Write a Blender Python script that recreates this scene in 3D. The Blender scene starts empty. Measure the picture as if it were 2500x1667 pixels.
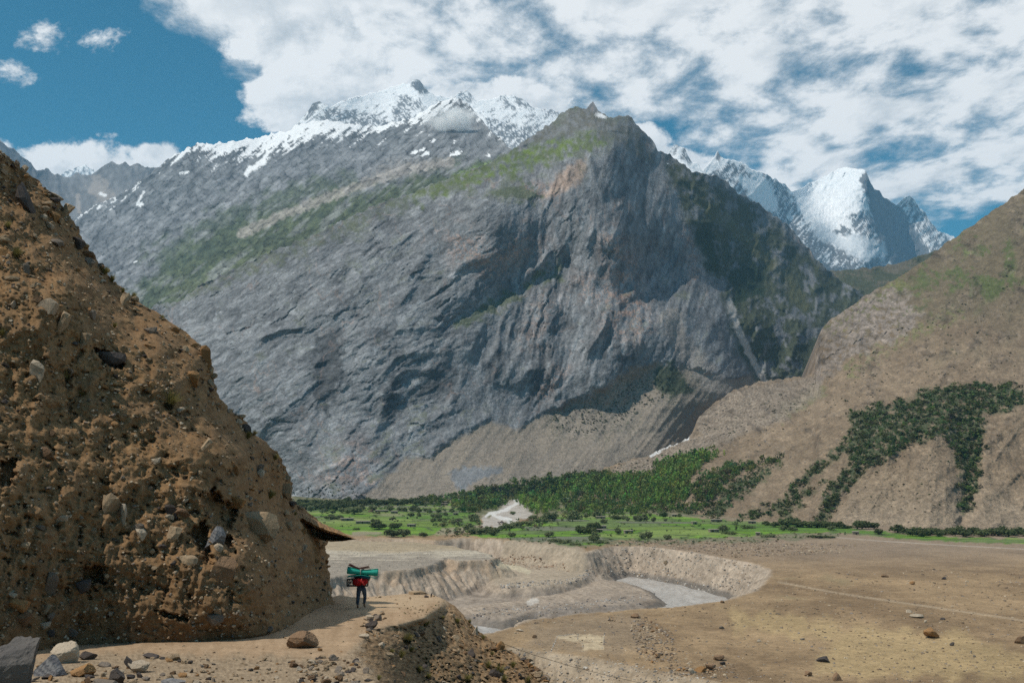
import bpy, bmesh, math, random
import numpy as np
from mathutils import Vector, Matrix, Euler
from math import radians as R

random.seed(7)
rng = np.random.default_rng(11)
sc = bpy.context.scene
col = sc.collection

# ------------------------------------------------------------------ camera
CAMZ, FPX, PITCH = 60.0, 2430.6, R(6.97)
cam_d = bpy.data.cameras.new("camera")
cam_d.lens, cam_d.sensor_width = 35.0, 36.0
cam_d.clip_start, cam_d.clip_end = 0.5, 60000
cam = bpy.data.objects.new("camera", cam_d)
cam.location = (0, 0, CAMZ)
cam.rotation_euler = (R(90) + PITCH, 0, 0)
col.objects.link(cam)
sc.camera = cam

# ------------------------------------------------------------------ sun
SUN_EL, SUN_AZ = R(57), R(-107)          # azimuth clockwise from +Y (view direction); negative = to the left
sun_d = bpy.data.lights.new("sun", 'SUN')
sun_d.energy, sun_d.angle = 3.9, R(0.6)
sun_d.color = (1.0, 0.93, 0.82)
sun = bpy.data.objects.new("sun", sun_d)
sdir = Vector((math.sin(SUN_AZ) * math.cos(SUN_EL), math.cos(SUN_AZ) * math.cos(SUN_EL), math.sin(SUN_EL)))
sun.rotation_euler = (-sdir).to_track_quat('-Z', 'Y').to_euler()
sun.location = (0, 0, 500)
col.objects.link(sun)

# ------------------------------------------------------------------ view
vs = sc.view_settings
sc.display_settings.display_device = 'sRGB'
vs.view_transform, vs.look, vs.gamma, vs.exposure = 'Standard', 'None', 1.0, 0.0
vs.use_curve_mapping = False
sc.cycles.use_denoising = False
sc.cycles.volume_bounces = 10
sc.cycles.max_bounces = 12
sc.cycles.diffuse_bounces = 2
sc.cycles.volume_step_rate = 2.0
sc.cycles.volume_max_steps = 128
sc.cycles.transparent_max_bounces = 8

# ------------------------------------------------------------------ world: physical sky + clouds by direction
world = bpy.data.worlds.new("World")
sc.world = world
world.use_nodes = True
wn = world.node_tree
wn.nodes.clear()


class E:
    """a float socket with operators"""
    nt = None

    def __init__(s, v): s.v = v

    def op(s, name, o=None, clamp=False):
        n = E.nt.nodes.new('ShaderNodeMath'); n.operation = name; n.use_clamp = clamp
        for i, q in enumerate((s, o)):
            if q is None: continue
            q = q.v if isinstance(q, E) else q
            if isinstance(q, (int, float)): n.inputs[i].default_value = q
            else: E.nt.links.new(q, n.inputs[i])
        return E(n.outputs[0])

    def __add__(s, o): return s.op('ADD', o)
    def __radd__(s, o): return s.op('ADD', o)
    def __sub__(s, o): return s.op('SUBTRACT', o)
    def __rsub__(s, o): return E(o).op('SUBTRACT', s)
    def __mul__(s, o): return s.op('MULTIPLY', o)
    def __rmul__(s, o): return s.op('MULTIPLY', o)
    def __truediv__(s, o): return s.op('DIVIDE', o)
    def max(s, o): return s.op('MAXIMUM', o)
    def min(s, o): return s.op('MINIMUM', o)
    def clamp(s): return s.op('ADD', 0.0, True)

    def smooth(s, a, b):
        n = E.nt.nodes.new('ShaderNodeMapRange'); n.interpolation_type = 'SMOOTHSTEP'
        E.nt.links.new(s.v, n.inputs[0]); n.inputs[1].default_value = a; n.inputs[2].default_value = b
        return E(n.outputs[0])


E.nt = wn
N, Lk = wn.nodes.new, wn.links.new
tc = N('ShaderNodeTexCoord')
sep = N('ShaderNodeSeparateXYZ'); Lk(tc.outputs['Generated'], sep.inputs[0])
dx, dy, dz = E(sep.outputs[0]), E(sep.outputs[1]), E(sep.outputs[2])


def wnoise(vx, vy, vz, scale, detail=8, rough=0.55, dist=0.0, lac=2.1):
    c = N('ShaderNodeCombineXYZ')
    for i, q in enumerate((vx, vy, vz)):
        if isinstance(q, E): Lk(q.v, c.inputs[i])
        else: c.inputs[i].default_value = q
    n = N('ShaderNodeTexNoise')
    Lk(c.outputs[0], n.inputs['Vector'])
    n.inputs['Scale'].default_value = scale; n.inputs['Detail'].default_value = detail
    n.inputs['Roughness'].default_value = rough; n.inputs['Distortion'].default_value = dist
    n.inputs['Lacunarity'].default_value = lac
    return E(n.outputs['Fac'])


fy = dy.max(0.05)
az, el = dx / fy, dz / fy                       # tangent of azimuth and elevation as seen to the north
front = dy.smooth(0.1, 0.4)
hz = dz + 0.10
px_, py_ = dx / hz, dy / hz                     # a flat deck of cloud seen from below
deck = wnoise(px_, py_ * 0.8, 3.3, 1.3, 3, 0.5, 0.3)                      # large gaps and banks
cell = wnoise(px_, py_ * 0.72, 1.3, 6.2, 9, 0.58, 0.15)                    # the small puffs of the deck
cell2 = wnoise(px_ - 0.045, py_ * 0.72 + 0.01, 1.3, 6.2, 5, 0.55, 0.15)
puff = wnoise(dx, dy, dz * 1.3, 9.0, 11, 0.62, 0.2)
puffl = wnoise(dx - 0.012, dy, dz * 1.3 + 0.016, 9.0, 6, 0.58, 0.2)


def blob(a0, e0, ra, re, soft=0.9):
    u, w = (az - a0) / ra, (el - e0) / re
    d = (u * u + w * w).op('SQRT')
    return 1.0 - d.smooth(0.05, 1.0 + soft * 0.55)


# altocumulus deck, thinning towards the right horizon, open to the upper left
edge = az + (el - 0.333) * 1.15 + 0.235
open_left = edge.smooth(-0.03, 0.10)
low = el.smooth(0.20, 0.34)
gap1 = blob(0.135, 0.325, 0.10, 0.055)
gap2 = blob(0.02, 0.345, 0.05, 0.02)
gap3 = blob(0.42, 0.235, 0.16, 0.05)
cov = open_left * (low * 0.20 + 0.80) - gap1 * 0.42 - gap3 * 0.30 - gap2 * 0.20
cov = cov * front + (1.0 - front) * 0.52
dk = deck * 0.85 + cell * 1.25 + cov * 0.62 - 1.44
dmask = dk.smooth(-0.10, 0.26) * cov.smooth(0.02, 0.30)
# cumulus: tall bank on the left peak and puffs low over the ridges
blobs = None
for b in ((-0.165, 0.372, 0.125, 0.075, 1), (-0.05, 0.362, 0.14, 0.055, 1), (-0.23, 0.435, 0.14, 0.06, 1), (-0.14, 0.33, 0.09, 0.05, 1), (-0.235, 0.385, 0.08, 0.06, 1),
          (0.03, 0.345, 0.05, 0.028, 1), (0.12, 0.325, 0.06, 0.036, 1), (0.16, 0.305, 0.08, 0.03, 1), (0.30, 0.262, 0.16, 0.030, .9), (0.22, 0.285, 0.06, 0.03, .95),
          (-0.470, 0.280, 0.105, 0.085, 1.22), (-0.425, 0.275, 0.075, 0.06, 1.15), (-0.372, 0.318, 0.050, 0.020, .74), (-0.410, 0.322, 0.045, 0.014, .66), (-0.53, 0.325, 0.04, 0.03, .85),
          (-0.52, 0.400, 0.09, 0.040, .58), (-0.425, 0.338, 0.035, 0.012, .66), (-0.47, 0.445, 0.11, 0.040, .56), (-0.335, 0.425, 0.07, 0.03, .56), (0.44, 0.228, 0.07, 0.035, .85),
          (0.51, 0.275, 0.05, 0.02, .7), (0.37, 0.245, 0.06, 0.03, .8)):
    q = blob(*b[:4]) * b[4]
    blobs = q if blobs is None else blobs.max(q)
pd = puff * 2.7 + blobs * 1.30 - 2.06
pmask = pd.smooth(-0.02, 0.24) * front
mask = dmask.max(pmask).clamp()
lit = ((puff - puffl) * 5.5 + 0.78 - pd.smooth(0.35, 1.0) * 0.42).clamp()
dlit = ((cell - cell2) * 3.5 + 0.50 + dk.smooth(0.0, 0.25) * 0.36 - dk.smooth(0.28, 0.6) * 0.50).clamp()
pw = pd.smooth(0.0, 0.25) * front
bright = lit * pw + dlit * (1.0 - pw)
ramp = N('ShaderNodeMix'); ramp.data_type = 'RGBA'
ramp.inputs[6].default_value = (0.50, 0.545, 0.58, 1); ramp.inputs[7].default_value = (0.93, 0.93, 0.92, 1)
Lk(bright.v, ramp.inputs[0])
skyt = N('ShaderNodeTexSky'); skyt.sky_type = 'NISHITA'; skyt.sun_disc = False
skyt.sun_elevation, skyt.sun_rotation = SUN_EL, SUN_AZ
skyt.altitude, skyt.air_density, skyt.dust_density, skyt.ozone_density = 2500, 1.0, 0.6, 1.5
tint = N('ShaderNodeMix'); tint.data_type = 'RGBA'; tint.blend_type = 'MULTIPLY'; tint.inputs[0].default_value = 1
Lk(skyt.outputs[0], tint.inputs[6]); tint.inputs[7].default_value = (0.07, 0.66, 0.68, 1)
bg1 = N('ShaderNodeBackground'); bg1.inputs[1].default_value = 0.105; Lk(tint.outputs[2], bg1.inputs[0])
bg2 = N('ShaderNodeBackground'); bg2.inputs[1].default_value = 1.04; Lk(ramp.outputs[2], bg2.inputs[0])
mx = N('ShaderNodeMixShader'); Lk((mask * dz.smooth(-0.02, 0.05)).v, mx.inputs[0]); Lk(bg1.outputs[0], mx.inputs[1]); Lk(bg2.outputs[0], mx.inputs[2])
wo = N('ShaderNodeOutputWorld'); Lk(mx.outputs[0], wo.inputs[0])

# ------------------------------------------------------------------ helpers: numbers
CP, SP = math.cos(PITCH), math.sin(PITCH)
HZ = 833.5 + FPX * math.tan(PITCH)      # picture row of the horizon


def proj(px, py, D):
    """photo pixel and forward distance -> world point(s)"""
    a = (np.asarray(px, float) - 1250) / FPX
    b = (833.5 - np.asarray(py, float)) / FPX
    Y = CP - b * SP
    t = D / Y
    return np.stack([a * t, Y * t, CAMZ + (SP + b * CP) * t], -1)


def unproj(P):
    x, y, z = P[..., 0], P[..., 1], P[..., 2] - CAMZ
    f = y * CP + z * SP
    u = -y * SP + z * CP
    return 1250 + FPX * x / f, 833.5 - FPX * u / f


def at(px, py, z):
    """point of the level z seen at a photo pixel"""
    a = (px - 1250) / FPX; b = (833.5 - py) / FPX
    Y = CP - b * SP; Z = SP + b * CP
    t = (z - CAMZ) / Z
    return (a * t, Y * t, z)


_rs = np.random.RandomState(5)
_perm = np.tile(_rs.permutation(512), 2)
_ang = _rs.rand(512) * 2 * np.pi
_gx, _gy = np.cos(_ang), np.sin(_ang)
_val = _rs.rand(512)


def perlin(x, y, seed=0):
    x = np.asarray(x, float); y = np.asarray(y, float)
    xi = np.floor(x).astype(np.int64); yi = np.floor(y).astype(np.int64)
    xf, yf = x - xi, y - yi
    u = xf * xf * xf * (xf * (xf * 6 - 15) + 10); v = yf * yf * yf * (yf * (yf * 6 - 15) + 10)
    xi = xi + seed * 37

    def g(ix, iy, fx, fy):
        h = _perm[(_perm[ix & 511] + iy) & 511]
        return _gx[h] * fx + _gy[h] * fy
    a = g(xi, yi, xf, yf); b = g(xi + 1, yi, xf - 1, yf)
    c = g(xi, yi + 1, xf, yf - 1); d = g(xi + 1, yi + 1, xf - 1, yf - 1)
    return (a + (b - a) * u + ((c + (d - c) * u) - (a + (b - a) * u)) * v) * 1.5


def fbm(x, y, o=5, seed=0, gain=0.5):
    s, a, f = 0, 1.0, 1.0
    for k in range(o):
        s = s + a * perlin(x * f, y * f, seed + k * 3); a *= gain; f *= 2.03
    return s


def ridged(x, y, o=5, seed=0, gain=0.5):
    s, a, f, w = 0, 1.0, 1.0, 1.0
    for k in range(o):
        n = 1 - np.abs(perlin(x * f, y * f, seed + k * 3)) * 1.6
        n = n * n * w
        w = np.clip(n * 1.6, 0, 1)
        s = s + a * n; a *= gain; f *= 2.07
    return s


def cells(x, y, seed=0):
    """distance to nearest cell point, and that cell's random number"""
    x = np.asarray(x, float); y = np.asarray(y, float)
    xi = np.floor(x).astype(np.int64); yi = np.floor(y).astype(np.int64)
    best = np.full(np.shape(x), 9.0); rid = np.zeros(np.shape(x))
    for i in (-1, 0, 1):
        for j in (-1, 0, 1):
            h = _perm[(_perm[(xi + i + seed * 37) & 511] + yi + j) & 511]
            cx = xi + i + _val[h]; cy = yi + j + _val[(h * 7 + 3) & 511]
            d = (cx - x) ** 2 + (cy - y) ** 2
            m = d < best
            best = np.where(m, d, best); rid = np.where(m, _val[(h * 13 + 5) & 511], rid)
    return np.sqrt(best), rid


def facets(x, y, seed=0, tilt=1.0):
    """broken planes: every cell its own level and tilt"""
    x = np.asarray(x, float); y = np.asarray(y, float)
    xi = np.floor(x).astype(np.int64); yi = np.floor(y).astype(np.int64)
    best = np.full(np.shape(x), 9.0); out = np.zeros(np.shape(x)); sec = np.full(np.shape(x), 9.0)
    for i in (-1, 0, 1):
        for j in (-1, 0, 1):
            h = _perm[(_perm[(xi + i + seed * 37) & 511] + yi + j) & 511]
            ex = x - (xi + i + _val[h]); ey = y - (yi + j + _val[(h * 7 + 3) & 511])
            d = ex * ex + ey * ey; m = d < best
            sec = np.where(m, best, np.minimum(sec, d)); best = np.where(m, d, best)
            out = np.where(m, _val[(h * 13 + 5) & 511] + tilt * (ex * _gx[h] + ey * _gy[h]), out)
    crack = 1 - np.clip((np.sqrt(sec) - np.sqrt(best)) * 5, 0, 1)
    return out - .35 * crack, crack


def smooth(x, a, b):
    t = np.clip((x - a) / (b - a), 0, 1)
    return t * t * (3 - 2 * t)


def poly_sd(x, y, poly):
    """signed distance to a polygon, negative inside"""
    x = np.asarray(x, float); y = np.asarray(y, float)
    d = np.full(x.shape, 1e18); ins = np.zeros(x.shape, bool)
    n = len(poly)
    for i in range(n):
        x0, y0 = poly[i]; x1, y1 = poly[(i + 1) % n]
        ex, ey = x1 - x0, y1 - y0
        t = np.clip(((x - x0) * ex + (y - y0) * ey) / (ex * ex + ey * ey + 1e-9), 0, 1)
        d = np.minimum(d, (x - x0 - t * ex) ** 2 + (y - y0 - t * ey) ** 2)
        if y0 != y1:
            c = ((y0 > y) != (y1 > y)) & (x < (x1 - x0) * (y - y0) / (y1 - y0) + x0)
            ins ^= c
    return np.where(ins, -1, 1) * np.sqrt(d)


def line_d(x, y, pts):
    d = np.full(np.shape(x), 1e18)
    for (x0, y0), (x1, y1) in zip(pts[:-1], pts[1:]):
        ex, ey = x1 - x0, y1 - y0
        t = np.clip(((x - x0) * ex + (y - y0) * ey) / (ex * ex + ey * ey), 0, 1)
        d = np.minimum(d, (x - x0 - t * ex) ** 2 + (y - y0 - t * ey) ** 2)
    return np.sqrt(d)


def rbf(ctrl, X, Y):
    c = np.array(ctrl, float); P = c[:, :2] / 500; v = np.log(c[:, 2])
    n = len(c)

    def k(r2): return np.sqrt(r2 + 0.02)
    A = np.zeros((n + 3, n + 3))
    A[:n, :n] = k(((P[:, None] - P[None]) ** 2).sum(-1))
    A[:n, n] = 1; A[:n, n + 1:] = P; A[n, :n] = 1; A[n + 1:, :n] = P.T
    w = np.linalg.solve(A, np.concatenate([v, [0, 0, 0]]))
    x, y = X / 500, Y / 500
    out = w[n] + w[n + 1] * x + w[n + 2] * y
    for i in range(n):
        out = out + w[i] * k((x - P[i, 0]) ** 2 + (y - P[i, 1]) ** 2)
    return np.exp(out)


def C(*v): return np.array(v, float)


def lerp(a, b, t):
    return a + (b - a) * t[..., None]


def grid_normals(P):
    du = np.gradient(P, axis=1); dv = np.gradient(P, axis=0)
    n = np.cross(du, dv); n /= np.linalg.norm(n, axis=-1, keepdims=True) + 1e-12
    s = np.sign((n * (P - np.array([0, 0, CAMZ]))).sum(-1, keepdims=True))
    return n * -np.where(s == 0, 1, s)      # towards the camera


# ------------------------------------------------------------------ helpers: objects
def tag(o, label=None, cat=None, group=None, kind=None):
    if label: o['label'] = label
    if cat: o['category'] = cat
    if group: o['group'] = group
    if kind: o['kind'] = kind
    return o


def link(name, data, mat=None, parent=None, loc=None):
    o = bpy.data.objects.new(name, data)
    col.objects.link(o)
    if mat is not None: o.data.materials.append(mat)
    if parent is not None: o.parent = parent
    if loc is not None: o.location = loc
    return o


def np_mesh(name, V, F, colr=None, smoothshade=True):
    """V (n,3); F (m,3 or 4) -> mesh, with an optional per-vertex colour attribute 'col'"""
    me = bpy.data.meshes.new(name)
    F = np.asarray(F, np.int32); V = np.asarray(V, np.float32)
    k = F.shape[1]
    me.vertices.add(len(V)); me.vertices.foreach_set('co', V.ravel())
    me.loops.add(F.size); me.loops.foreach_set('vertex_index', F.ravel())
    me.polygons.add(len(F)); me.polygons.foreach_set('loop_start', np.arange(0, F.size, k, dtype=np.int32))
    me.polygons.foreach_set('use_smooth', np.full(len(F), smoothshade))
    if colr is not None:
        a = me.color_attributes.new('col', 'FLOAT_COLOR', 'POINT')
        c = np.ones((len(V), 4), np.float32); c[:, :3] = np.clip(colr.reshape(-1, 3), 0.005, 0.95)
        a.data.foreach_set('color', c.ravel())
    me.update(calc_edges=True)
    return me


def grid_faces(h, w):
    i = np.arange(h * w).reshape(h, w)
    return np.stack([i[:-1, :-1], i[1:, :-1], i[1:, 1:], i[:-1, 1:]], -1).reshape(-1, 4)


def ground_mat(name, bump=((1.0, 0.3),), var=((0.5, 0.25),), rough=0.95, coords='Object'):
    """vertex colour x node noise; several bump octaves given as (metres, strength)"""
    m = bpy.data.materials.new(name); m.use_nodes = True
    nt = m.node_tree; nt.nodes.clear()
    n, l = nt.nodes.new, nt.links.new
    tcn = n('ShaderNodeTexCoord')
    at_ = n('ShaderNodeAttribute'); at_.attribute_name = 'col'
    c = at_.outputs['Color']
    for size, amt in var:
        t = n('ShaderNodeTexNoise'); t.inputs['Scale'].default_value = 1 / size; t.inputs['Detail'].default_value = 6
        t.inputs['Roughness'].default_value = 0.65
        l(tcn.outputs[coords], t.inputs['Vector'])
        r = n('ShaderNodeMapRange'); r.inputs[1].default_value = 0.3; r.inputs[2].default_value = 0.7
        r.inputs[3].default_value = 1 - amt; r.inputs[4].default_value = 1 + amt
        l(t.outputs['Fac'], r.inputs[0])
        x = n('ShaderNodeVectorMath'); x.operation = 'SCALE'; l(c, x.inputs[0]); l(r.outputs[0], x.inputs['Scale'])
        c = x.outputs[0]
    nor = None
    for size, st in bump:
        t = n('ShaderNodeTexNoise'); t.inputs['Scale'].default_value = 1 / size; t.inputs['Detail'].default_value = 5
        t.inputs['Roughness'].default_value = 0.7
        l(tcn.outputs[coords], t.inputs['Vector'])
        b = n('ShaderNodeBump'); b.inputs['Strength'].default_value = st; b.inputs['Distance'].default_value = size * 0.5
        l(t.outputs['Fac'], b.inputs['Height'])
        if nor is not None: l(nor, b.inputs['Normal'])
        nor = b.outputs[0]
    p = n('ShaderNodeBsdfPrincipled'); p.inputs['Roughness'].default_value = rough
    p.inputs['Specular IOR Level'].default_value = 0.15
    l(c, p.inputs['Base Color'])
    if nor is not None: l(nor, p.inputs['Normal'])
    o = n('ShaderNodeOutputMaterial'); l(p.outputs[0], o.inputs[0])
    return m


def patch(name, top, bottom, ctrl, px0, px1, step, ystep, relief, colour, mat, jag=(6, 3), back=None, side=None, rowpow=1.0):
    """a slope surveyed from the picture: distance at control points, relief in pixel units, closed behind its crest"""
    xs = np.arange(px0, px1 + step, step, dtype=float)
    ty = np.interp(xs, [p[0] for p in top], [p[1] for p in top])
    by = np.interp(xs, [p[0] for p in bottom], [p[1] for p in bottom])
    if jag:
        ty = ty + jag[0] * (0.9 - ridged(xs / 38, xs * 0 + 3.1, 3, 9)) + jag[1] * fbm(xs / 7, xs * 0 + .7, 3, 4)
    rows = int(np.max(by - ty) / ystep) + 2
    v = np.linspace(0, 1, rows)[:, None] ** rowpow
    PX = np.broadcast_to(xs, (rows, len(xs))).copy()
    PY = ty + v * (by - ty)
    D = rbf(ctrl, PX, PY)
    D = D - relief(PX, PY) * D / FPX
    P = proj(PX, PY, D)
    Nn = grid_normals(P)
    Cc = colour(PX, PY, P, Nn)
    if back:
        nb = 6
        k = (np.arange(nb, 0, -1) / nb)[:, None, None] ** 1.5
        B = P[:1] + k * np.array([0, back[0], -back[1]]) + k * np.stack([P[0, :, 0] * 0, P[0, :, 0] * 0, 0.15 * back[1] * fbm(xs / 50, xs * 0, 3)], -1)[None]
        B[..., 2] = np.maximum(B[..., 2], np.minimum(-20.0, P[:1, :, 2]) + 0 * B[..., 2])
        P = np.concatenate([B, P]); Cc = np.concatenate([np.repeat(Cc[:1], nb, 0), Cc])
    h, w = P.shape[:2]
    me = np_mesh(name, P.reshape(-1, 3), grid_faces(h, w), Cc)
    o = link(name, me, mat)
    o['kind'] = 'structure'
    return o, (PX, PY, D)


def rib(PX, PY, pts, w, amp):
    return amp * np.exp(-(line_d(PX, PY, pts) / w) ** 2)


def rock_relief(PX, PY, ang, seed=0, s=1.0):
    """slabby rock: ridged relief stretched along a dip direction (degrees, counter-clockwise on the picture)"""
    a = R(ang)
    wx = PX + 16 * s * fbm(PX / (120 * s), PY / (120 * s), 2, seed + 1)
    wy = PY + 16 * s * fbm(PX / (120 * s) + 7, PY / (120 * s), 2, seed + 2)
    u = wx * math.cos(a) - wy * math.sin(a)
    t = wx * math.sin(a) + wy * math.cos(a)
    r = 15 * s * ridged(u / (260 * s), t / (120 * s), 3, seed + 3, .45)
    k = np.clip(.75 + .7 * fbm(PX / (140 * s), PY / (140 * s), 2, seed + 9), .3, 1.4)
    uu = u + 8 * s * fbm(u / (30 * s), t / (30 * s), 3, seed + 10); tt = t + 5 * s * fbm(u / (25 * s) + 5, t / (18 * s), 3, seed + 11)
    r = r + k * 5.0 * s * facets(uu / (95 * s), tt / (26 * s), seed + 5, .8)[0]
    r = r + k * 2.5 * s * facets(uu / (40 * s), tt / (11 * s), seed + 6, .9)[0]
    r = r + k * 1.1 * s * facets(uu / (17 * s), tt / (6.5 * s), seed + 7, 1.0)[0]
    r = r + 3.5 * s * fbm(u / (44 * s), t / (30 * s), 3, seed + 12, .5)
    return r

# ================================================================== LARGE STRUCTURE
M_rock = ground_mat("mountain_rock", bump=((14, .6), (5, .6)), var=((40, .12), (6, .20), (2.2, .2)))
M_far = ground_mat("far_rock_and_snow", bump=((60, .5), (20, .5)), var=((30, .09), (12, .10)))
M_hill = ground_mat("hill_soil", bump=((12, .5), (3, .6), (1.0, .3)), var=((25, .14), (5, .22), (1.8, .24)))
M_valley = ground_mat("valley_soil", bump=((3.0, .3), (.8, .5), (.25, .3)), var=((20, .14), (3, .20), (.8, .22)))
M_cliff = ground_mat("moraine_soil", bump=((.35, .35), (.10, .45), (.03, .4)), var=((1.2, .15), (.25, .18), (.06, .22)))
M_path = ground_mat("path_dust", bump=((.5, .2), (.12, .35), (.035, .3)), var=((1.5, .08), (.3, .12), (.06, .16)))

ROCK = C(.235, .24, .25); ROCKD = C(.125, .13, .138); PINK = C(.40, .26, .20); GRASS = C(.115, .16, .045)
SCREE = C(.30, .265, .235); TAN = C(.33, .255, .18); SNOW = C(.86, .87, .89); DKGRASS = C(.055, .075, .035)


def in_poly(PX, PY, poly, soft=8, wob=10, seed=0, sc_=40):
    d = poly_sd(PX, PY, poly) + wob * fbm(PX / sc_, PY / sc_, 4, seed)
    return 1 - smooth(d, -soft, soft)


def along(PX, PY, pts, w, wob=3, seed=0):
    d = line_d(PX, PY, pts) + wob * fbm(PX / 15, PY / 15, 3, seed)
    return 1 - smooth(d, w * .5, w)


# ---- main rock mountain and the dark ridge that runs off it to the right
A_top = [(60, 1040), (300, 800), (380, 742), (430, 738), (500, 690), (640, 622), (760, 575), (900, 508), (1050, 452), (1180, 402), (1250, 365), (1320, 318),
         (1365, 280), (1390, 262), (1412, 258), (1428, 268), (1438, 256), (1448, 251), (1462, 268), (1480, 284), (1500, 287), (1518, 282), (1536, 281),
         (1552, 304), (1575, 318), (1592, 338), (1606, 368), (1640, 378), (1668, 398), (1690, 418), (1720, 424), (1752, 430), (1772, 440),
         (1800, 470), (1840, 490), (1880, 520), (1920, 545), (1962, 592), (1985, 620), (2012, 650), (2060, 690), (2140, 730), (2240, 750)]
A_bot = [(60, 1260), (300, 1250), (1350, 1250), (1500, 1190), (1700, 1110), (1830, 1010), (1900, 960), (2000, 960), (2240, 900)]
A_ctrl = [(100, 1000, 1800), (120, 1240, 1560), (380, 742, 1750), (500, 700, 1700), (700, 600, 1660), (900, 520, 1690), (1180, 410, 1800), (1300, 340, 1980), (1410, 262, 2120), (1540, 285, 2150),
          (420, 1000, 1500), (560, 1215, 1420), (700, 1225, 1330), (760, 1235, 1280), (900, 1235, 1230), (1050, 1220, 1230), (1200, 1195, 1250), (1350, 1170, 1300),
          (1480, 1145, 1350), (1000, 1120, 1320), (1150, 1062, 1365), (1300, 1030, 1430), (1450, 985, 1468), (1560, 950, 1505), (700, 1000, 1390), (850, 1000, 1380),
          (760, 800, 1480), (950, 780, 1460), (1100, 800, 1470), (1180, 470, 1640), (1050, 600, 1570), (1250, 700, 1560), (1420, 400, 1740), (1380, 620, 1610),
          (1500, 340, 1900), (1520, 600, 1640), (1600, 400, 2080), (1600, 640, 1790), (1560, 800, 1540), (1500, 930, 1478), (1680, 760, 1690), (1760, 880, 1660),
          (1790, 950, 1610), (1680, 1070, 1480), (1620, 1000, 1470), (1750, 1000, 1550), (1680, 560, 1960), (1680, 400, 2260), (1750, 430, 2400), (1850, 500, 2620), (1800, 640, 2200),
          (1900, 700, 2320), (2000, 650, 2700), (2060, 700, 2720), (2140, 740, 2760), (1950, 850, 2060), (1850, 900, 1860), (1880, 800, 2020), (2040, 860, 2180), (2200, 880, 2500), (1830, 760, 2000), (1750, 700, 1960)]
A_talus = [(840, 1260), (990, 1120), (1040, 1118), (1130, 1060), (1200, 1030), (1260, 1045), (1330, 1015), (1400, 985), (1460, 960), (1540, 900), (1610, 890), (1700, 900),
           (1790, 930), (1850, 900), (2000, 940), (1700, 1130), (1350, 1300)]
A_green = [(360, 740), (500, 690), (640, 622), (760, 575), (900, 508), (1050, 452), (1180, 402), (1260, 360), (1320, 345), (1440, 320), (1520, 325), (1480, 350), (1400, 380),
           (1330, 400), (1270, 430), (1200, 440), (1120, 460), (1020, 500), (900, 545), (800, 590), (700, 640), (560, 690), (430, 745)]
A_side = [(1610, 380), (1720, 430), (1840, 500), (2010, 660), (2240, 750), (2240, 960), (1850, 930), (1800, 850), (1775, 740), (1720, 650), (1690, 560), (1650, 470)]


def A_relief(PX, PY):
    wv = smooth(PX + 0.25 * (PY - 700), 1080, 1330)
    r = rock_relief(PX, PY, 34, 0) * (1 - wv) + rock_relief(PX, PY, 74, 40) * wv
    r = r + 10 * ridged(PX / 60, PY / 190, 3, 60) * wv * smooth(1000 - PY, 0, 300)
    tal = in_poly(PX, PY, A_talus, 10, 10, 3)
    low = 8 * fbm(PX / 90, PY / 60, 3, 5) + 2.2 * ridged((PX + PY * .75) / 26, (PY - PX) / 300, 3, 8) + 0.8 * fbm(PX / 5, PY / 5, 3, 9)
    sd = in_poly(PX, PY, A_side, 20, 12, 7)
    sdr = 20 * ridged((PX + PY * .4) / 120, (PY - PX * .6) / 160, 4, 14) + 6 * ridged(PX / 24, PY / 40, 4, 15)
    gr = in_poly(PX, PY, A_green, 8, 8, 11)
    r = r * (1 - tal) + low * tal
    r = r * (1 - sd) + sdr * sd
    r = r * (1 - .75 * gr)
    r += 6 * (1 - tal) * smooth(poly_sd(PX, PY, A_talus), 0, 14) * smooth(900 - PX, -700, -500)
    r0 = r
    r = r * 0
    r += rib(PX, PY, [(1405, 385), (1440, 470), (1480, 560), (1540, 640), (1590, 800), (1620, 900)], 60, 28)
    r += rib(PX, PY, [(1510, 335), (1570, 460), (1650, 600), (1710, 700), (1780, 870)], 50, 34)
    r -= rib(PX, PY, [(1480, 430), (1560, 560), (1620, 700), (1660, 880)], 36, 16)
    r -= rib(PX, PY, [(1325, 430), (1335, 560), (1375, 700), (1385, 860)], 34, 30)
    r += rib(PX, PY, [(1240, 460), (1225, 560), (1170, 650)], 70, 26)
    r -= rib(PX, PY, [(1380, 640), (1290, 690), (1180, 750), (1100, 790)], 26, 22)
    r += rib(PX, PY, [(1350, 660), (1310, 760), (1290, 900)], 60, 24)
    r += rib(PX, PY, [(880, 960), (830, 1080), (860, 1190)], 80, 46)
    r += rib(PX, PY, [(600, 800), (640, 950), (720, 1150)], 90, 22)
    r -= rib(PX, PY, [(800, 830), (790, 930), (740, 1020)], 28, 26)
    r -= rib(PX, PY, [(1330, 850), (1310, 960)], 12, 16)
    r -= rib(PX, PY, [(1600, 960), (1680, 900), (1700, 860)], 30, 8)
    r += rib(PX, PY, [(1660, 860), (1740, 960), (1790, 980)], 26, 12)
    r += rib(PX, PY, [(1410, 262), (1440, 330), (1500, 400)], 40, 18) + rib(PX, PY, [(1545, 285), (1600, 380), (1640, 460)], 26, 22)
    r += rib(PX, PY, [(1700, 430), (1850, 640), (1960, 800)], 40, 26) + rib(PX, PY, [(1780, 440), (1900, 600), (2030, 760)], 30, 24)
    r -= rib(PX, PY, [(1785, 740), (1830, 860), (1865, 930)], 16, 18)
    return r0 + .52 * r


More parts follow.
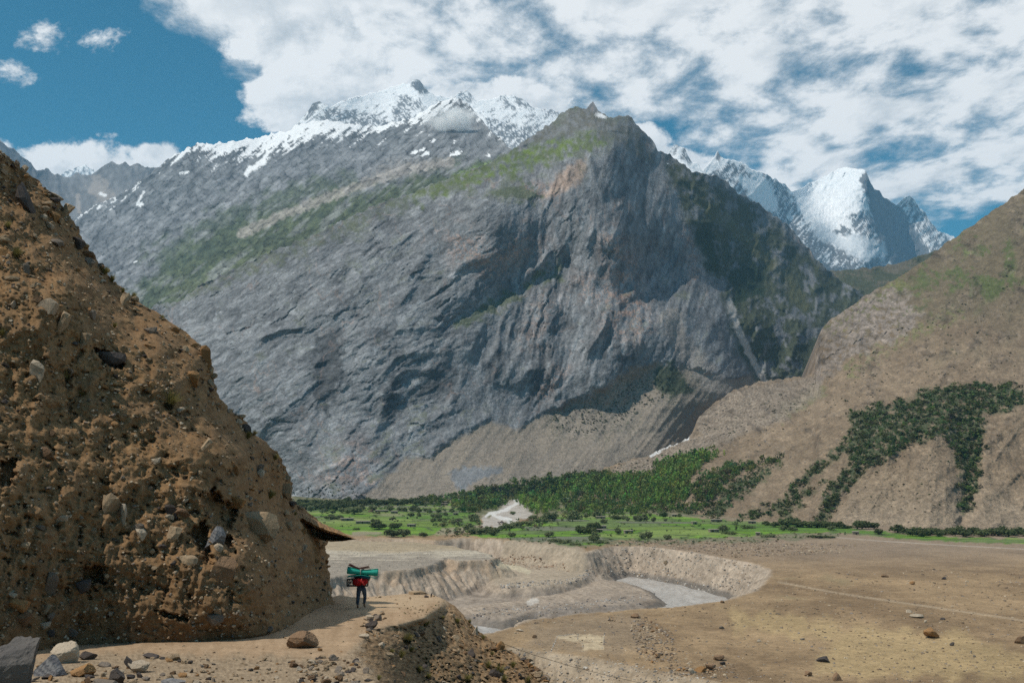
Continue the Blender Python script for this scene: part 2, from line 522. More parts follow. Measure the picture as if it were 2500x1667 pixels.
def A_colour(PX, PY, P, Nn):
    n1 = fbm(PX / 70, PY / 70, 4, 70); n2 = fbm(PX / 14, PY / 14, 4, 71); n3 = fbm(PX / 4, PY / 4, 3, 72)
    wv = smooth(PX + 0.25 * (PY - 700), 1080, 1330)
    st1 = fbm((PX * .829 - PY * .559) / 90, (PX * .559 + PY * .829) / 9, 4, 73)
    st2 = fbm((PX * .276 - PY * .961) / 90, (PX * .961 + PY * .276) / 9, 4, 74)
    st = st1 * (1 - wv) + st2 * wv
    c = lerp(ROCKD, ROCK * 1.12, np.clip(.66 + .35 * n1 + .45 * st + .25 * n2, 0, 1.4))
    # darker patches on the walls
    for poly in ([(770, 830), (830, 800), (840, 920), (800, 1010), (760, 980)], [(1050, 900), (1110, 900), (1100, 960), (1000, 980)], [(950, 900), (980, 900), (960, 1030), (930, 1020)],
                 [(1310, 850), (1345, 850), (1330, 960), (1300, 965)], [(1200, 860), (1230, 860), (1215, 930), (1180, 920)]):
        c = lerp(c, ROCKD * .62, .8 * in_poly(PX, PY, poly, 12, 18, 21, 22))
    # warm iron-coloured bands and veins
    for pts, w, k in (([(1130, 600), (1200, 640), (1290, 600)], 45, .5), ([(1500, 590), (1530, 700), (1560, 800)], 38, .55), ([(1430, 700), (1520, 730), (1500, 800)], 40, .4),
                      ([(1680, 560), (1700, 680)], 18, .5), ([(820, 1160), (870, 1120), (900, 1190)], 50, .35), ([(1330, 740), (1300, 830)], 40, .3), ([(1370, 900), (1330, 960)], 20, .5),
                      ([(1380, 440), (1340, 470), (1290, 460)], 20, .45)):
        m = np.exp(-(line_d(PX, PY, pts) / w) ** 2) * smooth(1 - np.abs(perlin(PX / 22 + n2, PY / 45, 80)) * 2.2 + .35 * n3, .35, .95)
        c = lerp(c, PINK, np.clip(k * 1.5 * m, 0, .9))
    vein = smooth(1 - np.abs(fbm(PX / 60, PY / 90, 3, 84)) * 5, .72, .95) * smooth(fbm(PX / 120, PY / 120, 2, 85), -.1, .4)
    c = lerp(c, PINK * 1.0, .35 * vein)
    c = lerp(c, C(.45, .33, .26), .75 * in_poly(PX, PY, [(1420, 385), (1432, 402), (1425, 440), (1370, 470), (1330, 480), (1360, 430)], 8, 8, 22, 16))  # sunlit facet left of the main ridge, its light put into the colour
    wxx = PX + 10 * n1 + 3 * n2; wyy = PY + 10 * fbm(PX / 50, PY / 50, 3, 77)
    ck = 0
    for sz_, sd_, wt_ in ((1.0, 1, .5), (.5, 2, .45)):
        f1 = facets((wxx * .829 - wyy * .559) / (60 * sz_), (wxx * .559 + wyy * .829) / (13 * sz_), 50 + sd_)
        f2 = facets((wxx * .276 - wyy * .961) / (70 * sz_), (wxx * .961 + wyy * .276) / (15 * sz_), 60 + sd_)
        ck = ck + wt_ * (f1[1] * (1 - wv) + f2[1] * wv)
        c = c * (1 + (.26 * ((f1[0] * (1 - wv) + f2[0] * wv) - .4)))[..., None]
    c = c * (1 - .34 * np.clip(ck, 0, 1))[..., None]
    # talus
    tal = in_poly(PX, PY, A_talus, 7, 9, 3)
    tc_ = lerp(C(.225, .195, .165), C(.30, .25, .20), np.clip(.5 + .5 * fbm((PX + PY * .7) / 30, (PY - PX) / 220, 4, 30), 0, 1))
    bush = smooth(fbm(PX / 5, PY / 4, 3, 31) + .5 * n1, .42, .6)
    tc_ = lerp(tc_, C(.07, .085, .05), .75 * bush * smooth(line_d(PX, PY, [(1380, 1000), (1500, 1010), (1560, 940), (1650, 900)]), 120, 30))
    c = lerp(c, tc_, tal)
    c = lerp(c, ROCK * .9, in_poly(PX, PY, [(1095, 1150), (1130, 1140), (1230, 1140), (1225, 1152), (1150, 1180), (1130, 1200), (1115, 1190)], 4, 6, 33, 12))
    # grass ledge above the face, brightest along the crest
    g = in_poly(PX, PY, A_green, 9, 20, 11, 30)
    gc = lerp(C(.075, .095, .042), C(.15, .20, .05), np.clip(.35 + .7 * fbm(PX / 50, PY / 18, 4, 34) + .45 * np.exp(-(line_d(PX, PY, [(1050, 460), (1250, 400), (1420, 350)]) / 45) ** 2), 0, 1))
    gc = lerp(gc, lerp(C(.07, .08, .045), C(.125, .135, .065), np.clip(.5 + n1, 0, 1)), (1 - smooth(PX, 900, 1120)) * .85)
    c = lerp(c, gc, g * np.clip(.68 + .8 * n2 + .3 * st, 0, 1) * (.62 + .38 * smooth(PX, 950, 1100)))
    up = in_poly(PX, PY, [(1260, 350), (1390, 262), (1545, 282), (1600, 400), (1440, 318), (1330, 345)], 8, 8, 13)
    c = lerp(c, lerp(C(.13, .125, .10), ROCK * .85, np.clip(.5 + n2 + .4 * n1, 0, 1)), up * .8)
    for poly in ([(1110, 790), (1180, 745), (1290, 690), (1340, 640), (1300, 700), (1200, 770), (1130, 800)], [(1200, 470), (1280, 450), (1330, 480), (1300, 500)], [(1360, 640), (1330, 690), (1370, 680)]):
        c = lerp(c, C(.095, .115, .05), .7 * in_poly(PX, PY, poly, 8, 16, 36, 20))
    ledge = smooth(Nn[..., 2], .62, .85) * smooth(n1 + .3 * n2, 0, .4) * (1 - tal)
    c = lerp(c, C(.10, .115, .06), .55 * ledge)
    # side valley: dark turf with rock showing
    s = in_poly(PX, PY, A_side, 14, 14, 7)
    scol = lerp(C(.075, .085, .055), ROCK * .8, smooth(fbm(PX / 40, PY / 40, 4, 37) + .5 * fbm(PX / 9, PY / 14, 4, 38), -.05, .55))
    scol = lerp(scol, C(.035, .055, .03), in_poly(PX, PY, [(1690, 560), (1740, 540), (1760, 640), (1720, 740), (1695, 680)], 12, 16, 39, 22))
    scol = lerp(scol, C(.03, .05, .028), in_poly(PX, PY, [(1770, 670), (1830, 640), (1870, 660), (1860, 720), (1790, 740)], 12, 16, 40, 18))
    scol = lerp(scol, C(.12, .12, .06), .6 * along(PX, PY, [(1720, 500), (1800, 560), (1900, 660), (1960, 740)], 20, 10, 41))
    scol = lerp(scol, C(.04, .06, .032), .8 * in_poly(PX, PY, [(1740, 780), (1800, 790), (1850, 900), (1800, 950), (1730, 900)], 12, 16, 42, 25))
    c = lerp(c, scol, s)
    c = lerp(c, C(.035, .055, .03), .85 * in_poly(PX, PY, [(1600, 900), (1640, 880), (1690, 960), (1640, 970), (1600, 950)], 8, 14, 43, 20))
    c = lerp(c, C(.30, .27, .245), .7 * along(PX, PY, [(1640, 780), (1670, 850), (1740, 930), (1800, 980)], 34, 16, 44))
    c = lerp(c, C(.46, .43, .40), along(PX, PY, [(1782, 735), (1790, 765), (1800, 800), (1828, 860), (1850, 900), (1866, 930)], 11, 4, 45))
    for x, y, w in ((1462, 282, 10), (1474, 286, 8), (1665, 440, 4), (1630, 400, 3)):
        c = lerp(c, SNOW, .9 * (np.hypot(PX - x, (PY - y) * 2.2) < w) * (n2 > -.3))
    return c * (1 + .14 * n3[..., None])


A_obj, A_grid = patch('rock_mountain', A_top, A_bot, A_ctrl, 150, 2160, 2.6, 2.7, A_relief, A_colour, M_rock, jag=(5, 3), back=(1500, 900))

# ---- green shoulder and snow ridge behind it on the left
B_top = [(20, 640), (150, 540), (300, 470), (380, 412), (430, 375), (455, 362), (480, 352), (520, 350), (560, 345), (640, 332), (700, 318), (740, 298), (790, 292), (850, 302), (930, 308), (1000, 288), (1050, 262),
         (1070, 250), (1092, 240), (1130, 243), (1150, 262), (1170, 285), (1210, 328), (1260, 372), (1320, 420)]
B_bot = [(20, 1060), (150, 1040), (380, 900), (700, 700), (1000, 560), (1320, 480)]
B_ctrl = [(20, 640, 4000), (20, 1050, 2500), (180, 860, 2900), (300, 760, 2500), (450, 740, 2150), (640, 650, 2050), (900, 560, 2050), (1150, 470, 2100), (1270, 390, 2500), (400, 405, 4500), (480, 352, 4700), (560, 345, 4800), (700, 318, 4800),
          (790, 292, 4700), (930, 308, 4500), (1090, 242, 4200), (1200, 330, 3500), (1050, 380, 3300), (850, 450, 3200), (620, 500, 3400), (300, 500, 4500), (220, 600, 3800), (420, 580, 3600), (700, 400, 4100), (1000, 320, 3900)]


def B_relief(PX, PY):
    r = rock_relief(PX, PY, 40, 100, .8) * .8 + 16 * ridged((PX * .8 - PY * .6) / 260, (PX * .6 + PY * .8) / 70, 3, 108)
    g = in_poly(PX, PY, B_green, 25, 18, 101)
    r = r * (1 - .65 * g) + g * 3 * ridged((PX + PY) / 60, (PY - PX * .3) / 60, 4, 104)
    r += rib(PX, PY, [(1090, 242), (1040, 320), (960, 400), (800, 470)], 36, 30)
    r += rib(PX, PY, [(560, 345), (540, 420), (480, 520), (400, 600)], 30, 24) + rib(PX, PY, [(740, 300), (700, 380), (600, 460), (500, 560)], 30, 24)
    r -= rib(PX, PY, [(640, 340), (600, 420), (520, 520), (430, 640)], 26, 22) - rib(PX, PY, [(1180, 300), (1230, 360)], 20, 10)
    r += rib(PX, PY, [(1000, 300), (940, 330), (860, 380), (760, 420)], 16, 14)
    r += 6 * ridged(PX / 14, PY / 60, 3, 106) * in_poly(PX, PY, [(900, 330), (1150, 300), (1180, 380), (900, 430)], 20, 10, 105)
    return r


B_green = [(240, 860), (260, 740), (420, 640), (560, 560), (700, 520), (850, 470), (1000, 430), (1150, 390), (1330, 400), (1330, 500), (1000, 600), (700, 720), (400, 880)]


def B_colour(PX, PY, P, Nn):
    n1 = fbm((PX * .8 - PY * .6) / 110, (PX * .6 + PY * .8) / 32, 4, 110); n2 = fbm(PX / 13, PY / 13, 4, 111); n3 = fbm(PX / 4, PY / 4, 3, 112)
    st = fbm((PX * .76 - PY * .64) / 80, (PX * .64 + PY * .76) / 9, 4, 113)
    c = lerp(ROCKD, ROCK, np.clip(.55 + .35 * n1 + .5 * st + .2 * n2, 0, 1.3))
    g = in_poly(PX, PY, B_green, 22, 30, 101)
    g = np.clip(g + .8 * in_poly(PX, PY, [(330, 620), (560, 500), (760, 430), (900, 440), (700, 540), (420, 680)], 25, 35, 114) - .55 * smooth(n1 + st * .6, .1, .6), 0, 1)
    gc = lerp(C(.055, .072, .035), C(.11, .13, .05), np.clip(.45 + .6 * n1 + .4 * n2, 0, 1))
    gc = lerp(gc, C(.17, .24, .05), .9 * in_poly(PX, PY, [(1060, 470), (1130, 410), (1210, 385), (1290, 350), (1330, 380), (1250, 410), (1150, 460)], 12, 12, 115, 25))
    gc = lerp(gc, C(.145, .16, .07), .5 * along(PX, PY, [(430, 720), (560, 670), (660, 620)], 26, 12, 116))
    gc = gc * np.array([.85, .88, 1.0])
    c = lerp(c, gc, g * .9)
    c = lerp(c, C(.33, .30, .27), .7 * along(PX, PY, [(1100, 395), (1000, 412), (900, 445), (800, 482), (700, 520), (640, 548), (590, 570)], 15, 6, 117))
    c = lerp(c, C(.27, .25, .235), .6 * in_poly(PX, PY, [(880, 440), (940, 400), (1080, 385), (1110, 400), (990, 430)], 12, 14, 118, 20))
    # snow on the crest
    crest = np.interp(PX, [p[0] for p in B_top], [p[1] for p in B_top])
    depth = np.interp(PX, [380, 440, 480, 600, 700, 790, 900, 1000, 1090, 1140, 1180, 1300], [-10, 6, 30, 62, 75, 60, 20, 14, 42, 20, -12, -20])
    sn = smooth(depth * (1 + .5 * n1) + 40 * (n2 * .6 + st * .9) - (PY - crest), -2, 3)
    fb = facets((PX * .8 - PY * .6) / 22, (PX * .6 + PY * .8) / 8, 119)
    c = c * (1 + .5 * (fb[0] - .4) - .3 * fb[1])[..., None]
    sn = sn * smooth(st * 1.0 + n3 * .4 + fb[0] * .5 + (depth * .55 - (PY - crest)) / 34, -.12, .10)
    sn = np.maximum(sn, along(PX, PY, [(655, 370), (640, 400), (612, 412), (600, 425)], 7, 4, 120))
    sn = np.maximum(sn, along(PX, PY, [(350, 470), (335, 500)], 4, 3, 121))
    for x, y, w in ((330, 640, 5), (1010, 372, 9), (1040, 376, 8), (1115, 375, 12), (1055, 345, 6), (1110, 345, 5), (1190, 380, 6), (450, 422, 7), (1030, 365, 5), (345, 500, 6)):
        sn = np.maximum(sn, (np.hypot(PX - x, (PY - y) * 2.2 + (PX - x) * .5) + 8 * n2 + 5 * n3 < w) * 1.0)
    c = c * (1 + .12 * n3[..., None])
    return lerp(c, SNOW, np.clip(sn, 0, 1))


B_obj, B_grid = patch('snow_ridge', B_top, B_bot, B_ctrl, 30, 1330, 3.1, 3.1, B_relief, B_colour, M_far, jag=(5, 2.5), back=(1500, 1200))

# ---- highest snow peak in the middle distance
C_top = [(640, 380), (720, 310), (765, 252), (780, 246), (792, 254), (805, 262), (850, 240), (920, 225), (985, 203), (1000, 203), (1008, 192), (1020, 193), (1032, 205), (1046, 224), (1060, 232), (1110, 238), (1120, 226),
         (1140, 220), (1155, 236), (1160, 246), (1200, 240), (1235, 230), (1250, 232), (1275, 242), (1300, 262), (1330, 268), (1345, 264), (1362, 272), (1372, 282), (1420, 330)]
C_ctrl = [(640, 380, 5900), (640, 480, 5200), (790, 252, 6300), (920, 225, 6900), (1010, 192, 7200), (1140, 221, 7300), (1250, 232, 7300), (1370, 280, 7000), (1420, 330, 6600), (850, 330, 6000), (1000, 330, 6000), (1200, 330, 6200), (1300, 400, 5600), (1420, 480, 5200), (1000, 480, 5000)]
C_rock = [[(765, 290), (800, 262), (850, 268), (900, 278), (955, 300), (955, 312), (900, 315), (850, 330), (790, 305)], [(1005, 190), (1030, 200), (1048, 226), (1030, 232), (1008, 215)],
          [(965, 240), (990, 232), (1020, 245), (1040, 262), (1010, 268), (970, 262)], [(1118, 222), (1142, 219), (1160, 248), (1140, 250), (1120, 240)],
          [(1222, 240), (1235, 238), (1260, 265), (1250, 268)], [(1250, 232), (1275, 240), (1305, 265), (1290, 272), (1262, 255)], [(1320, 268), (1345, 262), (1372, 284), (1340, 285)],
          [(1180, 285), (1250, 300), (1330, 318), (1340, 345), (1280, 350), (1200, 330)], [(700, 330), (760, 300), (800, 320), (840, 360), (760, 380), (700, 380)], [(760, 250), (785, 244), (778, 268), (745, 290)],
          [(955, 262), (1000, 268), (1010, 300), (960, 296)]]


def C_relief(PX, PY):
    return rock_relief(PX, PY, 30, 200, .6) * .9 + rib(PX, PY, [(1010, 195), (1040, 260), (1100, 320)], 26, 30) + rib(PX, PY, [(790, 252), (860, 300), (960, 330)], 20, 18) + rib(PX, PY, [(1140, 222), (1200, 300)], 20, 18) + rib(PX, PY, [(1250, 232), (1310, 280)], 14, 12)


def C_colour(PX, PY, P, Nn):
    n2 = fbm(PX / 13, PY / 10, 4, 211); n3 = fbm(PX / 4.5, PY / 3.5, 3, 212)
    c = np.broadcast_to(SNOW, PX.shape + (3,)) * (1 + .05 * n2[..., None])
    for i, p in enumerate(C_rock):
        w = 1 if i in (1, 9) else .9
        m = in_poly(PX, PY, p, 3, 7, 213 + i, 12) * smooth(n2 * .7 + n3 * .8 + (.9 if i in (1, 9) else .25), -.05, .25)
        c = lerp(c, lerp(ROCKD, ROCK * .8, np.clip(.5 + n3, 0, 1)), w * m)
    stc = fbm((PX * .8 - PY * .6) / 34, (PX * .6 + PY * .8) / 7, 4, 240)
    c = lerp(c, ROCKD * 1.1, .8 * smooth(stc * .9 + n3 * .35 + (PY - 285) / 140, .28, .42))
    m = smooth(PY - 330 - 30 * n2, 0, 30) * .9
    return lerp(c, ROCKD * 1.2, m * smooth(n3 + n2, -.2, .2))


patch('snow_peak', C_top, [(600, 500), (1420, 500)], C_ctrl, 640, 1420, 3.0, 3.0, C_relief, C_colour, M_far, jag=(2.5, 2), back=(1800, 1500))

# ---- far ridge on the left and the tiny white summit beyond it
D_top = [(-250, 250), (-60, 322), (0, 343), (30, 360), (60, 384), (90, 412), (115, 410), (140, 426), (160, 430), (185, 422), (230, 424), (252, 405), (272, 393), (290, 401), (305, 394), (318, 402), (332, 396), (350, 406), (366, 404), (392, 414), (430, 440), (520, 520)]
D_ctrl = [(-250, 250, 5400), (0, 343, 5600), (160, 430, 6200), (272, 393, 5800), (392, 414, 5700), (520, 520, 5500), (-250, 900, 3000), (100, 700, 3900), (300, 640, 4300), (520, 800, 3600), (230, 520, 5000), (60, 520, 4600)]


def D_relief(PX, PY):
    return 18 * ridged((PX - PY * .3) / 60, PY / 160, 4, 301) + 6 * ridged(PX / 14, PY / 30, 3, 305) - rib(PX, PY, [(270, 430), (280, 520), (250, 600)], 34, 30)


def D_colour(PX, PY, P, Nn):
    n1 = fbm(PX / 50, PY / 50, 4, 310); n2 = fbm(PX / 12, PY / 16, 4, 311)
    c = lerp(ROCKD, ROCK, np.clip(.5 + .5 * n1 + .5 * n2, 0, 1.2))
    c = lerp(c, C(.09, .10, .065), smooth(PY - 560 + 60 * n1, 0, 80) * .7)
    sc_ = along(PX, PY, [(240, 455), (268, 500), (285, 545), (250, 590), (235, 620)], 30, 16, 312)
    sc_ = np.maximum(sc_, along(PX, PY, [(190, 480), (195, 540)], 7, 5, 313)); sc_ = np.maximum(sc_, along(PX, PY, [(285, 550), (330, 520), (345, 500)], 14, 8, 314))
    c = lerp(c, C(.34, .31, .29), .75 * sc_)
    return lerp(c, SNOW, (along(PX, PY, [(245, 472), (258, 478)], 4, 2, 315) + along(PX, PY, [(338, 505), (352, 480)], 4, 2, 316)).clip(0, 1) * .9)


patch('far_ridge', D_top, [(-250, 1000), (520, 860)], D_ctrl, -180, 520, 3.6, 4.0, D_relief, D_colour, M_far, jag=(5, 3), back=(1500, 900))
patch('distant_summit', [(120, 470), (150, 425), (165, 412), (185, 410), (200, 403), (206, 399), (215, 405), (228, 414), (250, 440), (270, 480)], [(120, 520), (270, 520)],
      [(120, 470, 10500), (206, 399, 11500), (270, 470, 10800), (120, 520, 10000), (270, 520, 10000)], 120, 270, 3, 3,
      lambda X, Y: 8 * ridged(X / 18, Y / 22, 3, 320), lambda X, Y, P, n: lerp(SNOW, ROCK * 1.1, smooth(fbm(X / 8, Y / 8, 3, 321), -.1, .3)), M_far, jag=(3, 2), back=(800, 800))

# ---- the white massif at the head of the side valley
G_top = [(1560, 420), (1600, 405), (1632, 374), (1640, 358), (1650, 352), (1662, 356), (1672, 362), (1680, 380), (1688, 394), (1705, 400), (1715, 418), (1735, 392), (1745, 382), (1752, 368), (1759, 380), (1770, 388), (1786, 390), (1810, 396), (1850, 420),
         (1872, 424), (1886, 437), (1892, 432), (1902, 446), (1915, 446), (1922, 456), (1935, 468), (1955, 458), (1990, 440), (2010, 432), (2050, 410), (2066, 407), (2085, 410), (2100, 413), (2114, 418), (2120, 432), (2127, 448), (2135, 463), (2148, 466), (2155, 478),
         (2175, 492), (2190, 500), (2200, 490), (2210, 480), (2222, 477), (2234, 490), (2245, 508), (2258, 516), (2270, 538), (2290, 562), (2310, 572), (2330, 576), (2345, 600), (2400, 650)]
G_ctrl = [(1560, 420, 6000), (1650, 352, 6800), (1753, 368, 7200), (1850, 420, 7500), (1900, 446, 7900), (1935, 466, 8300), (1960, 456, 8650), (2010, 432, 8800), (2060, 408, 8800), (2115, 418, 8450), (2190, 500, 9300), (2225, 478, 9600), (2330, 576, 9600), (2400, 650, 9200),
          (1975, 520, 8250), (2040, 520, 8300), (2090, 520, 8150), (2040, 600, 7850), (2100, 620, 7650), (2050, 720, 7100), (2200, 650, 8300), (2300, 680, 8400), (1900, 560, 7200), (1980, 600, 7350), (2030, 680, 7100), (1800, 500, 6500), (1700, 480, 5800), (1560, 600, 5200), (2400, 760, 7000), (2000, 780, 6700)]
G_rockp = [[(2098, 440), (2115, 415), (2132, 455), (2150, 470), (2200, 510), (2260, 600), (2310, 700), (2200, 760), (2170, 620), (2135, 560), (2118, 500), (2112, 470)],
           [(1640, 360), (1655, 350), (1650, 372), (1640, 390)], [(1668, 362), (1690, 394), (1680, 400), (1660, 385)], [(1745, 382), (1753, 366), (1760, 384), (1752, 392)],
           [(1745, 420), (1775, 395), (1810, 400), (1830, 430), (1800, 430), (1765, 432)], [(1860, 420), (1905, 445), (1925, 462), (1945, 500), (1975, 560), (2005, 640), (2035, 680), (2045, 760), (1900, 760), (1900, 560), (1895, 500), (1890, 470)],
           [(2070, 530), (2110, 510), (2160, 560), (2150, 620), (2110, 610), (2085, 560)], [(1980, 650), (2060, 650), (2120, 690), (2170, 680), (2200, 760), (2020, 790)], [(2035, 565), (2060, 550), (2080, 560), (2070, 585)],
           [(2190, 500), (2225, 480), (2260, 520), (2310, 580), (2350, 620), (2330, 740), (2280, 700), (2240, 640), (2210, 560)], [(1680, 440), (1750, 420), (1800, 440), (1850, 500), (1760, 520)]]


def G_relief(PX, PY):
    r = rock_relief(PX, PY, 50, 400, .5) * .9
    r = r + 3.5 * ridged(PX / 8, PY / 40, 3, 405) * in_poly(PX, PY, [(1980, 450), (2110, 430), (2110, 520), (1990, 540)], 10, 5, 406)
    r += rib(PX, PY, [(2115, 418), (2125, 470), (2150, 560), (2190, 660)], 22, 30)
    r += rib(PX, PY, [(1905, 446), (1940, 520), (1990, 600), (2030, 700)], 14, 18)
    r += rib(PX, PY, [(2225, 480), (2260, 560), (2290, 650)], 20, 24) + rib(PX, PY, [(1753, 368), (1800, 440), (1850, 500)], 18, 24) + rib(PX, PY, [(1650, 352), (1690, 430)], 14, 16)
    r -= rib(PX, PY, [(2020, 500), (2060, 600), (2120, 660)], 44, 12)
    r += 5 * facets((PX * .6 - PY * .8) / 26, (PX * .8 + PY * .6) / 11, 441)[0] * (1 - in_poly(PX, PY, [(1960, 470), (2110, 420), (2110, 530), (2080, 620), (1990, 620)], 14, 8, 442))
    r += rib(PX, PY, [(2100, 520), (2150, 590)], 16, 16)
    return r


def G_colour(PX, PY, P, Nn):
    n1 = fbm(PX / 40, PY / 40, 3, 410); n2 = fbm(PX / 11, PY / 11, 4, 411); n3 = fbm(PX / 4, PY / 4, 3, 412)
    st = fbm((PX * .6 - PY * .8) / 30, (PX * .8 + PY * .6) / 5, 4, 413)
    c = np.broadcast_to(SNOW, PX.shape + (3,)) * (1 + .05 * n2[..., None])
    rk = lerp(ROCKD, ROCK * .85, np.clip(.45 + .5 * n2 + .4 * st, 0, 1))
    den = [1.1, .5, .45, .9, .15, .3, .3, .8, .6, .15, .25]
    for i, p in enumerate(G_rockp):
        m = in_poly(PX, PY, p, 3, 8, 414 + i, 14) * smooth(st * .9 + n3 * .3 + den[i], -.02, .16)
        c = lerp(c, rk, m)
    base = smooth(PY - np.interp(PX, [1560, 1900, 1960, 1990, 2029, 2084, 2106, 2140, 2165, 2200, 2260, 2400], [440, 520, 545, 560, 594, 614, 634, 626, 598, 566, 604, 640]) + 16 * n2, -8, 8)
    c = lerp(c, rk, base * smooth(st + n3 * .4 + .45, 0, .2))
    ice = in_poly(PX, PY, [(1990, 540), (2060, 580), (2130, 600), (2160, 590), (2165, 620), (2140, 625), (2100, 640), (2040, 600), (1990, 580)], 5, 7, 430, 12)
    ice = np.maximum(ice, in_poly(PX, PY, [(2060, 570), (2110, 575), (2155, 600), (2165, 650), (2150, 625), (2105, 632), (2080, 605)], 4, 6, 431, 10))
    return lerp(c, C(.62, .66, .70) * .95, .8 * ice)


patch('snow_massif', G_top, [(1560, 820), (2400, 820)], G_ctrl, 1560, 2400, 2.7, 2.7, G_relief, G_colour, M_far, jag=(2.5, 2), back=(1800, 1500))

# ---- old moraine across the mouth of the side valley
H_top = [(1840, 720), (1900, 690), (1960, 668), (2040, 660), (2120, 655), (2200, 640), (2260, 618), (2340, 590), (2460, 560), (2620, 520)]
patch('moraine_hill', H_top, [(1840, 1000), (2620, 1000)], [(1840, 720, 2900), (2040, 660, 3000), (2260, 618, 2900), (2460, 560, 2700), (2620, 520, 2600), (1840, 900, 2500), (2000, 860, 2450), (2200, 780, 2500), (2620, 900, 2100), (1960, 1000, 2200)], 1840, 2600, 3.2, 3.2,
      lambda X, Y: 12 * ridged((X + Y) / 90, (Y - X * .4) / 70, 4, 501) + 3 * fbm(X / 10, Y / 10, 4, 505),
      lambda X, Y, P, n: lerp(C(.06, .07, .045), C(.115, .105, .08), smooth(fbm(X / 60, Y / 22, 4, 506) + .5 * fbm(X / 7, Y / 7, 3, 507) + .6 * np.exp(-((Y - 665 - (X - 2050) * -.12) / 16.) ** 2), -.1, .9)) * (1 + .2 * fbm(X / 5, Y / 5, 3, 508))[..., None], M_hill, jag=(4, 2), back=(700, 300))

# ---- dry hillside on the right, with the debris fan that closes the side valley
I_top = [(1380, 1190), (1440, 1160), (1480, 1140), (1530, 1125), (1580, 1110), (1640, 1085), (1680, 1068), (1692, 1050), (1705, 1020), (1735, 990), (1790, 952), (1840, 935), (1900, 925), (1980, 915), (1988, 890), (1992, 860), (2002, 810), (2020, 785),
         (2050, 765), (2085, 742), (2120, 718), (2160, 694), (2200, 672), (2250, 640), (2290, 608), (2330, 578), (2400, 530), (2450, 495), (2500, 458), (2800, 300)]
I_bot = [(1380, 1300), (1700, 1300), (2000, 1325), (2500, 1345), (2800, 1360)]
I_ctrl = [(1380, 1190, 1300), (1480, 1142, 1300), (1580, 1112, 1310), (1690, 1060, 1330), (1790, 952, 1500), (1900, 925, 1580), (1990, 900, 1620), (2010, 800, 1700), (2120, 718, 1750), (2200, 672, 1760), (2290, 608, 1780), (2400, 530, 1760), (2500, 458, 1740), (2800, 300, 1700),
          (1450, 1245, 1130), (1550, 1245, 1040), (1650, 1250, 960), (1760, 1262, 860), (1900, 1278, 780), (2050, 1288, 740), (2200, 1300, 715), (2350, 1300, 705), (2500, 1300, 700), (2800, 1320, 640),
          (1600, 1180, 1130), (1750, 1150, 1050), (1780, 1050, 1280), (1900, 1000, 1300), (2060, 850, 1480), (2050, 1010, 1050), (2180, 900, 1220), (2300, 780, 1350), (2500, 640, 1480), (2300, 940, 1020), (2480, 950, 950),
          (2200, 1080, 850), (2080, 1180, 820), (1900, 1150, 950), (2350, 1080, 850), (2480, 1100, 830), (1700, 1200, 960), (2500, 800, 1250)]
I_gul = [([(2330, 950), (2350, 1020), (2370, 1100), (2365, 1180), (2350, 1260)], 24, 24), ([(2300, 950), (2200, 990), (2100, 1040), (2040, 1110), (2000, 1160)], 26, 18),
         ([(2240, 1080), (2150, 1150), (2060, 1220), (2010, 1280)], 20, 17), ([(2060, 1150), (1980, 1200), (1910, 1270)], 20, 15), ([(1900, 1130), (1830, 1160), (1770, 1200), (1720, 1260)], 18, 13), ([(1980, 950), (1900, 1040), (1800, 1090), (1700, 1160)], 34, 18),
         ([(2500, 700), (2350, 760), (2250, 830), (2100, 900)], 30, 14)]
I_rib = [([(2290, 1050), (2230, 1080), (2140, 1160), (2060, 1250)], 40, 16), ([(2300, 1060), (2290, 1180), (2280, 1290)], 60, 20), ([(2430, 1040), (2410, 1130), (2400, 1260)], 44, 18), ([(2000, 900), (1940, 980), (1850, 1040), (1740, 1120), (1620, 1200)], 40, 20),
         ([(2120, 1120), (2040, 1180), (1960, 1250)], 22, 12), ([(2200, 700), (2080, 780), (2020, 860), (2000, 920)], 46, 24), ([(2500, 600), (2350, 680), (2200, 780)], 40, 16), ([(1990, 1130), (1880, 1200), (1830, 1260)], 24, 12)]


def I_relief(PX, PY):
    r = 18 * fbm(PX / 130, PY / 110, 3, 601) + 9 * ridged((PX + PY * .9) / 90, (PY - PX * .7) / 260, 5, 603) + 1.6 * fbm(PX / 9, PY / 7, 4, 606)
    rk_ = smooth(fbm(PX / 60, PY / 40, 3, 607), .1, .45) * smooth(1180 - PY, 0, 150)
    r += rk_ * (4 * facets(PX / 24, PY / 14, 608)[0] + 1.8 * facets(PX / 9, PY / 6, 609)[0])
    jx = PX + 14 * fbm(PX / 40, PY / 40, 3, 650); jy = PY + 14 * fbm(PX / 40 + 9, PY / 40, 3, 651)
    for p, w, a in I_gul: r -= rib(jx, jy, p, w, a * 1.35)
    for p, w, a in I_rib: r += rib(jx, jy, p, w, a * 1.35)
    r += 5 * ridged((jx + jy * 1.1) / 60, (jy - jx * .7) / 300, 3, 652) * smooth(1150 - PY, 0, 200) + 3.5 * ridged((PX - (PX - 2290) * .35 * smooth(PY, 1050, 1300)) / 22, PY / 190, 4, 653) * smooth(PY, 1020, 1150)
    o = in_poly(PX, PY, I_out, 10, 12, 610)
    r += o * 1.3 * rock_relief(PX, PY, 40, 611, .7)
    deb = in_poly(PX, PY, I_deb, 14, 14, 612)
    r += deb * (4.5 * np.abs(fbm(PX / 14, PY / 11, 4, 613)) + 1.6 * np.abs(perlin(PX / 4, PY / 3.5, 615)))
    low = smooth(PY, 1050, 1200) * smooth(PX, 1980, 2060)
    r += low * 2.6 * ridged((PX - (PX - 2300) * smooth(PY, 1000, 1300)) / 9, PY / 140, 3, 616)
    return r


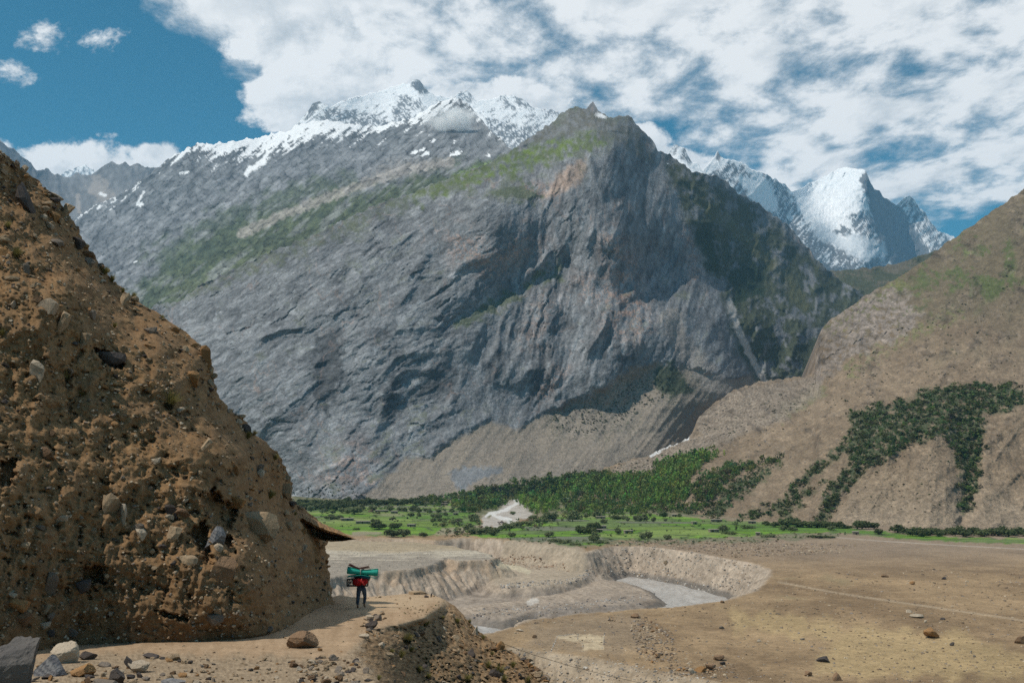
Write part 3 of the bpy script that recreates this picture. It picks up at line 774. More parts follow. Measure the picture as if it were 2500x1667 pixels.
I_out = [(1985, 925), (1995, 840), (2010, 800), (2060, 750), (2150, 700), (2230, 720), (2240, 800), (2180, 830), (2100, 860), (2040, 900), (2000, 935)]
I_deb = [(1480, 1150), (1700, 1060), (1700, 1010), (1800, 945), (1990, 915), (2010, 960), (1900, 1030), (1800, 1060), (1720, 1110), (1600, 1180)]


def I_veg(PX, PY):
    v = 0
    for poly, k in (([(2060, 1010), (2110, 1000), (2240, 970), (2340, 940), (2480, 960), (2480, 1000), (2400, 1010), (2400, 1100), (2390, 1180), (2370, 1250), (2345, 1250), (2345, 1150), (2320, 1080), (2290, 1060), (2230, 1080), (2120, 1140), (2060, 1200), (2030, 1260), (1990, 1280), (2020, 1200), (2080, 1130), (2060, 1100), (2000, 1150), (1920, 1230), (1880, 1250), (1960, 1160), (2050, 1090), (2080, 1040)], 1),
                    ([(2200, 990), (2260, 950), (2350, 940), (2500, 945), (2500, 990), (2380, 1010), (2300, 1010)], 1), ([(1720, 1260), (1770, 1190), (1850, 1150), (1910, 1125), (1860, 1180), (1790, 1220), (1760, 1270)], 1),
                    ([(1880, 1260), (1900, 1230), (1960, 1190), (2010, 1180), (1960, 1220), (1930, 1270)], .8), ([(1800, 1270), (1840, 1240), (1880, 1230), (1850, 1270)], .8)):
        v = np.maximum(v, k * in_poly(PX, PY, poly, 9, 13, 620, 26))
    return v


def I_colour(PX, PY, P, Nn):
    n1 = fbm(PX / 70, PY / 60, 4, 630); n2 = fbm(PX / 14, PY / 11, 4, 631); n3 = fbm(PX / 4, PY / 3.4, 3, 632)
    c = lerp(C(.185, .135, .09), C(.275, .205, .14), np.clip(.5 + .5 * n1 + .3 * n2, 0, 1))
    c = lerp(c, C(.33, .26, .19), smooth(PY, 1130, 1280) * smooth(PX, 2000, 2100) * .6)
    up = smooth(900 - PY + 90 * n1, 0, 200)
    c = lerp(c, C(.125, .105, .065), up * .7)  # upper slope browner with vegetation; cloud shade put into the colour too
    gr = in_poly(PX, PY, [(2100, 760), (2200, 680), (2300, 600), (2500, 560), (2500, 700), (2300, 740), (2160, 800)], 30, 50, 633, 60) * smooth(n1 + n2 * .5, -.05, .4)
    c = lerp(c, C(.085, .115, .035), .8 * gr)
    c = lerp(c, C(.15, .165, .055), .6 * along(PX, PY, [(2030, 800), (2100, 760), (2200, 690)], 20, 14, 634))
    c = lerp(c, C(.15, .165, .06), .6 * along(PX, PY, [(2080, 900), (2200, 820), (2330, 770)], 26, 18, 635) * smooth(n2, -.2, .3))
    c = lerp(c, C(.17, .18, .08), .55 * along(PX, PY, [(1900, 1010), (1960, 975), (2000, 950)], 22, 14, 636))
    o = in_poly(PX, PY, I_out, 12, 26, 610, 30)
    c = lerp(c, lerp(C(.14, .12, .105), C(.31, .255, .215), np.clip(.5 + .6 * n2 + .3 * n3, 0, 1)), o * smooth(n2 + .5 * n3 + .35, -.1, .15))
    deb = in_poly(PX, PY, I_deb, 12, 12, 612)
    c = lerp(c, lerp(C(.17, .135, .105), C(.30, .25, .20), np.clip(.5 + n3 + .4 * n2, 0, 1)), deb * .85)
    rk_ = smooth(fbm(PX / 60, PY / 40, 3, 607), .1, .45) * smooth(1180 - PY, 0, 150)
    c = lerp(c, C(.17, .135, .105) * 1.0, .55 * rk_ * smooth(n2 + n3, -.3, .3))
    fh = facets(PX / 22 + .3 * n2, PY / 13 + .3 * n2, 660); fh2 = facets(PX / 9, PY / 6, 661)
    c = c * (1 + (.15 + .35 * rk_) * (fh[0] - .4) + .16 * (fh2[0] - .4) - .12 * rk_ * fh[1])[..., None]
    spots = smooth(fbm(PX / 6, PY / 4.5, 3, 640), .38, .55)
    c = lerp(c, C(.15, .125, .095), .55 * spots * (1 - deb))
    c = lerp(c, C(.055, .075, .035), .9 * I_veg(PX, PY) * smooth(n2 + .7 * n3 + .45, -.1, .2))
    c = lerp(c, C(.62, .62, .62), along(PX, PY, [(1680, 1070), (1650, 1080), (1620, 1095), (1590, 1112)], 4.5, 3, 641) * smooth(n3 + .5, 0, .4))
    return c * (1 + .10 * n3[..., None])


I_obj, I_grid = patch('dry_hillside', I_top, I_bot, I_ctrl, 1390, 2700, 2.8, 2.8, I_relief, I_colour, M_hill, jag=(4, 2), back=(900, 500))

# ---- valley floor: plain, fields, river canyon with its terraces, all one height field
def world_poly(pts, z): return [at(x, y, z)[:2] for x, y in pts]


ZP, ZT = 15.0, 13.7
canyon_px = [(1150, 1560), (1215, 1545), (1300, 1512), (1400, 1500), (1560, 1488), (1700, 1479), (1790, 1464), (1850, 1440), (1885, 1405), (1885, 1388), (1850, 1374), (1780, 1362), (1700, 1348),
             (1620, 1338), (1560, 1332), (1490, 1332), (1452, 1338), (1425, 1346), (1395, 1336), (1340, 1330), (1280, 1322), (1200, 1314), (1130, 1311), (1100, 1313), (1060, 1318), (1000, 1313), (920, 1312), (850, 1313),
             (760, 1306), (600, 1300), (300, 1300), (-400, 1330), (-600, 1500), (-600, 1900), (700, 2200), (1000, 1900)]
canyon = world_poly(canyon_px, ZP)
plateau_px = [(-400, 1345), (500, 1322), (760, 1318), (900, 1320), (1000, 1322), (1090, 1330), (1150, 1341), (1195, 1352), (1212, 1362), (1200, 1366), (1160, 1366), (1120, 1368), (1088, 1362), (1060, 1378), (1010, 1388), (960, 1392), (900, 1396), (860, 1402), (800, 1412), (600, 1440), (-400, 1520)]
plateau = world_poly(plateau_px, ZT)
terr_px = [(1190, 1372), (1230, 1358), (1300, 1356), (1380, 1366), (1425, 1378), (1438, 1398), (1420, 1415), (1370, 1426), (1300, 1432), (1240, 1430), (1200, 1425)]
terr = world_poly(terr_px, 5.5)
bar_px = [(900, 1480), (1100, 1485), (1240, 1470), (1350, 1450), (1420, 1430), (1440, 1405), (1500, 1418), (1560, 1428), (1590, 1440), (1600, 1452), (1622, 1470), (1580, 1480), (1450, 1490), (1330, 1500), (1290, 1512), (1230, 1526), (1190, 1520), (1150, 1510), (900, 1560), (0, 1560), (0, 1480)]
bar = world_poly(bar_px, 1.8)
scarp_px = [(1180, 1600), (1250, 1578), (1330, 1586), (1400, 1597), (1470, 1604), (1540, 1622), (1600, 1635), (1680, 1648), (1760, 1662), (1850, 1690), (2000, 1740), (2200, 1900), (1200, 2200), (700, 2200)]
scarp = world_poly(scarp_px, ZP)


river_px = [(1385, 1392), (1450, 1395), (1560, 1408), (1700, 1430), (1810, 1462), (1800, 1485), (1600, 1500), (1585, 1486), (1628, 1474), (1612, 1455), (1596, 1442), (1560, 1428), (1480, 1410), (1400, 1402)]
river2_px = [(1100, 1524), (1180, 1528), (1240, 1530), (1300, 1512), (1330, 1520), (1250, 1580), (1100, 1600)]
river_w, river2_w = world_poly(river_px, .5), world_poly(river2_px, .5)


def at_river(x, y):
    return 1 - smooth(np.minimum(poly_sd(x, y, river_w), poly_sd(x, y, river2_w)), 0, 3)


def valley_z(x, y, detail=True):
    n = fbm(x / 60, y / 60, 3, 701)
    z = ZP + .5 * n + smooth(y, 1050, 1500) * 4
    if detail: z = z + .12 * fbm(x / 6, y / 6, 3, 702)
    wob = 2.2 * fbm(x / 18, y / 18, 3, 703) + 1.3 * np.abs(fbm(x / 5, y / 5, 4, 704)) if detail else 0
    sd = poly_sd(x, y, canyon) + wob
    rills = 1.1 * ridged((x + .25 * y) / 4.2, y / 70, 4, 705) if detail else 0
    dep = smooth(-sd, 0.0, 17.0) ** .85
    bed = .62 + (.25 * fbm(x / 10, y / 14, 3, 706) + .25 * np.abs(fbm(x / 2, y / 3, 3, 713)) if detail else 0)
    z = z * (1 - dep) + bed * dep - (rills * 5 + 2.2 * ridged((x + .3 * y) / 1.9, y / 40, 3, 711) if detail else 0) * dep * (1 - dep) * .5
    inside = smooth(-sd, 8, 20)
    b = poly_sd(x, y, bar) + wob * .6
    z = z + inside * (1 - smooth(b, -5, 1)) * (2.0 + .5 * n)
    wet = at_river(x, y) if True else 0
    z = z - inside * smooth(b, 0, 4) * 1.6 * wet
    t = poly_sd(x, y, terr) + wob * .8
    tz = 5.5 + .4 * n
    z = np.maximum(z, tz - smooth(t, -1, 9) * 7)
    p = poly_sd(x, y, plateau) + wob * 1.3
    pz = ZT + .25 * n + (.08 * fbm(x / 3, y / 3, 3, 707) if detail else 0)
    drop = np.where(p < 2.2, smooth(p, 0, 2.2) * 3.2, 3.2 + (p - 2.2) * .62)
    drop = drop + (1.3 * smooth(p, 1, 6) * (ridged((x + .5 * y) / 6, y / 60, 4, 708) - .6) + .7 * smooth(p, 1, 4) * ridged((x + .5 * y) / 2.2, y / 30, 3, 712) if detail else 0)
    z = np.maximum(z, np.where(p < 0, pz, pz - drop))
    s = poly_sd(x, y, scarp) + wob * .5
    z = z - smooth(-s, 0, 22) * (13 + 1.5 * n) * smooth(y, 0, 60) - (.8 * ridged(x / 4, y / 50, 3, 709) * smooth(-s, 1, 6) * smooth(s, -26, -14) if detail else 0)
    return z


fields_px = [[(690, 1240), (800, 1236), (1000, 1225), (1120, 1228), (1170, 1262), (1175, 1280), (1140, 1296), (1100, 1302), (1040, 1308), (860, 1306), (780, 1290), (700, 1280)],
             [(1130, 1306), (1210, 1292), (1270, 1276), (1330, 1262), (1400, 1250), (1560, 1252), (1700, 1262), (1780, 1270), (1900, 1276), (2040, 1284), (2160, 1298), (2330, 1312), (2700, 1318), (2700, 1330), (2500, 1327), (2330, 1322), (2200, 1314), (2050, 1300),
              (1960, 1302), (1830, 1308), (1700, 1318), (1500, 1318), (1470, 1330), (1390, 1334), (1350, 1324), (1240, 1316)],
             [(1360, 1245), (1400, 1222), (1480, 1215), (1560, 1225), (1580, 1245), (1500, 1255)]]


def valley_colour(PX, PY, P, Nn):
    x, y = P[..., 0], P[..., 1]
    n1 = fbm(x / 45, y / 60, 4, 720); n2 = fbm(x / 9, y / 12, 4, 721); n3 = fbm(x / 2.2, y / 3, 3, 722)
    c = lerp(C(.20, .135, .078), C(.325, .225, .13), np.clip(.5 + .8 * n1 + .4 * n2, 0, 1))
    # greyer further out, warmer yellow soil on the middle of the plain
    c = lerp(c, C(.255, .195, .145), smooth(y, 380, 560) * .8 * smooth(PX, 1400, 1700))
    c = lerp(c, C(.41, .30, .155), .65 * np.clip(in_poly(PX, PY, [(1750, 1490), (1900, 1500), (2060, 1520), (2400, 1560), (2500, 1600), (2500, 1667), (1980, 1640), (2030, 1560), (1800, 1540)], 16, 22, 723, 70), 0, 1))
    c = lerp(c, C(.23, .18, .13), .5 * in_poly(PX, PY, [(1300, 1520), (1560, 1500), (1600, 1560), (1520, 1600), (1280, 1580)], 14, 14, 724))
    # two old plots edged with stones
    c = lerp(c, C(.47, .375, .25), .9 * in_poly(PX, PY, [(1362, 1552), (1412, 1546), (1474, 1552), (1474, 1586), (1425, 1586), (1418, 1568), (1365, 1560)], 1.5, 3, 725, 14) * smooth(n2 + .6 * n3 + .5, -.2, .2))
    c = lerp(c, C(.44, .35, .24), .5 * in_poly(PX, PY, [(1345, 1552), (1412, 1546), (1404, 1560)], 2, 3, 726, 14))
    track = line_d(PX, PY, [(1900, 1420), (2050, 1448), (2200, 1470), (2350, 1492), (2500, 1514)])
    c = lerp(c, C(.42, .33, .23), .6 * (1 - smooth(track, 1, 3.2)))
    track = line_d(PX, PY, [(1980, 1306), (2150, 1320), (2350, 1332), (2600, 1345)])
    c = lerp(c, C(.42, .36, .30), .6 * (1 - smooth(track, .6, 1.8)))
    gsh = smooth(n1 + .4 * n2, .05, .5)
    c = lerp(c, C(.20, .175, .10), .45 * gsh * in_poly(PX, PY, [(1880, 1400), (2080, 1420), (2100, 1470), (1900, 1470)], 12, 16, 727))
    # canyon walls and bed
    sd = poly_sd(x, y, canyon)
    wall = smooth(-sd, -1, 2)
    c = lerp(c, lerp(C(.26, .205, .155), C(.38, .305, .235), np.clip(1.25 - .75 * ridged((x + .3 * y) / 3.0, y / 45, 4, 728) + .3 * n3, 0, 1.2)), wall)
    bed = smooth(3.2 - P[..., 2], 0, 1.2) * wall
    c = lerp(c, lerp(C(.21, .17, .135), C(.31, .255, .205), np.clip(.5 + n2 + .3 * n1, 0, 1)), bed)
    dark = np.maximum(along(PX, PY, [(1150, 1515), (1250, 1508), (1340, 1496), (1450, 1486), (1560, 1470), (1600, 1452)], 13, 7, 729), along(PX, PY, [(1250, 1445), (1350, 1440), (1420, 1422), (1442, 1400)], 12, 7, 735)) * smooth(n2 + n3 * .6 + .5, -.1, .4)
    c = lerp(c, C(.215, .185, .16), .7 * dark * bed.clip(.4, 1))
    c = lerp(c, C(.50, .46, .41), along(PX, PY, [(1290, 1470), (1310, 1466)], 9, 4, 730) * .8)
    pl = 1 - smooth(poly_sd(x, y, plateau), -2, 1)
    top = lerp(C(.43, .375, .295), C(.28, .24, .195), smooth(fbm(x / 20, y / 9, 4, 731) + (PY - 1356) / 20, -.3, .5))
    top = lerp(top, C(.33, .26, .17), smooth(1345 - PY + 8 * n1, -4, 6) * .85)
    c = lerp(c, top, pl)
    face = smooth(poly_sd(x, y, plateau), -.5, 1) * smooth(poly_sd(x, y, plateau), 12, 5)
    c = lerp(c, C(.36, .26, .175), .6 * face * smooth(fbm(x / 12, y / 12, 3, 732) - (PY - 1400) / 60, -.3, .4))
    tr = 1 - smooth(poly_sd(x, y, terr), -2, 1)
    c = lerp(c, C(.35, .285, .21), .8 * tr)
    c = lerp(c, C(.48, .42, .30), .8 * along(PX, PY, [(1220, 1378), (1260, 1384), (1290, 1396)], 8, 4, 733))
    sc_ = smooth(-poly_sd(x, y, scarp), -1, 2)
    c = lerp(c, lerp(C(.27, .205, .14), C(.38, .30, .215), np.clip(.5 + n2, 0, 1)), sc_)
    c = lerp(c, C(.13, .115, .10), .75 * bed * smooth(at_river(x - 1.2, y) + at_river(x + 1.2, y + 2), .02, .5))
    # fields: plots between low banks
    F = 0
    for i, p in enumerate(fields_px): F = np.maximum(F, in_poly(PX, PY, p, 2.5, 4, 740 + i, 25))
    fx = x / 64 + .25 * n1 + .12 * fbm(y / 20, y * 0, 2, 741); fyv = y / 36 + .35 * fbm(x / 80, y / 80, 2, 742)
    row = np.floor(fyv); fx = fx + row * .37
    colm = np.floor(fx); rid = _val[(_perm[(row.astype(int) * 17) & 511] + colm.astype(int)) & 511]
    pal = np.array([[.13, .27, .02], [.17, .32, .03], [.105, .215, .025], [.20, .30, .05], [.14, .22, .045], [.16, .19, .08], [.155, .25, .035], [.12, .25, .02]])
    fc = pal[(rid * 7.99).astype(int)] * np.array([.92, .83, 1.3])
    bank = np.minimum(np.minimum(fx - colm, colm + 1 - fx) * 46, np.minimum(fyv - row, row + 1 - fyv) * 34)
    fc = lerp(fc, C(.07, .095, .04), .9 * (1 - smooth(bank, .8, 3.0)))
    fc = fc * (1 + .10 * n2 + .05 * n3)[..., None]
    dry = smooth(n1 + .25 * n2, .25, .55) * smooth(1275 - PY, -10, 25)
    fc = lerp(fc, C(.24, .225, .13), .7 * dry)
    c = lerp(c, fc, F * (1 - wall))
    # rough green ground round the fields and up to the mountain foot
    rg = smooth(1262 - PY + 10 * n1, -6, 8) * (1 - F)
    c = lerp(c, lerp(C(.09, .11, .05), C(.20, .18, .12), np.clip(.4 + n2 + .4 * n1, 0, 1)), rg * .9)
    gray = in_poly(PX, PY, [(1330, 1322), (1500, 1314), (1700, 1312), (1900, 1305), (2020, 1300), (2120, 1305), (1950, 1318), (1780, 1326), (1500, 1328), (1400, 1336)], 4, 5, 745)
    c = lerp(c, C(.13, .145, .085), .75 * gray * smooth(n2 + .3, -.2, .3))
    tan = np.maximum(in_poly(PX, PY, [(1080, 1290), (1190, 1280), (1170, 1300), (1060, 1305)], 2, 3, 746), in_poly(PX, PY, [(860, 1298), (950, 1296), (930, 1304), (860, 1306)], 2, 3, 747))
    c = lerp(c, C(.27, .225, .16), tan * .85)
    st = in_poly(PX, PY, [(1240, 1212), (1268, 1214), (1290, 1236), (1300, 1256), (1262, 1278), (1215, 1290), (1180, 1282), (1178, 1266), (1220, 1246)], 3, 7, 748, 18)
    c = lerp(c, lerp(C(.34, .30, .26), C(.46, .42, .375), np.clip(.5 + n2, 0, 1)), st * (1 - F * .5))
    braid = np.maximum(along(PX, PY, [(1255, 1215), (1262, 1228), (1235, 1245), (1200, 1254), (1215, 1262), (1245, 1268), (1235, 1282)], 5, 2, 749), along(PX, PY, [(1235, 1245), (1200, 1250), (1185, 1260)], 3, 2, 750))
    c = lerp(c, C(.60, .585, .56), braid * .9)
    return c * (1 + (.07 + .10 * (wall > .5)) * n3)[..., None]


rd = np.linspace(-.62, .62, 4001); dens = 1 + 1.6 * smooth(rd, -.26, -.20) * (1 - smooth(rd, .27, .33)); cdf = np.cumsum(dens); cdf = (cdf - cdf[0]) / (cdf[-1] - cdf[0])
ratios = np.interp(np.linspace(0, 1, 600), cdf, rd)
rows_y = [16.0]
while rows_y[-1] < 1900:
    yy = rows_y[-1]
    d = max(yy * yy / (45 * FPX) * 1.9, .5 if yy > 150 else 3)
    if 395 < yy < 590: d = min(d, .95)
    if 590 <= yy < 1300: d = min(d, yy * yy / (45 * FPX) * 1.0)
    rows_y.append(yy + d)
rows_y = np.array(rows_y)
VX = ratios[None, :] * rows_y[:, None]; VY = np.broadcast_to(rows_y[:, None], VX.shape)
VZ = valley_z(VX, VY)
VP = np.stack([VX, VY, VZ], -1)
vpx, vpy = unproj(VP)
VC = valley_colour(vpx, vpy, VP, grid_normals(VP))
vf = grid_faces(*VX.shape)
valley = link('valley_ground', np_mesh('valley_ground', VP.reshape(-1, 3), vf, VC), M_valley)
tag(valley, kind='structure')
print('valley grid', VX.shape)

# wide land beyond and beside what is surveyed
bigx = np.linspace(-24000, 24000, 61)
BX, BY = np.meshgrid(bigx, bigx)
BZ = -40 + 0 * BX
M_wide = ground_mat("wide_land", bump=((200, .3),), var=((400, .2),))
wide = link('outer_terrain', np_mesh('outer_terrain', np.stack([BX, BY, BZ], -1).reshape(-1, 3), grid_faces(61, 61), np.broadcast_to(C(.28, .23, .17), BX.shape + (3,))), M_wide)
tag(wide, kind='structure')

# ---- river
M_water = bpy.data.materials.new("silty_water"); M_water.use_nodes = True
nt = M_water.node_tree; p = nt.nodes['Principled BSDF']
p.inputs['Base Color'].default_value = (.47, .445, .425, 1); p.inputs['Roughness'].default_value = .28; p.inputs['Specular IOR Level'].default_value = .4
t = nt.nodes.new('ShaderNodeTexNoise'); t.inputs['Scale'].default_value = .9; t.inputs['Detail'].default_value = 6; t.inputs['Distortion'].default_value = .8
tcw = nt.nodes.new('ShaderNodeTexCoord'); mpw = nt.nodes.new('ShaderNodeMapping'); mpw.inputs['Scale'].default_value = (1, .35, 1)
nt.links.new(tcw.outputs['Object'], mpw.inputs[0]); nt.links.new(mpw.outputs[0], t.inputs['Vector'])
b = nt.nodes.new('ShaderNodeBump'); b.inputs['Distance'].default_value = .35; b.inputs['Strength'].default_value = .8
mw = nt.nodes.new('ShaderNodeMix'); mw.data_type = 'RGBA'; mw.inputs[6].default_value = (.30, .275, .25, 1); mw.inputs[7].default_value = (.50, .475, .445, 1)
t2 = nt.nodes.new('ShaderNodeTexNoise'); t2.inputs['Scale'].default_value = .22; t2.inputs['Detail'].default_value = 8; t2.inputs['Roughness'].default_value = .7; t2.inputs['Distortion'].default_value = 1.2
nt.links.new(mpw.outputs[0], t2.inputs['Vector']); mr2 = nt.nodes.new('ShaderNodeMapRange'); mr2.inputs[1].default_value = .35; mr2.inputs[2].default_value = .62; nt.links.new(t2.outputs['Fac'], mr2.inputs[0]); nt.links.new(mr2.outputs[0], mw.inputs[0]); nt.links.new(mw.outputs[2], p.inputs['Base Color'])
nt.links.new(t.outputs['Fac'], b.inputs['Height']); nt.links.new(b.outputs[0], p.inputs['Normal'])
gx, gy = np.meshgrid(np.linspace(-420, 160, 60), np.linspace(230, 620, 60))
river = link('river', np_mesh('river', np.stack([gx, gy, gx * 0 + .35], -1).reshape(-1, 3), grid_faces(60, 60), None), M_water)
tag(river, kind='structure')


# ================================================================== FOREGROUND
def path_D(py): return 2.32 / np.maximum((np.asarray(py, float) - HZ) / FPX - .087, .012)


F_top = [(-400, 1440), (700, 1452), (815, 1456), (828, 1452), (860, 1457), (900, 1456), (960, 1452), (1005, 1447), (1030, 1446), (1060, 1452), (1085, 1462), (1110, 1478), (1130, 1498), (1150, 1522), (1172, 1542), (1200, 1562),
         (1228, 1575), (1250, 1590), (1275, 1608), (1300, 1625), (1325, 1648), (1345, 1667), (1420, 1740), (1520, 1840)]
F_edge = [(1088, 1455), (1080, 1482), (1040, 1512), (970, 1525), (912, 1532), (893, 1548), (880, 1570), (870, 1600), (900, 1640), (930, 1680), (960, 1760), (1000, 2000)]
F_low = [(1345, 1667, 36.5), (1300, 1625, 38.5), (1250, 1590, 40), (1200, 1562, 41.5), (1172, 1542, 42.5), (1130, 1498, 45), (1085, 1462, 49), (1060, 1453, 50), (1420, 1740, 33.5), (1520, 1840, 30),
         (1150, 1667, 33.5), (1050, 1667, 30.5), (980, 1667, 24.5), (1000, 1600, 30.5), (1100, 1600, 35), (1050, 1540, 36), (980, 1545, 31.5), (1200, 1640, 36.5), (1120, 1540, 40.5), (1000, 1505, 36), (1080, 1500, 41.5),
         (960, 1500, 35.8), (915, 1515, 32.6), (895, 1540, 28.6), (880, 1565, 25.8), (885, 1600, 22.4), (915, 1640, 19.8), (940, 1680, 17.6), (1200, 1850, 27), (1050, 1850, 22), (1350, 1850, 30), (1000, 1850, 18), (1250, 1740, 31)]
F_poly = F_edge + [(1000, 2200), (2000, 2200), (2000, 1600), (1400, 1400), (1100, 1380)]


def F_depth(PX, PY):
    Dp = path_D(PY)
    Ds = rbf(F_low, PX, PY)
    w = smooth(-poly_sd(PX, PY, F_poly), -14, 16)
    return np.exp(np.log(Dp) * (1 - w) + np.log(Ds) * w), w


xs = np.arange(-240, 1440, 3.0)
ty = np.interp(xs, [q[0] for q in F_top], [q[1] for q in F_top])
ty = ty + (3.2 * (0.8 - ridged(xs / 16, xs * 0 + 2.2, 3, 801)) + 1.6 * fbm(xs / 5, xs * 0, 3, 802)) * smooth(xs, 1080, 1130) + .8 * fbm(xs / 9, xs * 0, 3, 803)
rows = 210
v = np.linspace(0, 1, rows)[:, None]
FX_ = np.broadcast_to(xs, (rows, len(xs))).copy(); FY_ = ty + v * (1900 - ty) * (v * .35 + .65)
FD, FW = F_depth(FX_, FY_)
n1 = fbm(FX_ / 26, FY_ / 20, 4, 810); n2 = fbm(FX_ / 8, FY_ / 6, 4, 811); n3 = fbm(FX_ / 3, FY_ / 2.5, 3, 812)
pit = smooth(-fbm(FX_ / 9, FY_ / 7, 3, 813), .28, .6)
rel = FW * (10 * n1 + 5.5 * n2 + 2.2 * n3 - 17 * pit + 6 * ridged((FX_ - FY_ * .7) / 16, (FX_ * .7 + FY_) / 90, 3, 814))
rel = rel - FW * rib(FX_, FY_, [(960, 1540), (1020, 1600), (1080, 1667), (1130, 1740)], 14, 16)
rel = rel + FW * rib(FX_, FY_, [(1110, 1490), (1130, 1560), (1140, 1640)], 20, 16) + FW * rib(FX_, FY_, [(1180, 1550), (1250, 1640), (1300, 1720)], 16, 10)
pathrel = (1 - FW) * (.9 * n1 + .35 * n2 + .2 * n3) * .8
FD = FD - (rel + pathrel) * FD / FPX
FP = proj(FX_, FY_, FD)
c = lerp(C(.30, .205, .125), C(.39, .275, .175), np.clip(.5 + .5 * n1 + .3 * n2, 0, 1))
c = lerp(c, C(.46, .345, .225), .6 * in_poly(FX_, FY_, [(820, 1450), (1060, 1450), (1080, 1470), (960, 1490), (860, 1500)], 12, 10, 815))  # far stretch of path lighter: sunlight put into the colour
rough = in_poly(FX_, FY_, [(-400, 1640), (300, 1592), (560, 1600), (700, 1600), (800, 1612), (900, 1560), (1000, 1700), (1000, 2200), (-400, 2200)], 12, 12, 816)
c = lerp(c, lerp(C(.20, .15, .10), C(.32, .245, .165), np.clip(.5 + n2 + .3 * n3, 0, 1)), .85 * rough)
slope = lerp(C(.12, .075, .038), C(.29, .19, .105), np.clip(.45 + .7 * n2 + .5 * n1 + .3 * n3, 0, 1))
slope = lerp(slope, C(.085, .06, .038), pit * .5)
FWc = smooth(-poly_sd(FX_, FY_, F_poly) + 16 * fbm(FX_ / 24, FY_ / 18, 4, 818), -4, 26)
slope = slope * (1 + .25 * n3)[..., None]
c = lerp(c, slope, FWc)
k = (np.arange(7, 0, -1) / 7)[:, None]
Bk = np.stack([FP[0, :, 0][None] + 0 * k, FP[0, :, 1][None] + k * 26, FP[0, :, 2][None] - 60 * k ** 1.25], -1)
FPf = np.concatenate([Bk, FP]); cf = np.concatenate([np.repeat(c[:1], 7, 0), c])
bank = link('path', np_mesh('path', FPf.reshape(-1, 3), grid_faces(*FPf.shape[:2]), cf), M_path)
tag(bank, kind='structure')

# the moraine cliff on the left
sil = [(300, -120), (340, -60), (370, 3), (385, 22), (430, 78), (465, 120), (480, 145), (500, 152), (530, 172), (570, 196), (600, 214), (625, 232), (660, 252), (700, 292), (740, 345), (780, 410), (800, 440), (820, 462), (850, 498), (880, 515), (920, 521),
       (960, 530), (1000, 560), (1030, 598), (1060, 625), (1100, 670), (1140, 700), (1180, 708), (1225, 713), (1245, 745), (1268, 775), (1290, 790), (1320, 800), (1400, 803), (1430, 808), (1470, 815), (1500, 830), (1700, 860)]
L_ctrl = [(815, 1468, 44), (760, 1490, 37.5), (700, 1530, 29.9), (560, 1560, 25.8), (380, 1568, 25), (200, 1572, 24.4), (0, 1602, 21.7), (-150, 1620, 20.6), (-300, 1640, 20), (803, 1400, 45.5), (798, 1330, 46.5), (775, 1268, 47), (713, 1230, 42), (700, 1140, 40), (670, 1100, 38),
          (598, 1030, 36), (530, 960, 33.5), (515, 880, 34.5), (440, 800, 35), (345, 740, 35), (250, 660, 34.5), (195, 570, 34), (145, 480, 33.5), (78, 430, 33), (3, 370, 32), (-120, 300, 31), (-150, 700, 26.5), (-150, 1250, 21.6), (0, 900, 25.6), (0, 1250, 22.9), (0, 600, 28.6),
          (200, 1250, 25.1), (200, 950, 27.3), (200, 700, 30), (400, 1250, 26.6), (400, 1000, 29), (400, 850, 31.5), (560, 1300, 27.6), (560, 1100, 30.5), (680, 1300, 33.5), (700, 1420, 31.5), (620, 1180, 32.5)]
PSTEP = 2.6
pys = np.arange(290, 1690, PSTEP)
w = 300
ed = np.interp(pys, [q[0] for q in sil], [q[1] for q in sil])
ed = ed + 5 * fbm(pys / 26, pys * 0, 3, 821) + 2.2 * fbm(pys / 7, pys * 0 + 5, 3, 822) + 4 * (ridged(pys / 40, pys * 0, 3, 823) - .8)
u = np.linspace(0, 1, w)[None]
LX = -300 + (ed[:, None] + 300) * u; LY = np.broadcast_to(pys[:, None], LX.shape).copy()
LD = rbf(L_ctrl, LX, LY)
m1 = fbm(LX / 70, LY / 70, 4, 830); m2 = fbm(LX / 22, LY / 22, 4, 831); m3 = fbm(LX / 8, LY / 8, 4, 832); m4 = fbm(LX / 3.2, LY / 3.2, 3, 833)
lump = smooth(fbm(LX / 30, LY / 30, 4, 834), -.1, .5)
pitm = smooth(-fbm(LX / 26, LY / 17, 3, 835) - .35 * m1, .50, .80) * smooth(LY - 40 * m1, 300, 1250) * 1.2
hole = in_poly(LX, LY, [(490, 1210), (520, 1195), (580, 1250), (560, 1290), (520, 1275), (500, 1250)], 5, 9, 836, 12) + in_poly(LX, LY, [(0, 1130), (40, 1120), (30, 1180), (0, 1185)], 5, 9, 837, 12) \
    + in_poly(LX, LY, [(200, 1385), (250, 1380), (255, 1425), (200, 1420)], 5, 9, 838, 12) + in_poly(LX, LY, [(540, 1310), (565, 1310), (575, 1345), (552, 1330)], 4, 6, 839, 12) \
    + in_poly(LX, LY, [(460, 1300), (500, 1270), (520, 1375), (505, 1370), (480, 1330)], 4, 6, 842, 12) + in_poly(LX, LY, [(380, 1490), (460, 1505), (460, 1515), (400, 1505)], 4, 6, 843, 12) \
    + in_poly(LX, LY, [(230, 850), (300, 870), (300, 900), (250, 890)], 4, 6, 844, 12)
Lrel = 20 * m1 + 4.2 * m2 + 1.8 * m3 + 1.2 * m4 + 3.5 * lump - 13 * pitm - 60 * hole.clip(0, 1)
Lrel = Lrel + 7 * ridged(LX / 22 + LY / 90, LY / 60, 3, 840) * smooth(LY, 1000, 1350)
Lrel = Lrel + 7 * ridged((LX + LY * -.2) / 16, LY / 120, 3, 841) * smooth(LX, 560, 700) * smooth(LY, 1250, 1350)
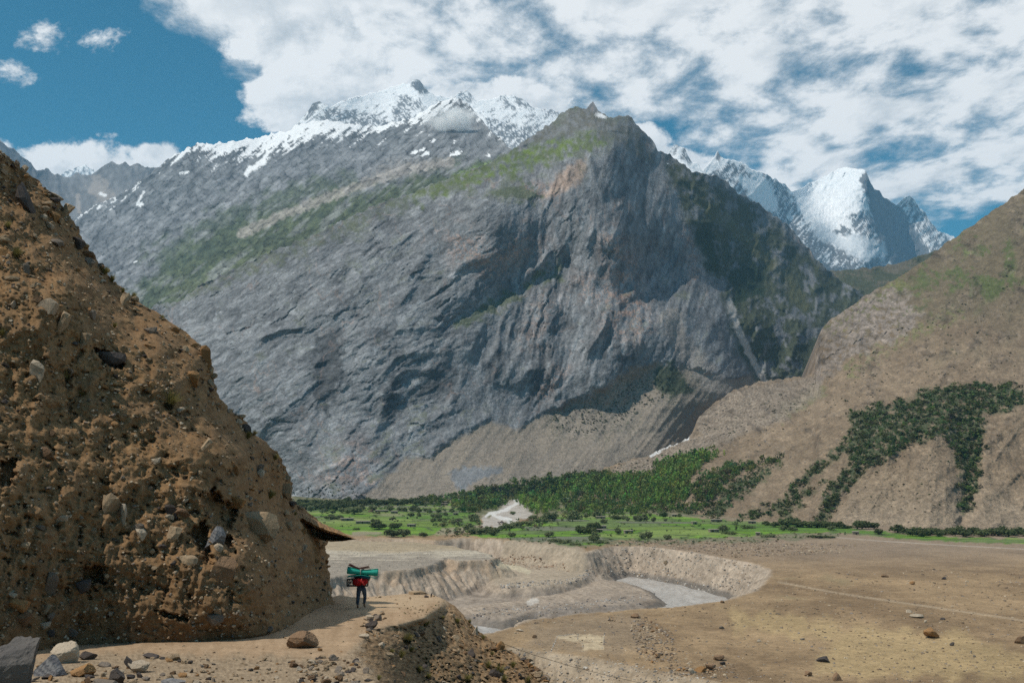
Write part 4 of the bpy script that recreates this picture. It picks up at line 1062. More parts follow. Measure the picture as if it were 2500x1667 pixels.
Lrel = Lrel * (1 - smooth(LY - 1420 - 2 * (LX > 600), 0, 160) * .55)
LD = LD - Lrel * LD / FPX * 1.0
below = smooth(LY - np.interp(LX, [-300, 0, 200, 380, 560, 700, 760, 815, 860], [1640, 1602, 1572, 1568, 1560, 1530, 1490, 1468, 1455]), 4, 22)
LD = LD * (1 - below) + np.maximum(LD, path_D(LY) * 1.03) * below
LP = proj(LX, LY, LD)
cc = lerp(C(.165, .092, .042), C(.30, .18, .088), np.clip(.5 + .5 * m2 + .4 * m3 + .25 * m1, 0, 1))
cc = lerp(cc, C(.27, .165, .085), .5 * lump)
cc = cc * (1 + .12 * m4)[..., None]
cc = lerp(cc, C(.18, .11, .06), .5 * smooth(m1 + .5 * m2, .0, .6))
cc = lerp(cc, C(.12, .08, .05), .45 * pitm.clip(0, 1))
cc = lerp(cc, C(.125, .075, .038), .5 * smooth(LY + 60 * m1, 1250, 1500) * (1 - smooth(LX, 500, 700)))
# wrap the cliff round behind its outline
kk = np.arange(1, 9)[None, :, None] / 8
endp = LP[:, -1:, :]
wrap = endp + kk ** 1.3 * np.array([-6.0, 14.0, 0.0]) + np.array([0, 0, -1.0]) * kk * 1.5
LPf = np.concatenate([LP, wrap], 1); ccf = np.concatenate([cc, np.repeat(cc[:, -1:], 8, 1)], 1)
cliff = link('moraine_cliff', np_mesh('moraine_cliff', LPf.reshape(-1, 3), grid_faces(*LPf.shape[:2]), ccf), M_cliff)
tag(cliff, kind='structure')

# ================================================================== OBJECTS
def srf(PX, PY, P):
    def f(px, py):
        cx = int(np.clip(np.argmin(np.abs(PX[0] - px)), 1, PX.shape[1] - 2))
        cy = int(np.clip(np.argmin(np.abs(PY[:, cx] - py)), 1, PX.shape[0] - 2))
        n = np.cross(P[cy, cx + 1] - P[cy, cx - 1], P[cy + 1, cx] - P[cy - 1, cx]); n = n / (np.linalg.norm(n) + 1e-12)
        if (n * (P[cy, cx] - np.array([0, 0, CAMZ]))).sum() > 0: n = -n
        return Vector(P[cy, cx]), Vector(n)
    return f


path_at = srf(FX_, FY_, FP)
hill_at = srf(I_grid[0], I_grid[1], proj(*I_grid))
rock_at = srf(A_grid[0], A_grid[1], proj(*A_grid))


def cliff_at(px, py):
    r = int(np.clip((py - 290) / PSTEP, 1, LP.shape[0] - 2))
    cidx = int(np.clip((px + 300) / (ed[r] + 300) * (w - 1), 1, w - 2))
    n = np.cross(LP[r, cidx + 1] - LP[r, cidx - 1], LP[r + 1, cidx] - LP[r - 1, cidx]); n = n / (np.linalg.norm(n) + 1e-12)
    if (n * (LP[r, cidx] - np.array([0, 0, CAMZ]))).sum() > 0: n = -n
    return Vector(LP[r, cidx]), Vector(n)


def valley_at(px, py):
    """ground of the valley seen at a photo pixel: march from the near side"""
    a = (px - 1250) / FPX; b = (833.5 - py) / FPX
    Y = CP - b * SP; Z = SP + b * CP
    t = np.linspace(.95, 1.35, 220) * ((ZP - CAMZ) / Z)
    zz = CAMZ + Z * t; g = valley_z(a * t, Y * t, False)
    k = np.argmax(zz <= g)
    if zz[k] > g[k]: k = len(t) - 1
    return Vector((a * t[k], Y * t[k], g[k]))


def simple_mat(name, base, rough=.9, var=0.0, noise=None, bump=None, rnd=.0, spec=.2, transl=0):
    m = bpy.data.materials.new(name); m.use_nodes = True
    nt = m.node_tree; p = nt.nodes['Principled BSDF']; n, l = nt.nodes.new, nt.links.new
    p.inputs['Roughness'].default_value = rough; p.inputs['Specular IOR Level'].default_value = spec
    rgb = n('ShaderNodeRGB'); rgb.outputs[0].default_value = (*base, 1); c = rgb.outputs[0]
    tcn = n('ShaderNodeTexCoord')
    if rnd:
        oi = n('ShaderNodeObjectInfo'); mr = n('ShaderNodeMapRange'); mr.inputs[3].default_value = 1 - rnd; mr.inputs[4].default_value = 1 + rnd
        l(oi.outputs['Random'], mr.inputs[0]); x = n('ShaderNodeVectorMath'); x.operation = 'SCALE'; l(c, x.inputs[0]); l(mr.outputs[0], x.inputs['Scale']); c = x.outputs[0]
    if noise:
        size, amt, second = noise
        t = n('ShaderNodeTexNoise'); t.inputs['Scale'].default_value = 1 / size; t.inputs['Detail'].default_value = 6; t.inputs['Roughness'].default_value = .68
        l(tcn.outputs['Object'], t.inputs['Vector'])
        mr = n('ShaderNodeMapRange'); mr.inputs[1].default_value = .38; mr.inputs[2].default_value = .66; mr.inputs[4].default_value = amt; l(t.outputs['Fac'], mr.inputs[0])
        mxn = n('ShaderNodeMix'); mxn.data_type = 'RGBA'; l(mr.outputs[0], mxn.inputs[0]); l(c, mxn.inputs[6]); mxn.inputs[7].default_value = (*second, 1); c = mxn.outputs[2]
    if bump:
        size, st = bump
        t = n('ShaderNodeTexNoise'); t.inputs['Scale'].default_value = 1 / size; t.inputs['Detail'].default_value = 6; t.inputs['Roughness'].default_value = .7
        l(tcn.outputs['Object'], t.inputs['Vector']); b = n('ShaderNodeBump'); b.inputs['Strength'].default_value = st; b.inputs['Distance'].default_value = size * .4
        l(t.outputs['Fac'], b.inputs['Height']); l(b.outputs[0], p.inputs['Normal'])
    l(c, p.inputs['Base Color'])
    if transl:
        tr = n('ShaderNodeBsdfTranslucent'); l(c, tr.inputs[0]); ms = n('ShaderNodeMixShader'); ms.inputs[0].default_value = transl
        l(p.outputs[0], ms.inputs[1]); l(tr.outputs[0], ms.inputs[2]); l(ms.outputs[0], nt.nodes['Material Output'].inputs[0])
    return m


STONE = {
    'tan': simple_mat('tan_stone', (.36, .265, .17), rnd=.25, noise=(.5, .6, (.22, .15, .09)), bump=(.25, .6)),
    'pale': simple_mat('pale_stone', (.44, .36, .27), rnd=.15, noise=(.4, .5, (.28, .21, .14)), bump=(.2, .6)),
    'grey': simple_mat('grey_stone', (.225, .18, .14), rnd=.25, noise=(.6, .5, (.11, .10, .095)), bump=(.25, .6)),
    'dark': simple_mat('dark_stone', (.065, .055, .052), rnd=.25, noise=(.5, .5, (.13, .10, .08)), bump=(.25, .6)),
    'rust': simple_mat('rusty_stone', (.33, .18, .075), rnd=.2, noise=(.4, .6, (.16, .095, .05)), bump=(.25, .6)),
    'brown': simple_mat('brown_stone', (.25, .155, .09), rnd=.2, noise=(1.2, .6, (.12, .075, .045)), bump=(.8, .7)),
}


def slate_mat():
    m = simple_mat('banded_slate', (.20, .19, .19), bump=(.15, .5))
    nt = m.node_tree; n, l = nt.nodes.new, nt.links.new
    t = n('ShaderNodeTexWave'); t.bands_direction = 'Z'; t.inputs['Scale'].default_value = 3.6; t.inputs['Distortion'].default_value = 5.5; t.inputs['Detail'].default_value = 5
    c = n('ShaderNodeTexCoord'); l(c.outputs['Object'], t.inputs['Vector'])
    r = n('ShaderNodeMix'); r.data_type = 'RGBA'; r.inputs[6].default_value = (.13, .125, .13, 1); r.inputs[7].default_value = (.22, .21, .205, 1)
    l(t.outputs['Fac'], r.inputs[0]); l(r.outputs[2], nt.nodes['Principled BSDF'].inputs['Base Color'])
    return m


STONE['slate'] = slate_mat()
STONE['charcoal'] = simple_mat('charcoal_rock', (.10, .09, .085), noise=(.5, .6, (.17, .15, .13)), bump=(.2, .8))


def ico(sub):
    bm = bmesh.new(); bmesh.ops.create_icosphere(bm, subdivisions=sub, radius=1)
    V = np.array([v.co[:] for v in bm.verts]); F = np.array([[v.index for v in f.verts] for f in bm.faces]); bm.free()
    return V, F


ICO = {k: ico(k) for k in (1, 2, 3, 4, 5)}


def rock_verts(seed, sub=2, cuts=7, dims=(1, .8, .6), round_=.0, rough=.07):
    r = np.random.RandomState(seed); V, F = ICO[sub]; V = V.copy()
    for k in range(cuts):
        n = r.randn(3); n /= np.linalg.norm(n); d = r.uniform(.36, .80) * (1 - round_) + round_ * .90
        s = V @ n; V = V - np.outer(np.maximum(s - d, 0), n)
    V = V * (1 + rough * r.randn(len(V), 1))
    V = V * np.array(dims)
    V[:, 2] -= (V[:, 2].min() + V[:, 2].max()) / 2
    return V / np.abs(V).max(0).max(), F


ROCKM = {}
for m_ in STONE:
    for k in range(6):
        V, F = rock_verts(100 + k * 7 + len(m_), 2, 8 + k % 3, (1, r_ := .62 + .06 * k, .5 + .07 * ((k * 2) % 5)), rough=.05)
        me = np_mesh('rock_%s' % m_, V, F, None, False); me.materials.append(STONE[m_]); ROCKM[m_, k] = me


def new_obj(name, me, parent=None):
    o = bpy.data.objects.new(name, me); col.objects.link(o)
    if parent is not None: o.parent = parent
    return o


def put_rock(name, kind, k, p, size, rot=None, parent=None, sink=.3, nrm=None, dims=None):
    """size: half extents (m)"""
    o = new_obj(name, ROCKM[kind, k % 6], parent)
    sx, sy, sz = size
    o.scale = (sx, sy / .75, sz / .6)
    n = nrm if nrm is not None else Vector((0, 0, 1))
    o.location = p + n * sz * (1 - 2 * sink)
    o.rotation_euler = rot if rot is not None else (random.uniform(-.3, .3), random.uniform(-.3, .3), random.uniform(0, 6.3))
    return o


RR = random.Random(3)

# ---- stones set in the moraine cliff: three hundred as parts, the rest as one part
big = [(118, 757, 29, 32, 'pale', .3), (62, 500, 16, 52, 'dark', -.5), (262, 880, 40, 24, 'dark', .2), (88, 912, 24, 16, 'pale', .4), (468, 928, 20, 26, 'rust', 0), (515, 905, 8, 20, 'tan', 0), (142, 1272, 30, 15, 'pale', -.2),
       (268, 1240, 24, 30, 'tan', .2), (296, 1262, 10, 32, 'pale', .1), (345, 1308, 14, 16, 'pale', 0), (428, 1307, 20, 15, 'tan', .1), (520, 1315, 24, 48, 'slate', .5), (528, 1340, 14, 14, 'pale', .4), (575, 1228, 34, 24, 'rust', .2), (618, 1292, 54, 40, 'tan', .1),
       (462, 1374, 22, 24, 'tan', .2), (541, 1398, 26, 24, 'brown', .4), (522, 1506, 24, 20, 'grey', .3), (380, 1127, 13, 12, 'pale', .2), (692, 1202, 17, 24, 'tan', 0), (44, 1480, 30, 26, 'rust', .2), (122, 1430, 16, 22, 'grey', .3), (108, 1527, 15, 12, 'pale', .2),
       (32, 1457, 15, 12, 'pale', .2), (115, 1488, 12, 10, 'tan', .1), (110, 500, 20, 9, 'tan', 0), (128, 530, 18, 14, 'rust', .2), (162, 520, 18, 16, 'tan', .3), (120, 553, 14, 10, 'pale', .2), (132, 482, 22, 8, 'pale', .3), (130, 488, 16, 8, 'dark', .2), (208, 605, 12, 7, 'rust', .2),
       (185, 595, 20, 18, 'dark', 0), (212, 626, 18, 16, 'brown', 0), (150, 800, 16, 28, 'tan', .3), (135, 595, 18, 10, 'grey', .1), (210, 830, 16, 14, 'tan', 0), (285, 870, 34, 26, 'tan', .2), (230, 836, 14, 12, 'tan', 0), (300, 740, 14, 22, 'tan', .4), (366, 810, 18, 14, 'grey', .1),
       (58, 1330, 16, 14, 'tan', 0), (500, 880, 14, 18, 'rust', 0), (700, 1170, 10, 10, 'tan', 0), (6, 625, 12, 10, 'rust', 0), (28, 685, 18, 13, 'tan', .1), (63, 662, 9, 10, 'grey', 0), (420, 1250, 16, 10, 'dark', 0), (445, 1255, 22, 14, 'brown', .2), (110, 1110, 28, 14, 'brown', .1),
       (600, 1020, 14, 10, 'tan', 0), (500, 1098, 12, 20, 'tan', .5), (575, 1150, 9, 8, 'rust', 0), (632, 1158, 12, 14, 'pale', .2), (200, 1430, 22, 20, 'dark', .3), (55, 1510, 24, 18, 'brown', 0), (175, 1545, 20, 14, 'grey', .5), (100, 1290, 14, 10, 'grey', 0),
       (768, 1300, 9, 12, 'tan', 0), (742, 1300, 9, 12, 'rust', 0), (730, 1370, 9, 10, 'pale', 0), (806, 1372, 7, 8, 'rust', 0), (705, 1288, 10, 14, 'tan', 0), (740, 1340, 8, 12, 'pale', .3)]
nstone = 0
for (x, y, hw, hh, kd, rt) in big:
    p, n = cliff_at(x, y)
    D = p.y; s = D / FPX
    put_rock('stone', kd, RR.randrange(6), p, (hw * s * 1.12, max(hw, hh) * s * .6, hh * s * 1.12), (RR.uniform(-.3, .3), rt, RR.uniform(-.4, .4)), cliff, .42, n)
    nstone += 1
kinds = ['tan'] * 6 + ['pale'] * 4 + ['grey'] * 3 + ['dark'] * 3 + ['rust'] * 3 + ['brown'] * 3
while nstone < 299:
    y = RR.uniform(340, 1560); r = int((y - 290) / PSTEP); x = RR.uniform(-10, ed[r] - 2)
    if RR.random() < .25: x = ed[r] - RR.uniform(-1, 30)
    p, n = cliff_at(x, y); s = p.y / FPX
    a = 5.0 + 9.0 * RR.random() ** 2.0; kd = RR.choice(kinds)
    put_rock('stone', kd, RR.randrange(6), p, (a * s, a * s * RR.uniform(.6, .95), a * s * RR.uniform(.5, .85)), (RR.uniform(-.5, .5), RR.uniform(-.6, .6), RR.uniform(0, 6.3)), cliff, .32 - RR.uniform(0, .15), n)
    nstone += 1


def merged(name, pts, sizes, cols, mat, sub=1, seed=0, parent=None, flat=.75, nvar=10, smoothshade=False):
    """many small stones as one mesh; pts (n,3), sizes (n,), cols (n,3)"""
    r = np.random.RandomState(seed)
    var = [rock_verts(seed * 50 + k, sub, 4, (1, .8, flat), rough=.10) for k in range(nvar)]
    n = len(pts); pts = np.asarray(pts); sizes = np.asarray(sizes)
    nv = len(var[0][0]); F = var[0][1]
    base = np.stack([v[0] for v in var])[r.randint(0, nvar, n)]
    ang = r.rand(n) * 6.283; tl = r.randn(n) * .35
    ca, sa = np.cos(ang)[:, None], np.sin(ang)[:, None]; ct, st = np.cos(tl)[:, None], np.sin(tl)[:, None]
    X, Y, Z = base[..., 0], base[..., 1], base[..., 2]
    Y, Z = Y * ct - Z * st, Y * st + Z * ct
    X, Y = X * ca - Y * sa, X * sa + Y * ca
    Vv = np.stack([X, Y, Z], -1) * (sizes[:, None, None] * (.8 + .5 * r.rand(n, 1, 3))) + pts[:, None]
    Ff = (F[None] + (np.arange(n) * nv)[:, None, None]).reshape(-1, 3)
    Cc = np.repeat(np.asarray(cols)[:, None], nv, 1)
    o = link(name, np_mesh(name, Vv.reshape(-1, 3), Ff, Cc, smoothshade), mat, parent)
    o['kind'] = 'stuff'
    return o


M_bits = ground_mat("loose_stone", bump=((.06, .5),), var=((.5, .15), (.08, .25)))
M_debris = ground_mat("boulder_field_stone", bump=((.8, .5),), var=((2, .2), (.6, .2)))


def stone_cols(n, r, base=None, sat=1.0):
    pal = np.array([[.34, .25, .16], [.44, .35, .25], [.225, .18, .14], [.09, .068, .05], [.33, .19, .09], [.25, .17, .105]]) if base is None else np.array(base)
    return pal[r.choice(len(pal), n, p=np.array([.28, .2, .17, .1, .08, .17]) if base is None else None)] * (.8 + .4 * r.rand(n, 1))


r = np.random.RandomState(21)
n = 7800
ri = (r.rand(n) ** .9 * (LP.shape[0] - 30)).astype(int) + 10
ci = (1 - r.rand(n) ** 1.15 * .9) * (w - 2); ci = ci.astype(int)
ok = (pys[ri] < 1600)
ri, ci = ri[ok], ci[ok]
pp = LP[ri, ci]; sz = (1.2 + 4.2 * r.rand(len(ri)) ** 2.4) * pp[:, 1] / FPX
NL = grid_normals(LP); pp = pp + NL[ri, ci] * (sz * .35)[:, None]
merged('embedded_pebbles', pp, sz, stone_cols(len(ri), r), M_bits, 1, 2, cliff)

# ---- the flat slab that juts out of the cliff above the path
def slab_mesh():
    D0 = 43.0
    topl = [(700, 1222), (722, 1240), (742, 1252), (770, 1268), (800, 1282), (832, 1292), (856, 1302), (868, 1312)]
    botl = [(700, 1290), (722, 1296), (745, 1302), (768, 1312), (795, 1322), (830, 1325), (858, 1325), (869, 1319)]
    V = []; nx = 34
    tx = np.linspace(700, 869, nx)
    tt = np.interp(tx, [p[0] for p in topl], [p[1] for p in topl]); bb = np.interp(tx, [p[0] for p in botl], [p[1] for p in botl])
    rr = np.random.RandomState(4)
    sec = [(0, 1.6), (.0, .4), (.10, -.55), (.30, -.95), (.42, -.75), (.47, .35), (.60, .8), (.85, .85), (.90, -.2), (1.0, -.35), (1.0, .5), (.8, 1.7)]
    ring = len(sec); Vs = []
    for i in range(nx):
        f_ = i / (nx - 1); close = f_ ** 5
        for k, (fr, dd) in enumerate(sec):
            fr = fr * (1 - close) + .5 * close; yy = tt[i] + (bb[i] - tt[i]) * fr + 1.3 * fbm(tx[i] / 8, k * 1.7, 3, 90)
            Vs.append(proj(tx[i] + 1.2 * rr.randn(), yy, D0 + dd * (1 - .9 * close) + .2 * fbm(tx[i] / 10, k * 2.3, 3, 91)))
    F = [[i * ring + k, i * ring + (k + 1) % ring, (i + 1) * ring + (k + 1) % ring, (i + 1) * ring + k] for i in range(nx - 1) for k in range(ring)]
    b0 = (nx - 1) * ring
    c0 = len(Vs); Vs.append(np.mean(Vs[b0:b0 + ring], 0))
    F += [[b0 + k, b0 + (k + 1) % ring, c0, c0] for k in range(0)]
    F3 = [[a, b, c_] for a, b, c_, d in F] + [[a, c_, d] for a, b, c_, d in F] + [[b0 + k, b0 + (k + 1) % ring, c0] for k in range(ring)]
    return np_mesh('overhanging_slab', np.array(Vs), np.array(F3), None, False)


M_slab = simple_mat('rusty_slab', (.30, .175, .085), noise=(.7, .7, (.17, .10, .05)), bump=(.2, .9))
link('overhanging_slab', slab_mesh(), M_slab, cliff)['label'] = 'rusty brown flat slab jutting out over the path'

# ---- boulders and loose rocks beside the path
def boulder(px, py, hw, hh, kind, label, cat='rock', name='rock', k=0, rot=(0, 0, 0), f=path_at, sub=3, cuts=9, round_=0., sink=.24, group=None, dims=(1, .8, .7), seed=None):
    p, n = f(px, py)
    s = p.y / FPX
    if hw >= 18 and f is path_at: sub = 5
    V, F = rock_verts(seed if seed is not None else int(px + py), sub, cuts + 5, (1, .8, 1), round_, .022 if sub < 5 else .004)
    if sub == 5: V = V * (1 + .05 * fbm(V[:, 0] * 3 + V[:, 2], V[:, 1] * 3 - V[:, 2] * 2, 5, int(px)) + .03 * ridged(V[:, 0] * 5, V[:, 2] * 9, 3, int(py)))[:, None]
    V = V / np.abs(V).max(0) * np.array([hw * s, hw * s * dims[1], hh * s])
    me = np_mesh(name, V, F, None, round_ > .5); me.materials.append(STONE[kind])
    o = new_obj(name, me); o.rotation_euler = rot
    o.location = p + Vector((0, hw * s * .2, hh * s * (1 - 2 * sink)))
    tag(o, label, cat, group)
    return o


boulder(733, 1582, 43, 22, 'brown', 'low rounded brown and grey boulder standing alone on the path', 'boulder', 'boulder', round_=.45, rot=(0, .05, .2), sink=.14)
boulder(14, 1690, 62, 92, 'charcoal', 'largest dark grey block in the corner at the foot of the cliff', 'boulder', 'boulder', rot=(0, .15, .3), cuts=12)
boulder(118, 1648, 46, 30, 'slate', 'striped grey slate block lying tilted beside the big grey block', 'boulder', 'boulder', rot=(.1, .45, -.2), cuts=12)
boulder(150, 1618, 37, 35, 'pale', 'pale rounded granite boulder leaning on the striped slate block', 'boulder', 'boulder', round_=.35, rot=(0, .4, 0))
boulder(206, 1610, 26, 13, 'dark', 'low dark wedge of rock right of the granite boulder', rot=(0, .1, .2))
boulder(192, 1650, 34, 20, 'rust', 'flat rusty orange-rimmed rock below the granite boulder', rot=(0, .1, 0))
boulder(84, 1585, 14, 17, 'pale', 'small pale block wedged between grey block and granite boulder')
boulder(340, 1640, 30, 18, 'pale', 'cream and black angular rock in the rubble at the path edge', rot=(0, .3, .4))
boulder(318, 1640, 12, 26, 'dark', 'black upright shard touching the cream and black rock', rot=(0, -.5, 0))
boulder(282, 1668, 26, 22, 'dark', 'black crumbly boulder at the bottom of the rubble')
boulder(252, 1680, 32, 14, 'grey', 'smooth grey slab at the lower rim of the rubble')
boulder(420, 1670, 36, 9, 'slate', 'long flat striped slab lying in the dirt', rot=(0, .05, 0))
boulder(366, 1607, 20, 8, 'dark', 'low dark slab half sunk at the inner path edge')
boulder(470, 1672, 26, 12, 'tan', 'wide tan stone beside the long striped slab')
boulder(905, 1534, 15, 15, 'dark', 'black angular rock in the stone cluster at the path rim', rot=(0, .2, .3))
boulder(922, 1514, 11, 10, 'grey', 'grey block on top of the stone cluster at the path rim')
boulder(903, 1512, 11, 7, 'pale', 'white-topped stone at the left of the cluster on the path rim')
boulder(888, 1558, 13, 7, 'pale', 'pale flat stone just below the black rock at the path rim')
boulder(930, 1580, 9, 8, 'pale', 'bluish white chip of rock below the stone cluster')
boulder(780, 1588, 7, 5, 'rust', 'small yellow-orange stone touching the lone boulder on the path')
boulder(1160, 1548, 8, 17, 'pale', 'white oval stone sticking out of the dark bank', rot=(0, .1, 0), sink=.4, round_=.5)
boulder(1110, 1560, 12, 9, 'tan', 'pale broad stone near the top of the dark bank', sink=.4)
boulder(1085, 1537, 7, 6, 'pale', 'small white stone high on the dark bank', sink=.4)
boulder(1222, 1585, 12, 13, 'rust', 'orange brown rounded boulder on the bank skyline', round_=.5)
boulder(1215, 1650, 22, 16, 'dark', 'dark purple boulder low on the bank under a grass tuft', sink=.4)
boulder(1150, 1600, 12, 16, 'dark', 'upright black stone in the middle of the dark bank', sink=.45)
boulder(1022, 1450, 26, 5, 'tan', 'long low ledge of earth and stone at the far rim of path', 'rock', 'rock_ledge', sink=.2)
boulder(1042, 1458, 6, 4, 'dark', 'small dark stone at the end of the far ledge')
boulder(1054, 1458, 2.2, 7, 'dark', 'tiny dark upright stone on the far rim of path', rot=(0, .3, 0), sink=.1)
boulder(926, 1458, 5, 4, 'pale', 'single pale pebble on the far rim of the path')


def rubble(n, poly, smin, smax, labels, group, f=path_at, seed=1, power=2.0):
    q = random.Random(seed); c = 0
    bx = [p_[0] for p_ in poly]; by = [p_[1] for p_ in poly]
    while c < n:
        x, y = q.uniform(min(bx), max(bx)), q.uniform(min(by), max(by))
        if poly_sd(np.array([x]), np.array([y]), poly)[0] > 0: continue
        p, nn = f(x, y); s = p.y / FPX; a = smin + (smax - smin) * q.random() ** power
        kd = q.choice(kinds)
        o = put_rock('stone', kd, q.randrange(6), p, (a * s, a * s * q.uniform(.6, .9), a * s * q.uniform(.4, .75)), (q.uniform(-.35, .35), q.uniform(-.35, .35), q.uniform(0, 6.3)), None, .25)
        word = {'tan': 'tan', 'pale': 'pale', 'grey': 'grey', 'dark': 'black', 'rust': 'rusty', 'brown': 'brown'}[kd]
        size_w = 'large ' if a > smin + .55 * (smax - smin) else ('middling ' if a > smin + .2 * (smax - smin) else 'little ')
        side = 'left' if x < min(bx) + (max(bx) - min(bx)) * .36 else ('right' if x > min(bx) + (max(bx) - min(bx)) * .64 else 'middle')
        tag(o, size_w + (labels % word).replace('small ', '').replace('little ', '') + (', %s end' % side if side != 'middle' else ', middle part'), 'stone', group); c += 1


rubble(85, [(60, 1640), (220, 1610), (420, 1606), (560, 1640), (480, 1690), (60, 1700)], 6, 16, '%s stone in the rubble near the cliff foot', 'loose stones in the rubble near the cliff foot', seed=2)
rubble(45, [(450, 1605), (640, 1600), (700, 1640), (660, 1680), (480, 1680)], 4, 8, 'little %s stone scattered on the dirt before the lone boulder', 'stones scattered in front of the lone boulder', seed=3)
rubble(105, [(700, 1612), (800, 1604), (880, 1620), (915, 1670), (700, 1690), (740, 1650)], 5, 12, '%s stone packed in the rubble bank below the lone boulder', 'stones packed in the bank below the boulder', seed=4, power=1.5)
rubble(22, [(880, 1500), (930, 1490), (950, 1515), (930, 1550), (890, 1556), (882, 1530)], 4, 9, '%s stone in the cluster at the path rim by the porter', 'stones clustered on the path rim', seed=5)
rubble(34, [(1262, 1592), (1300, 1600), (1330, 1630), (1350, 1668), (1335, 1690), (1300, 1650), (1270, 1615)], 6, 13, '%s stone of the tumbled wall on the bank end', 'stones of the tumbled dry wall', seed=6, power=1.2)

rubble(70, [(940, 1560), (1040, 1520), (1110, 1500), (1200, 1580), (1290, 1650), (1300, 1690), (960, 1690)], 4, 12, '%s stone stuck in the steep brown bank', 'stones stuck in the steep bank', seed=7, power=2.2)

r = np.random.RandomState(5)
n = 5200
ix = r.randint(2, FX_.shape[1] - 2, n); iy = (r.rand(n) ** 1.0 * (FX_.shape[0] - 12)).astype(int) + 3
wr = FW[iy, ix] * .65 + .75 * rough[iy, ix] + .16 + .35 * (np.abs(FX_[iy, ix] - 1020) < 90) * (FY_[iy, ix] < 1500)
ok = (r.rand(n) < wr) & (FX_[iy, ix] > -60)
pp = FP[iy, ix][ok]; sz = (1.2 + 3.2 * r.rand(len(pp)) ** 2.5) * pp[:, 1] / FPX
merged('gravel', pp, sz, stone_cols(len(pp), r) * np.array([.9, .82, .72]), M_bits, 1, 3)

# ---- rocks of the plain
plain = [(2278, 1556, 21, 15, 'rust', 'biggest brown rounded boulder on the plain near the right edge'), (2497, 1570, 20, 12, 'brown', 'brown boulder cut by the right edge of the view'), (2012, 1616, 17, 8, 'dark', 'low dark jagged rock in the middle of the plain'), (1972, 1649, 11, 7, 'brown', 'brown pointed rock near the bottom of the plain'),
         (2042, 1662, 13, 12, 'brown', 'brown rock sticking up at the bottom rim of the plain'), (2240, 1508, 18, 6, 'pale', 'pale flat boulder far right of the river bend'), (2218, 1494, 10, 4, 'pale', 'small pale slab beyond the pale flat boulder'), (2160, 1408, 10, 4, 'brown', 'dark brown lump far out on the upper plain'),
         (2228, 1426, 7, 5, 'rust', 'rusty lump on the upper plain right of the dark one'), (2306, 1414, 6, 4, 'dark', 'dark small boulder on the upper right plain'), (1553, 1508, 13, 7, 'brown', 'brown boulder at the upper end of the stone belt'), (1306, 1557, 7, 5, 'brown', 'brown boulder left of the old stone plots'),
         (1270, 1540, 12, 3, 'pale', 'long pale slab near the river corner'), (1765, 1472, 6, 4, 'brown', 'brown boulder near the rim of the river bend'), (1762, 1534, 7, 4, 'grey', 'grey boulder alone on the bare middle plain'), (1852, 1566, 7, 3, 'pale', 'pale slab in the bare middle of the plain'), (1960, 1562, 7, 3, 'grey', 'flat grey slab centre right on the plain'),
         (1712, 1640, 15, 9, 'rust', 'tallest rusty rock in the heap by the scarp'), (1690, 1645, 10, 8, 'pale', 'pale rock in the heap by the scarp'), (1735, 1634, 14, 8, 'brown', 'broad brown rock in the heap by the scarp'), (1755, 1612, 15, 8, 'brown', 'brown ridge-shaped rock beyond the heap by the scarp'), (1766, 1622, 8, 5, 'dark', 'dark rock behind the heap by the scarp'),
         (2325, 1575, 6, 5, 'dark', 'small dark rock left of the edge boulder'), (2380, 1604, 5, 3, 'grey', 'tiny grey rock low on the right plain'), (2260, 1520, 5, 4, 'pale', 'white stone just below the pale flat boulder'), (2302, 1512, 7, 3, 'dark', 'dark flat stone right of the pale boulder'),
         (1627, 1380, 7, 6, 'tan', 'yellow brown boulder stuck in the far river bluff')]
for x, y, hw, hh, kd, lb in plain:
    p = valley_at(x, y)
    boulder(x, y, hw, hh, kd, lb, 'boulder', 'boulder', f=lambda a, b_, p=p: (p, None), sub=2, cuts=8, sink=.2)
q = random.Random(8)
for cx, cy, rx, ry, nn, lb, gp in ((1580, 1530, 40, 16, 26, 'brown rock in the upper stone belt on the plain', 'rocks of the upper stone belt'), (1600, 1590, 44, 14, 30, '%s rock in the dense stone belt right of plots', 'rocks of the dense stone belt'),
                                   (1700, 1640, 40, 7, 16, '%s rock at the scarp rim heap', 'rocks at the scarp heap'), (1500, 1512, 20, 6, 8, '%s rock at the rim above the river bar', 'rocks above the river bar')):
    for _ in range(nn):
        x, y = cx + q.gauss(0, rx * .5), cy + q.gauss(0, ry * .6)
        p = valley_at(x, y); s = p.y / FPX; a = 2.4 + 5.5 * q.random() ** 2; kd = q.choice(['brown', 'rust', 'tan', 'grey'])
        o = put_rock('rock', kd, q.randrange(6), p, (a * s, a * s * .8, a * s * .6), None, None, .3)
        tag(o, (lb % {'rust': 'rusty'}.get(kd, kd)) if '%s' in lb else lb, 'rock', gp)


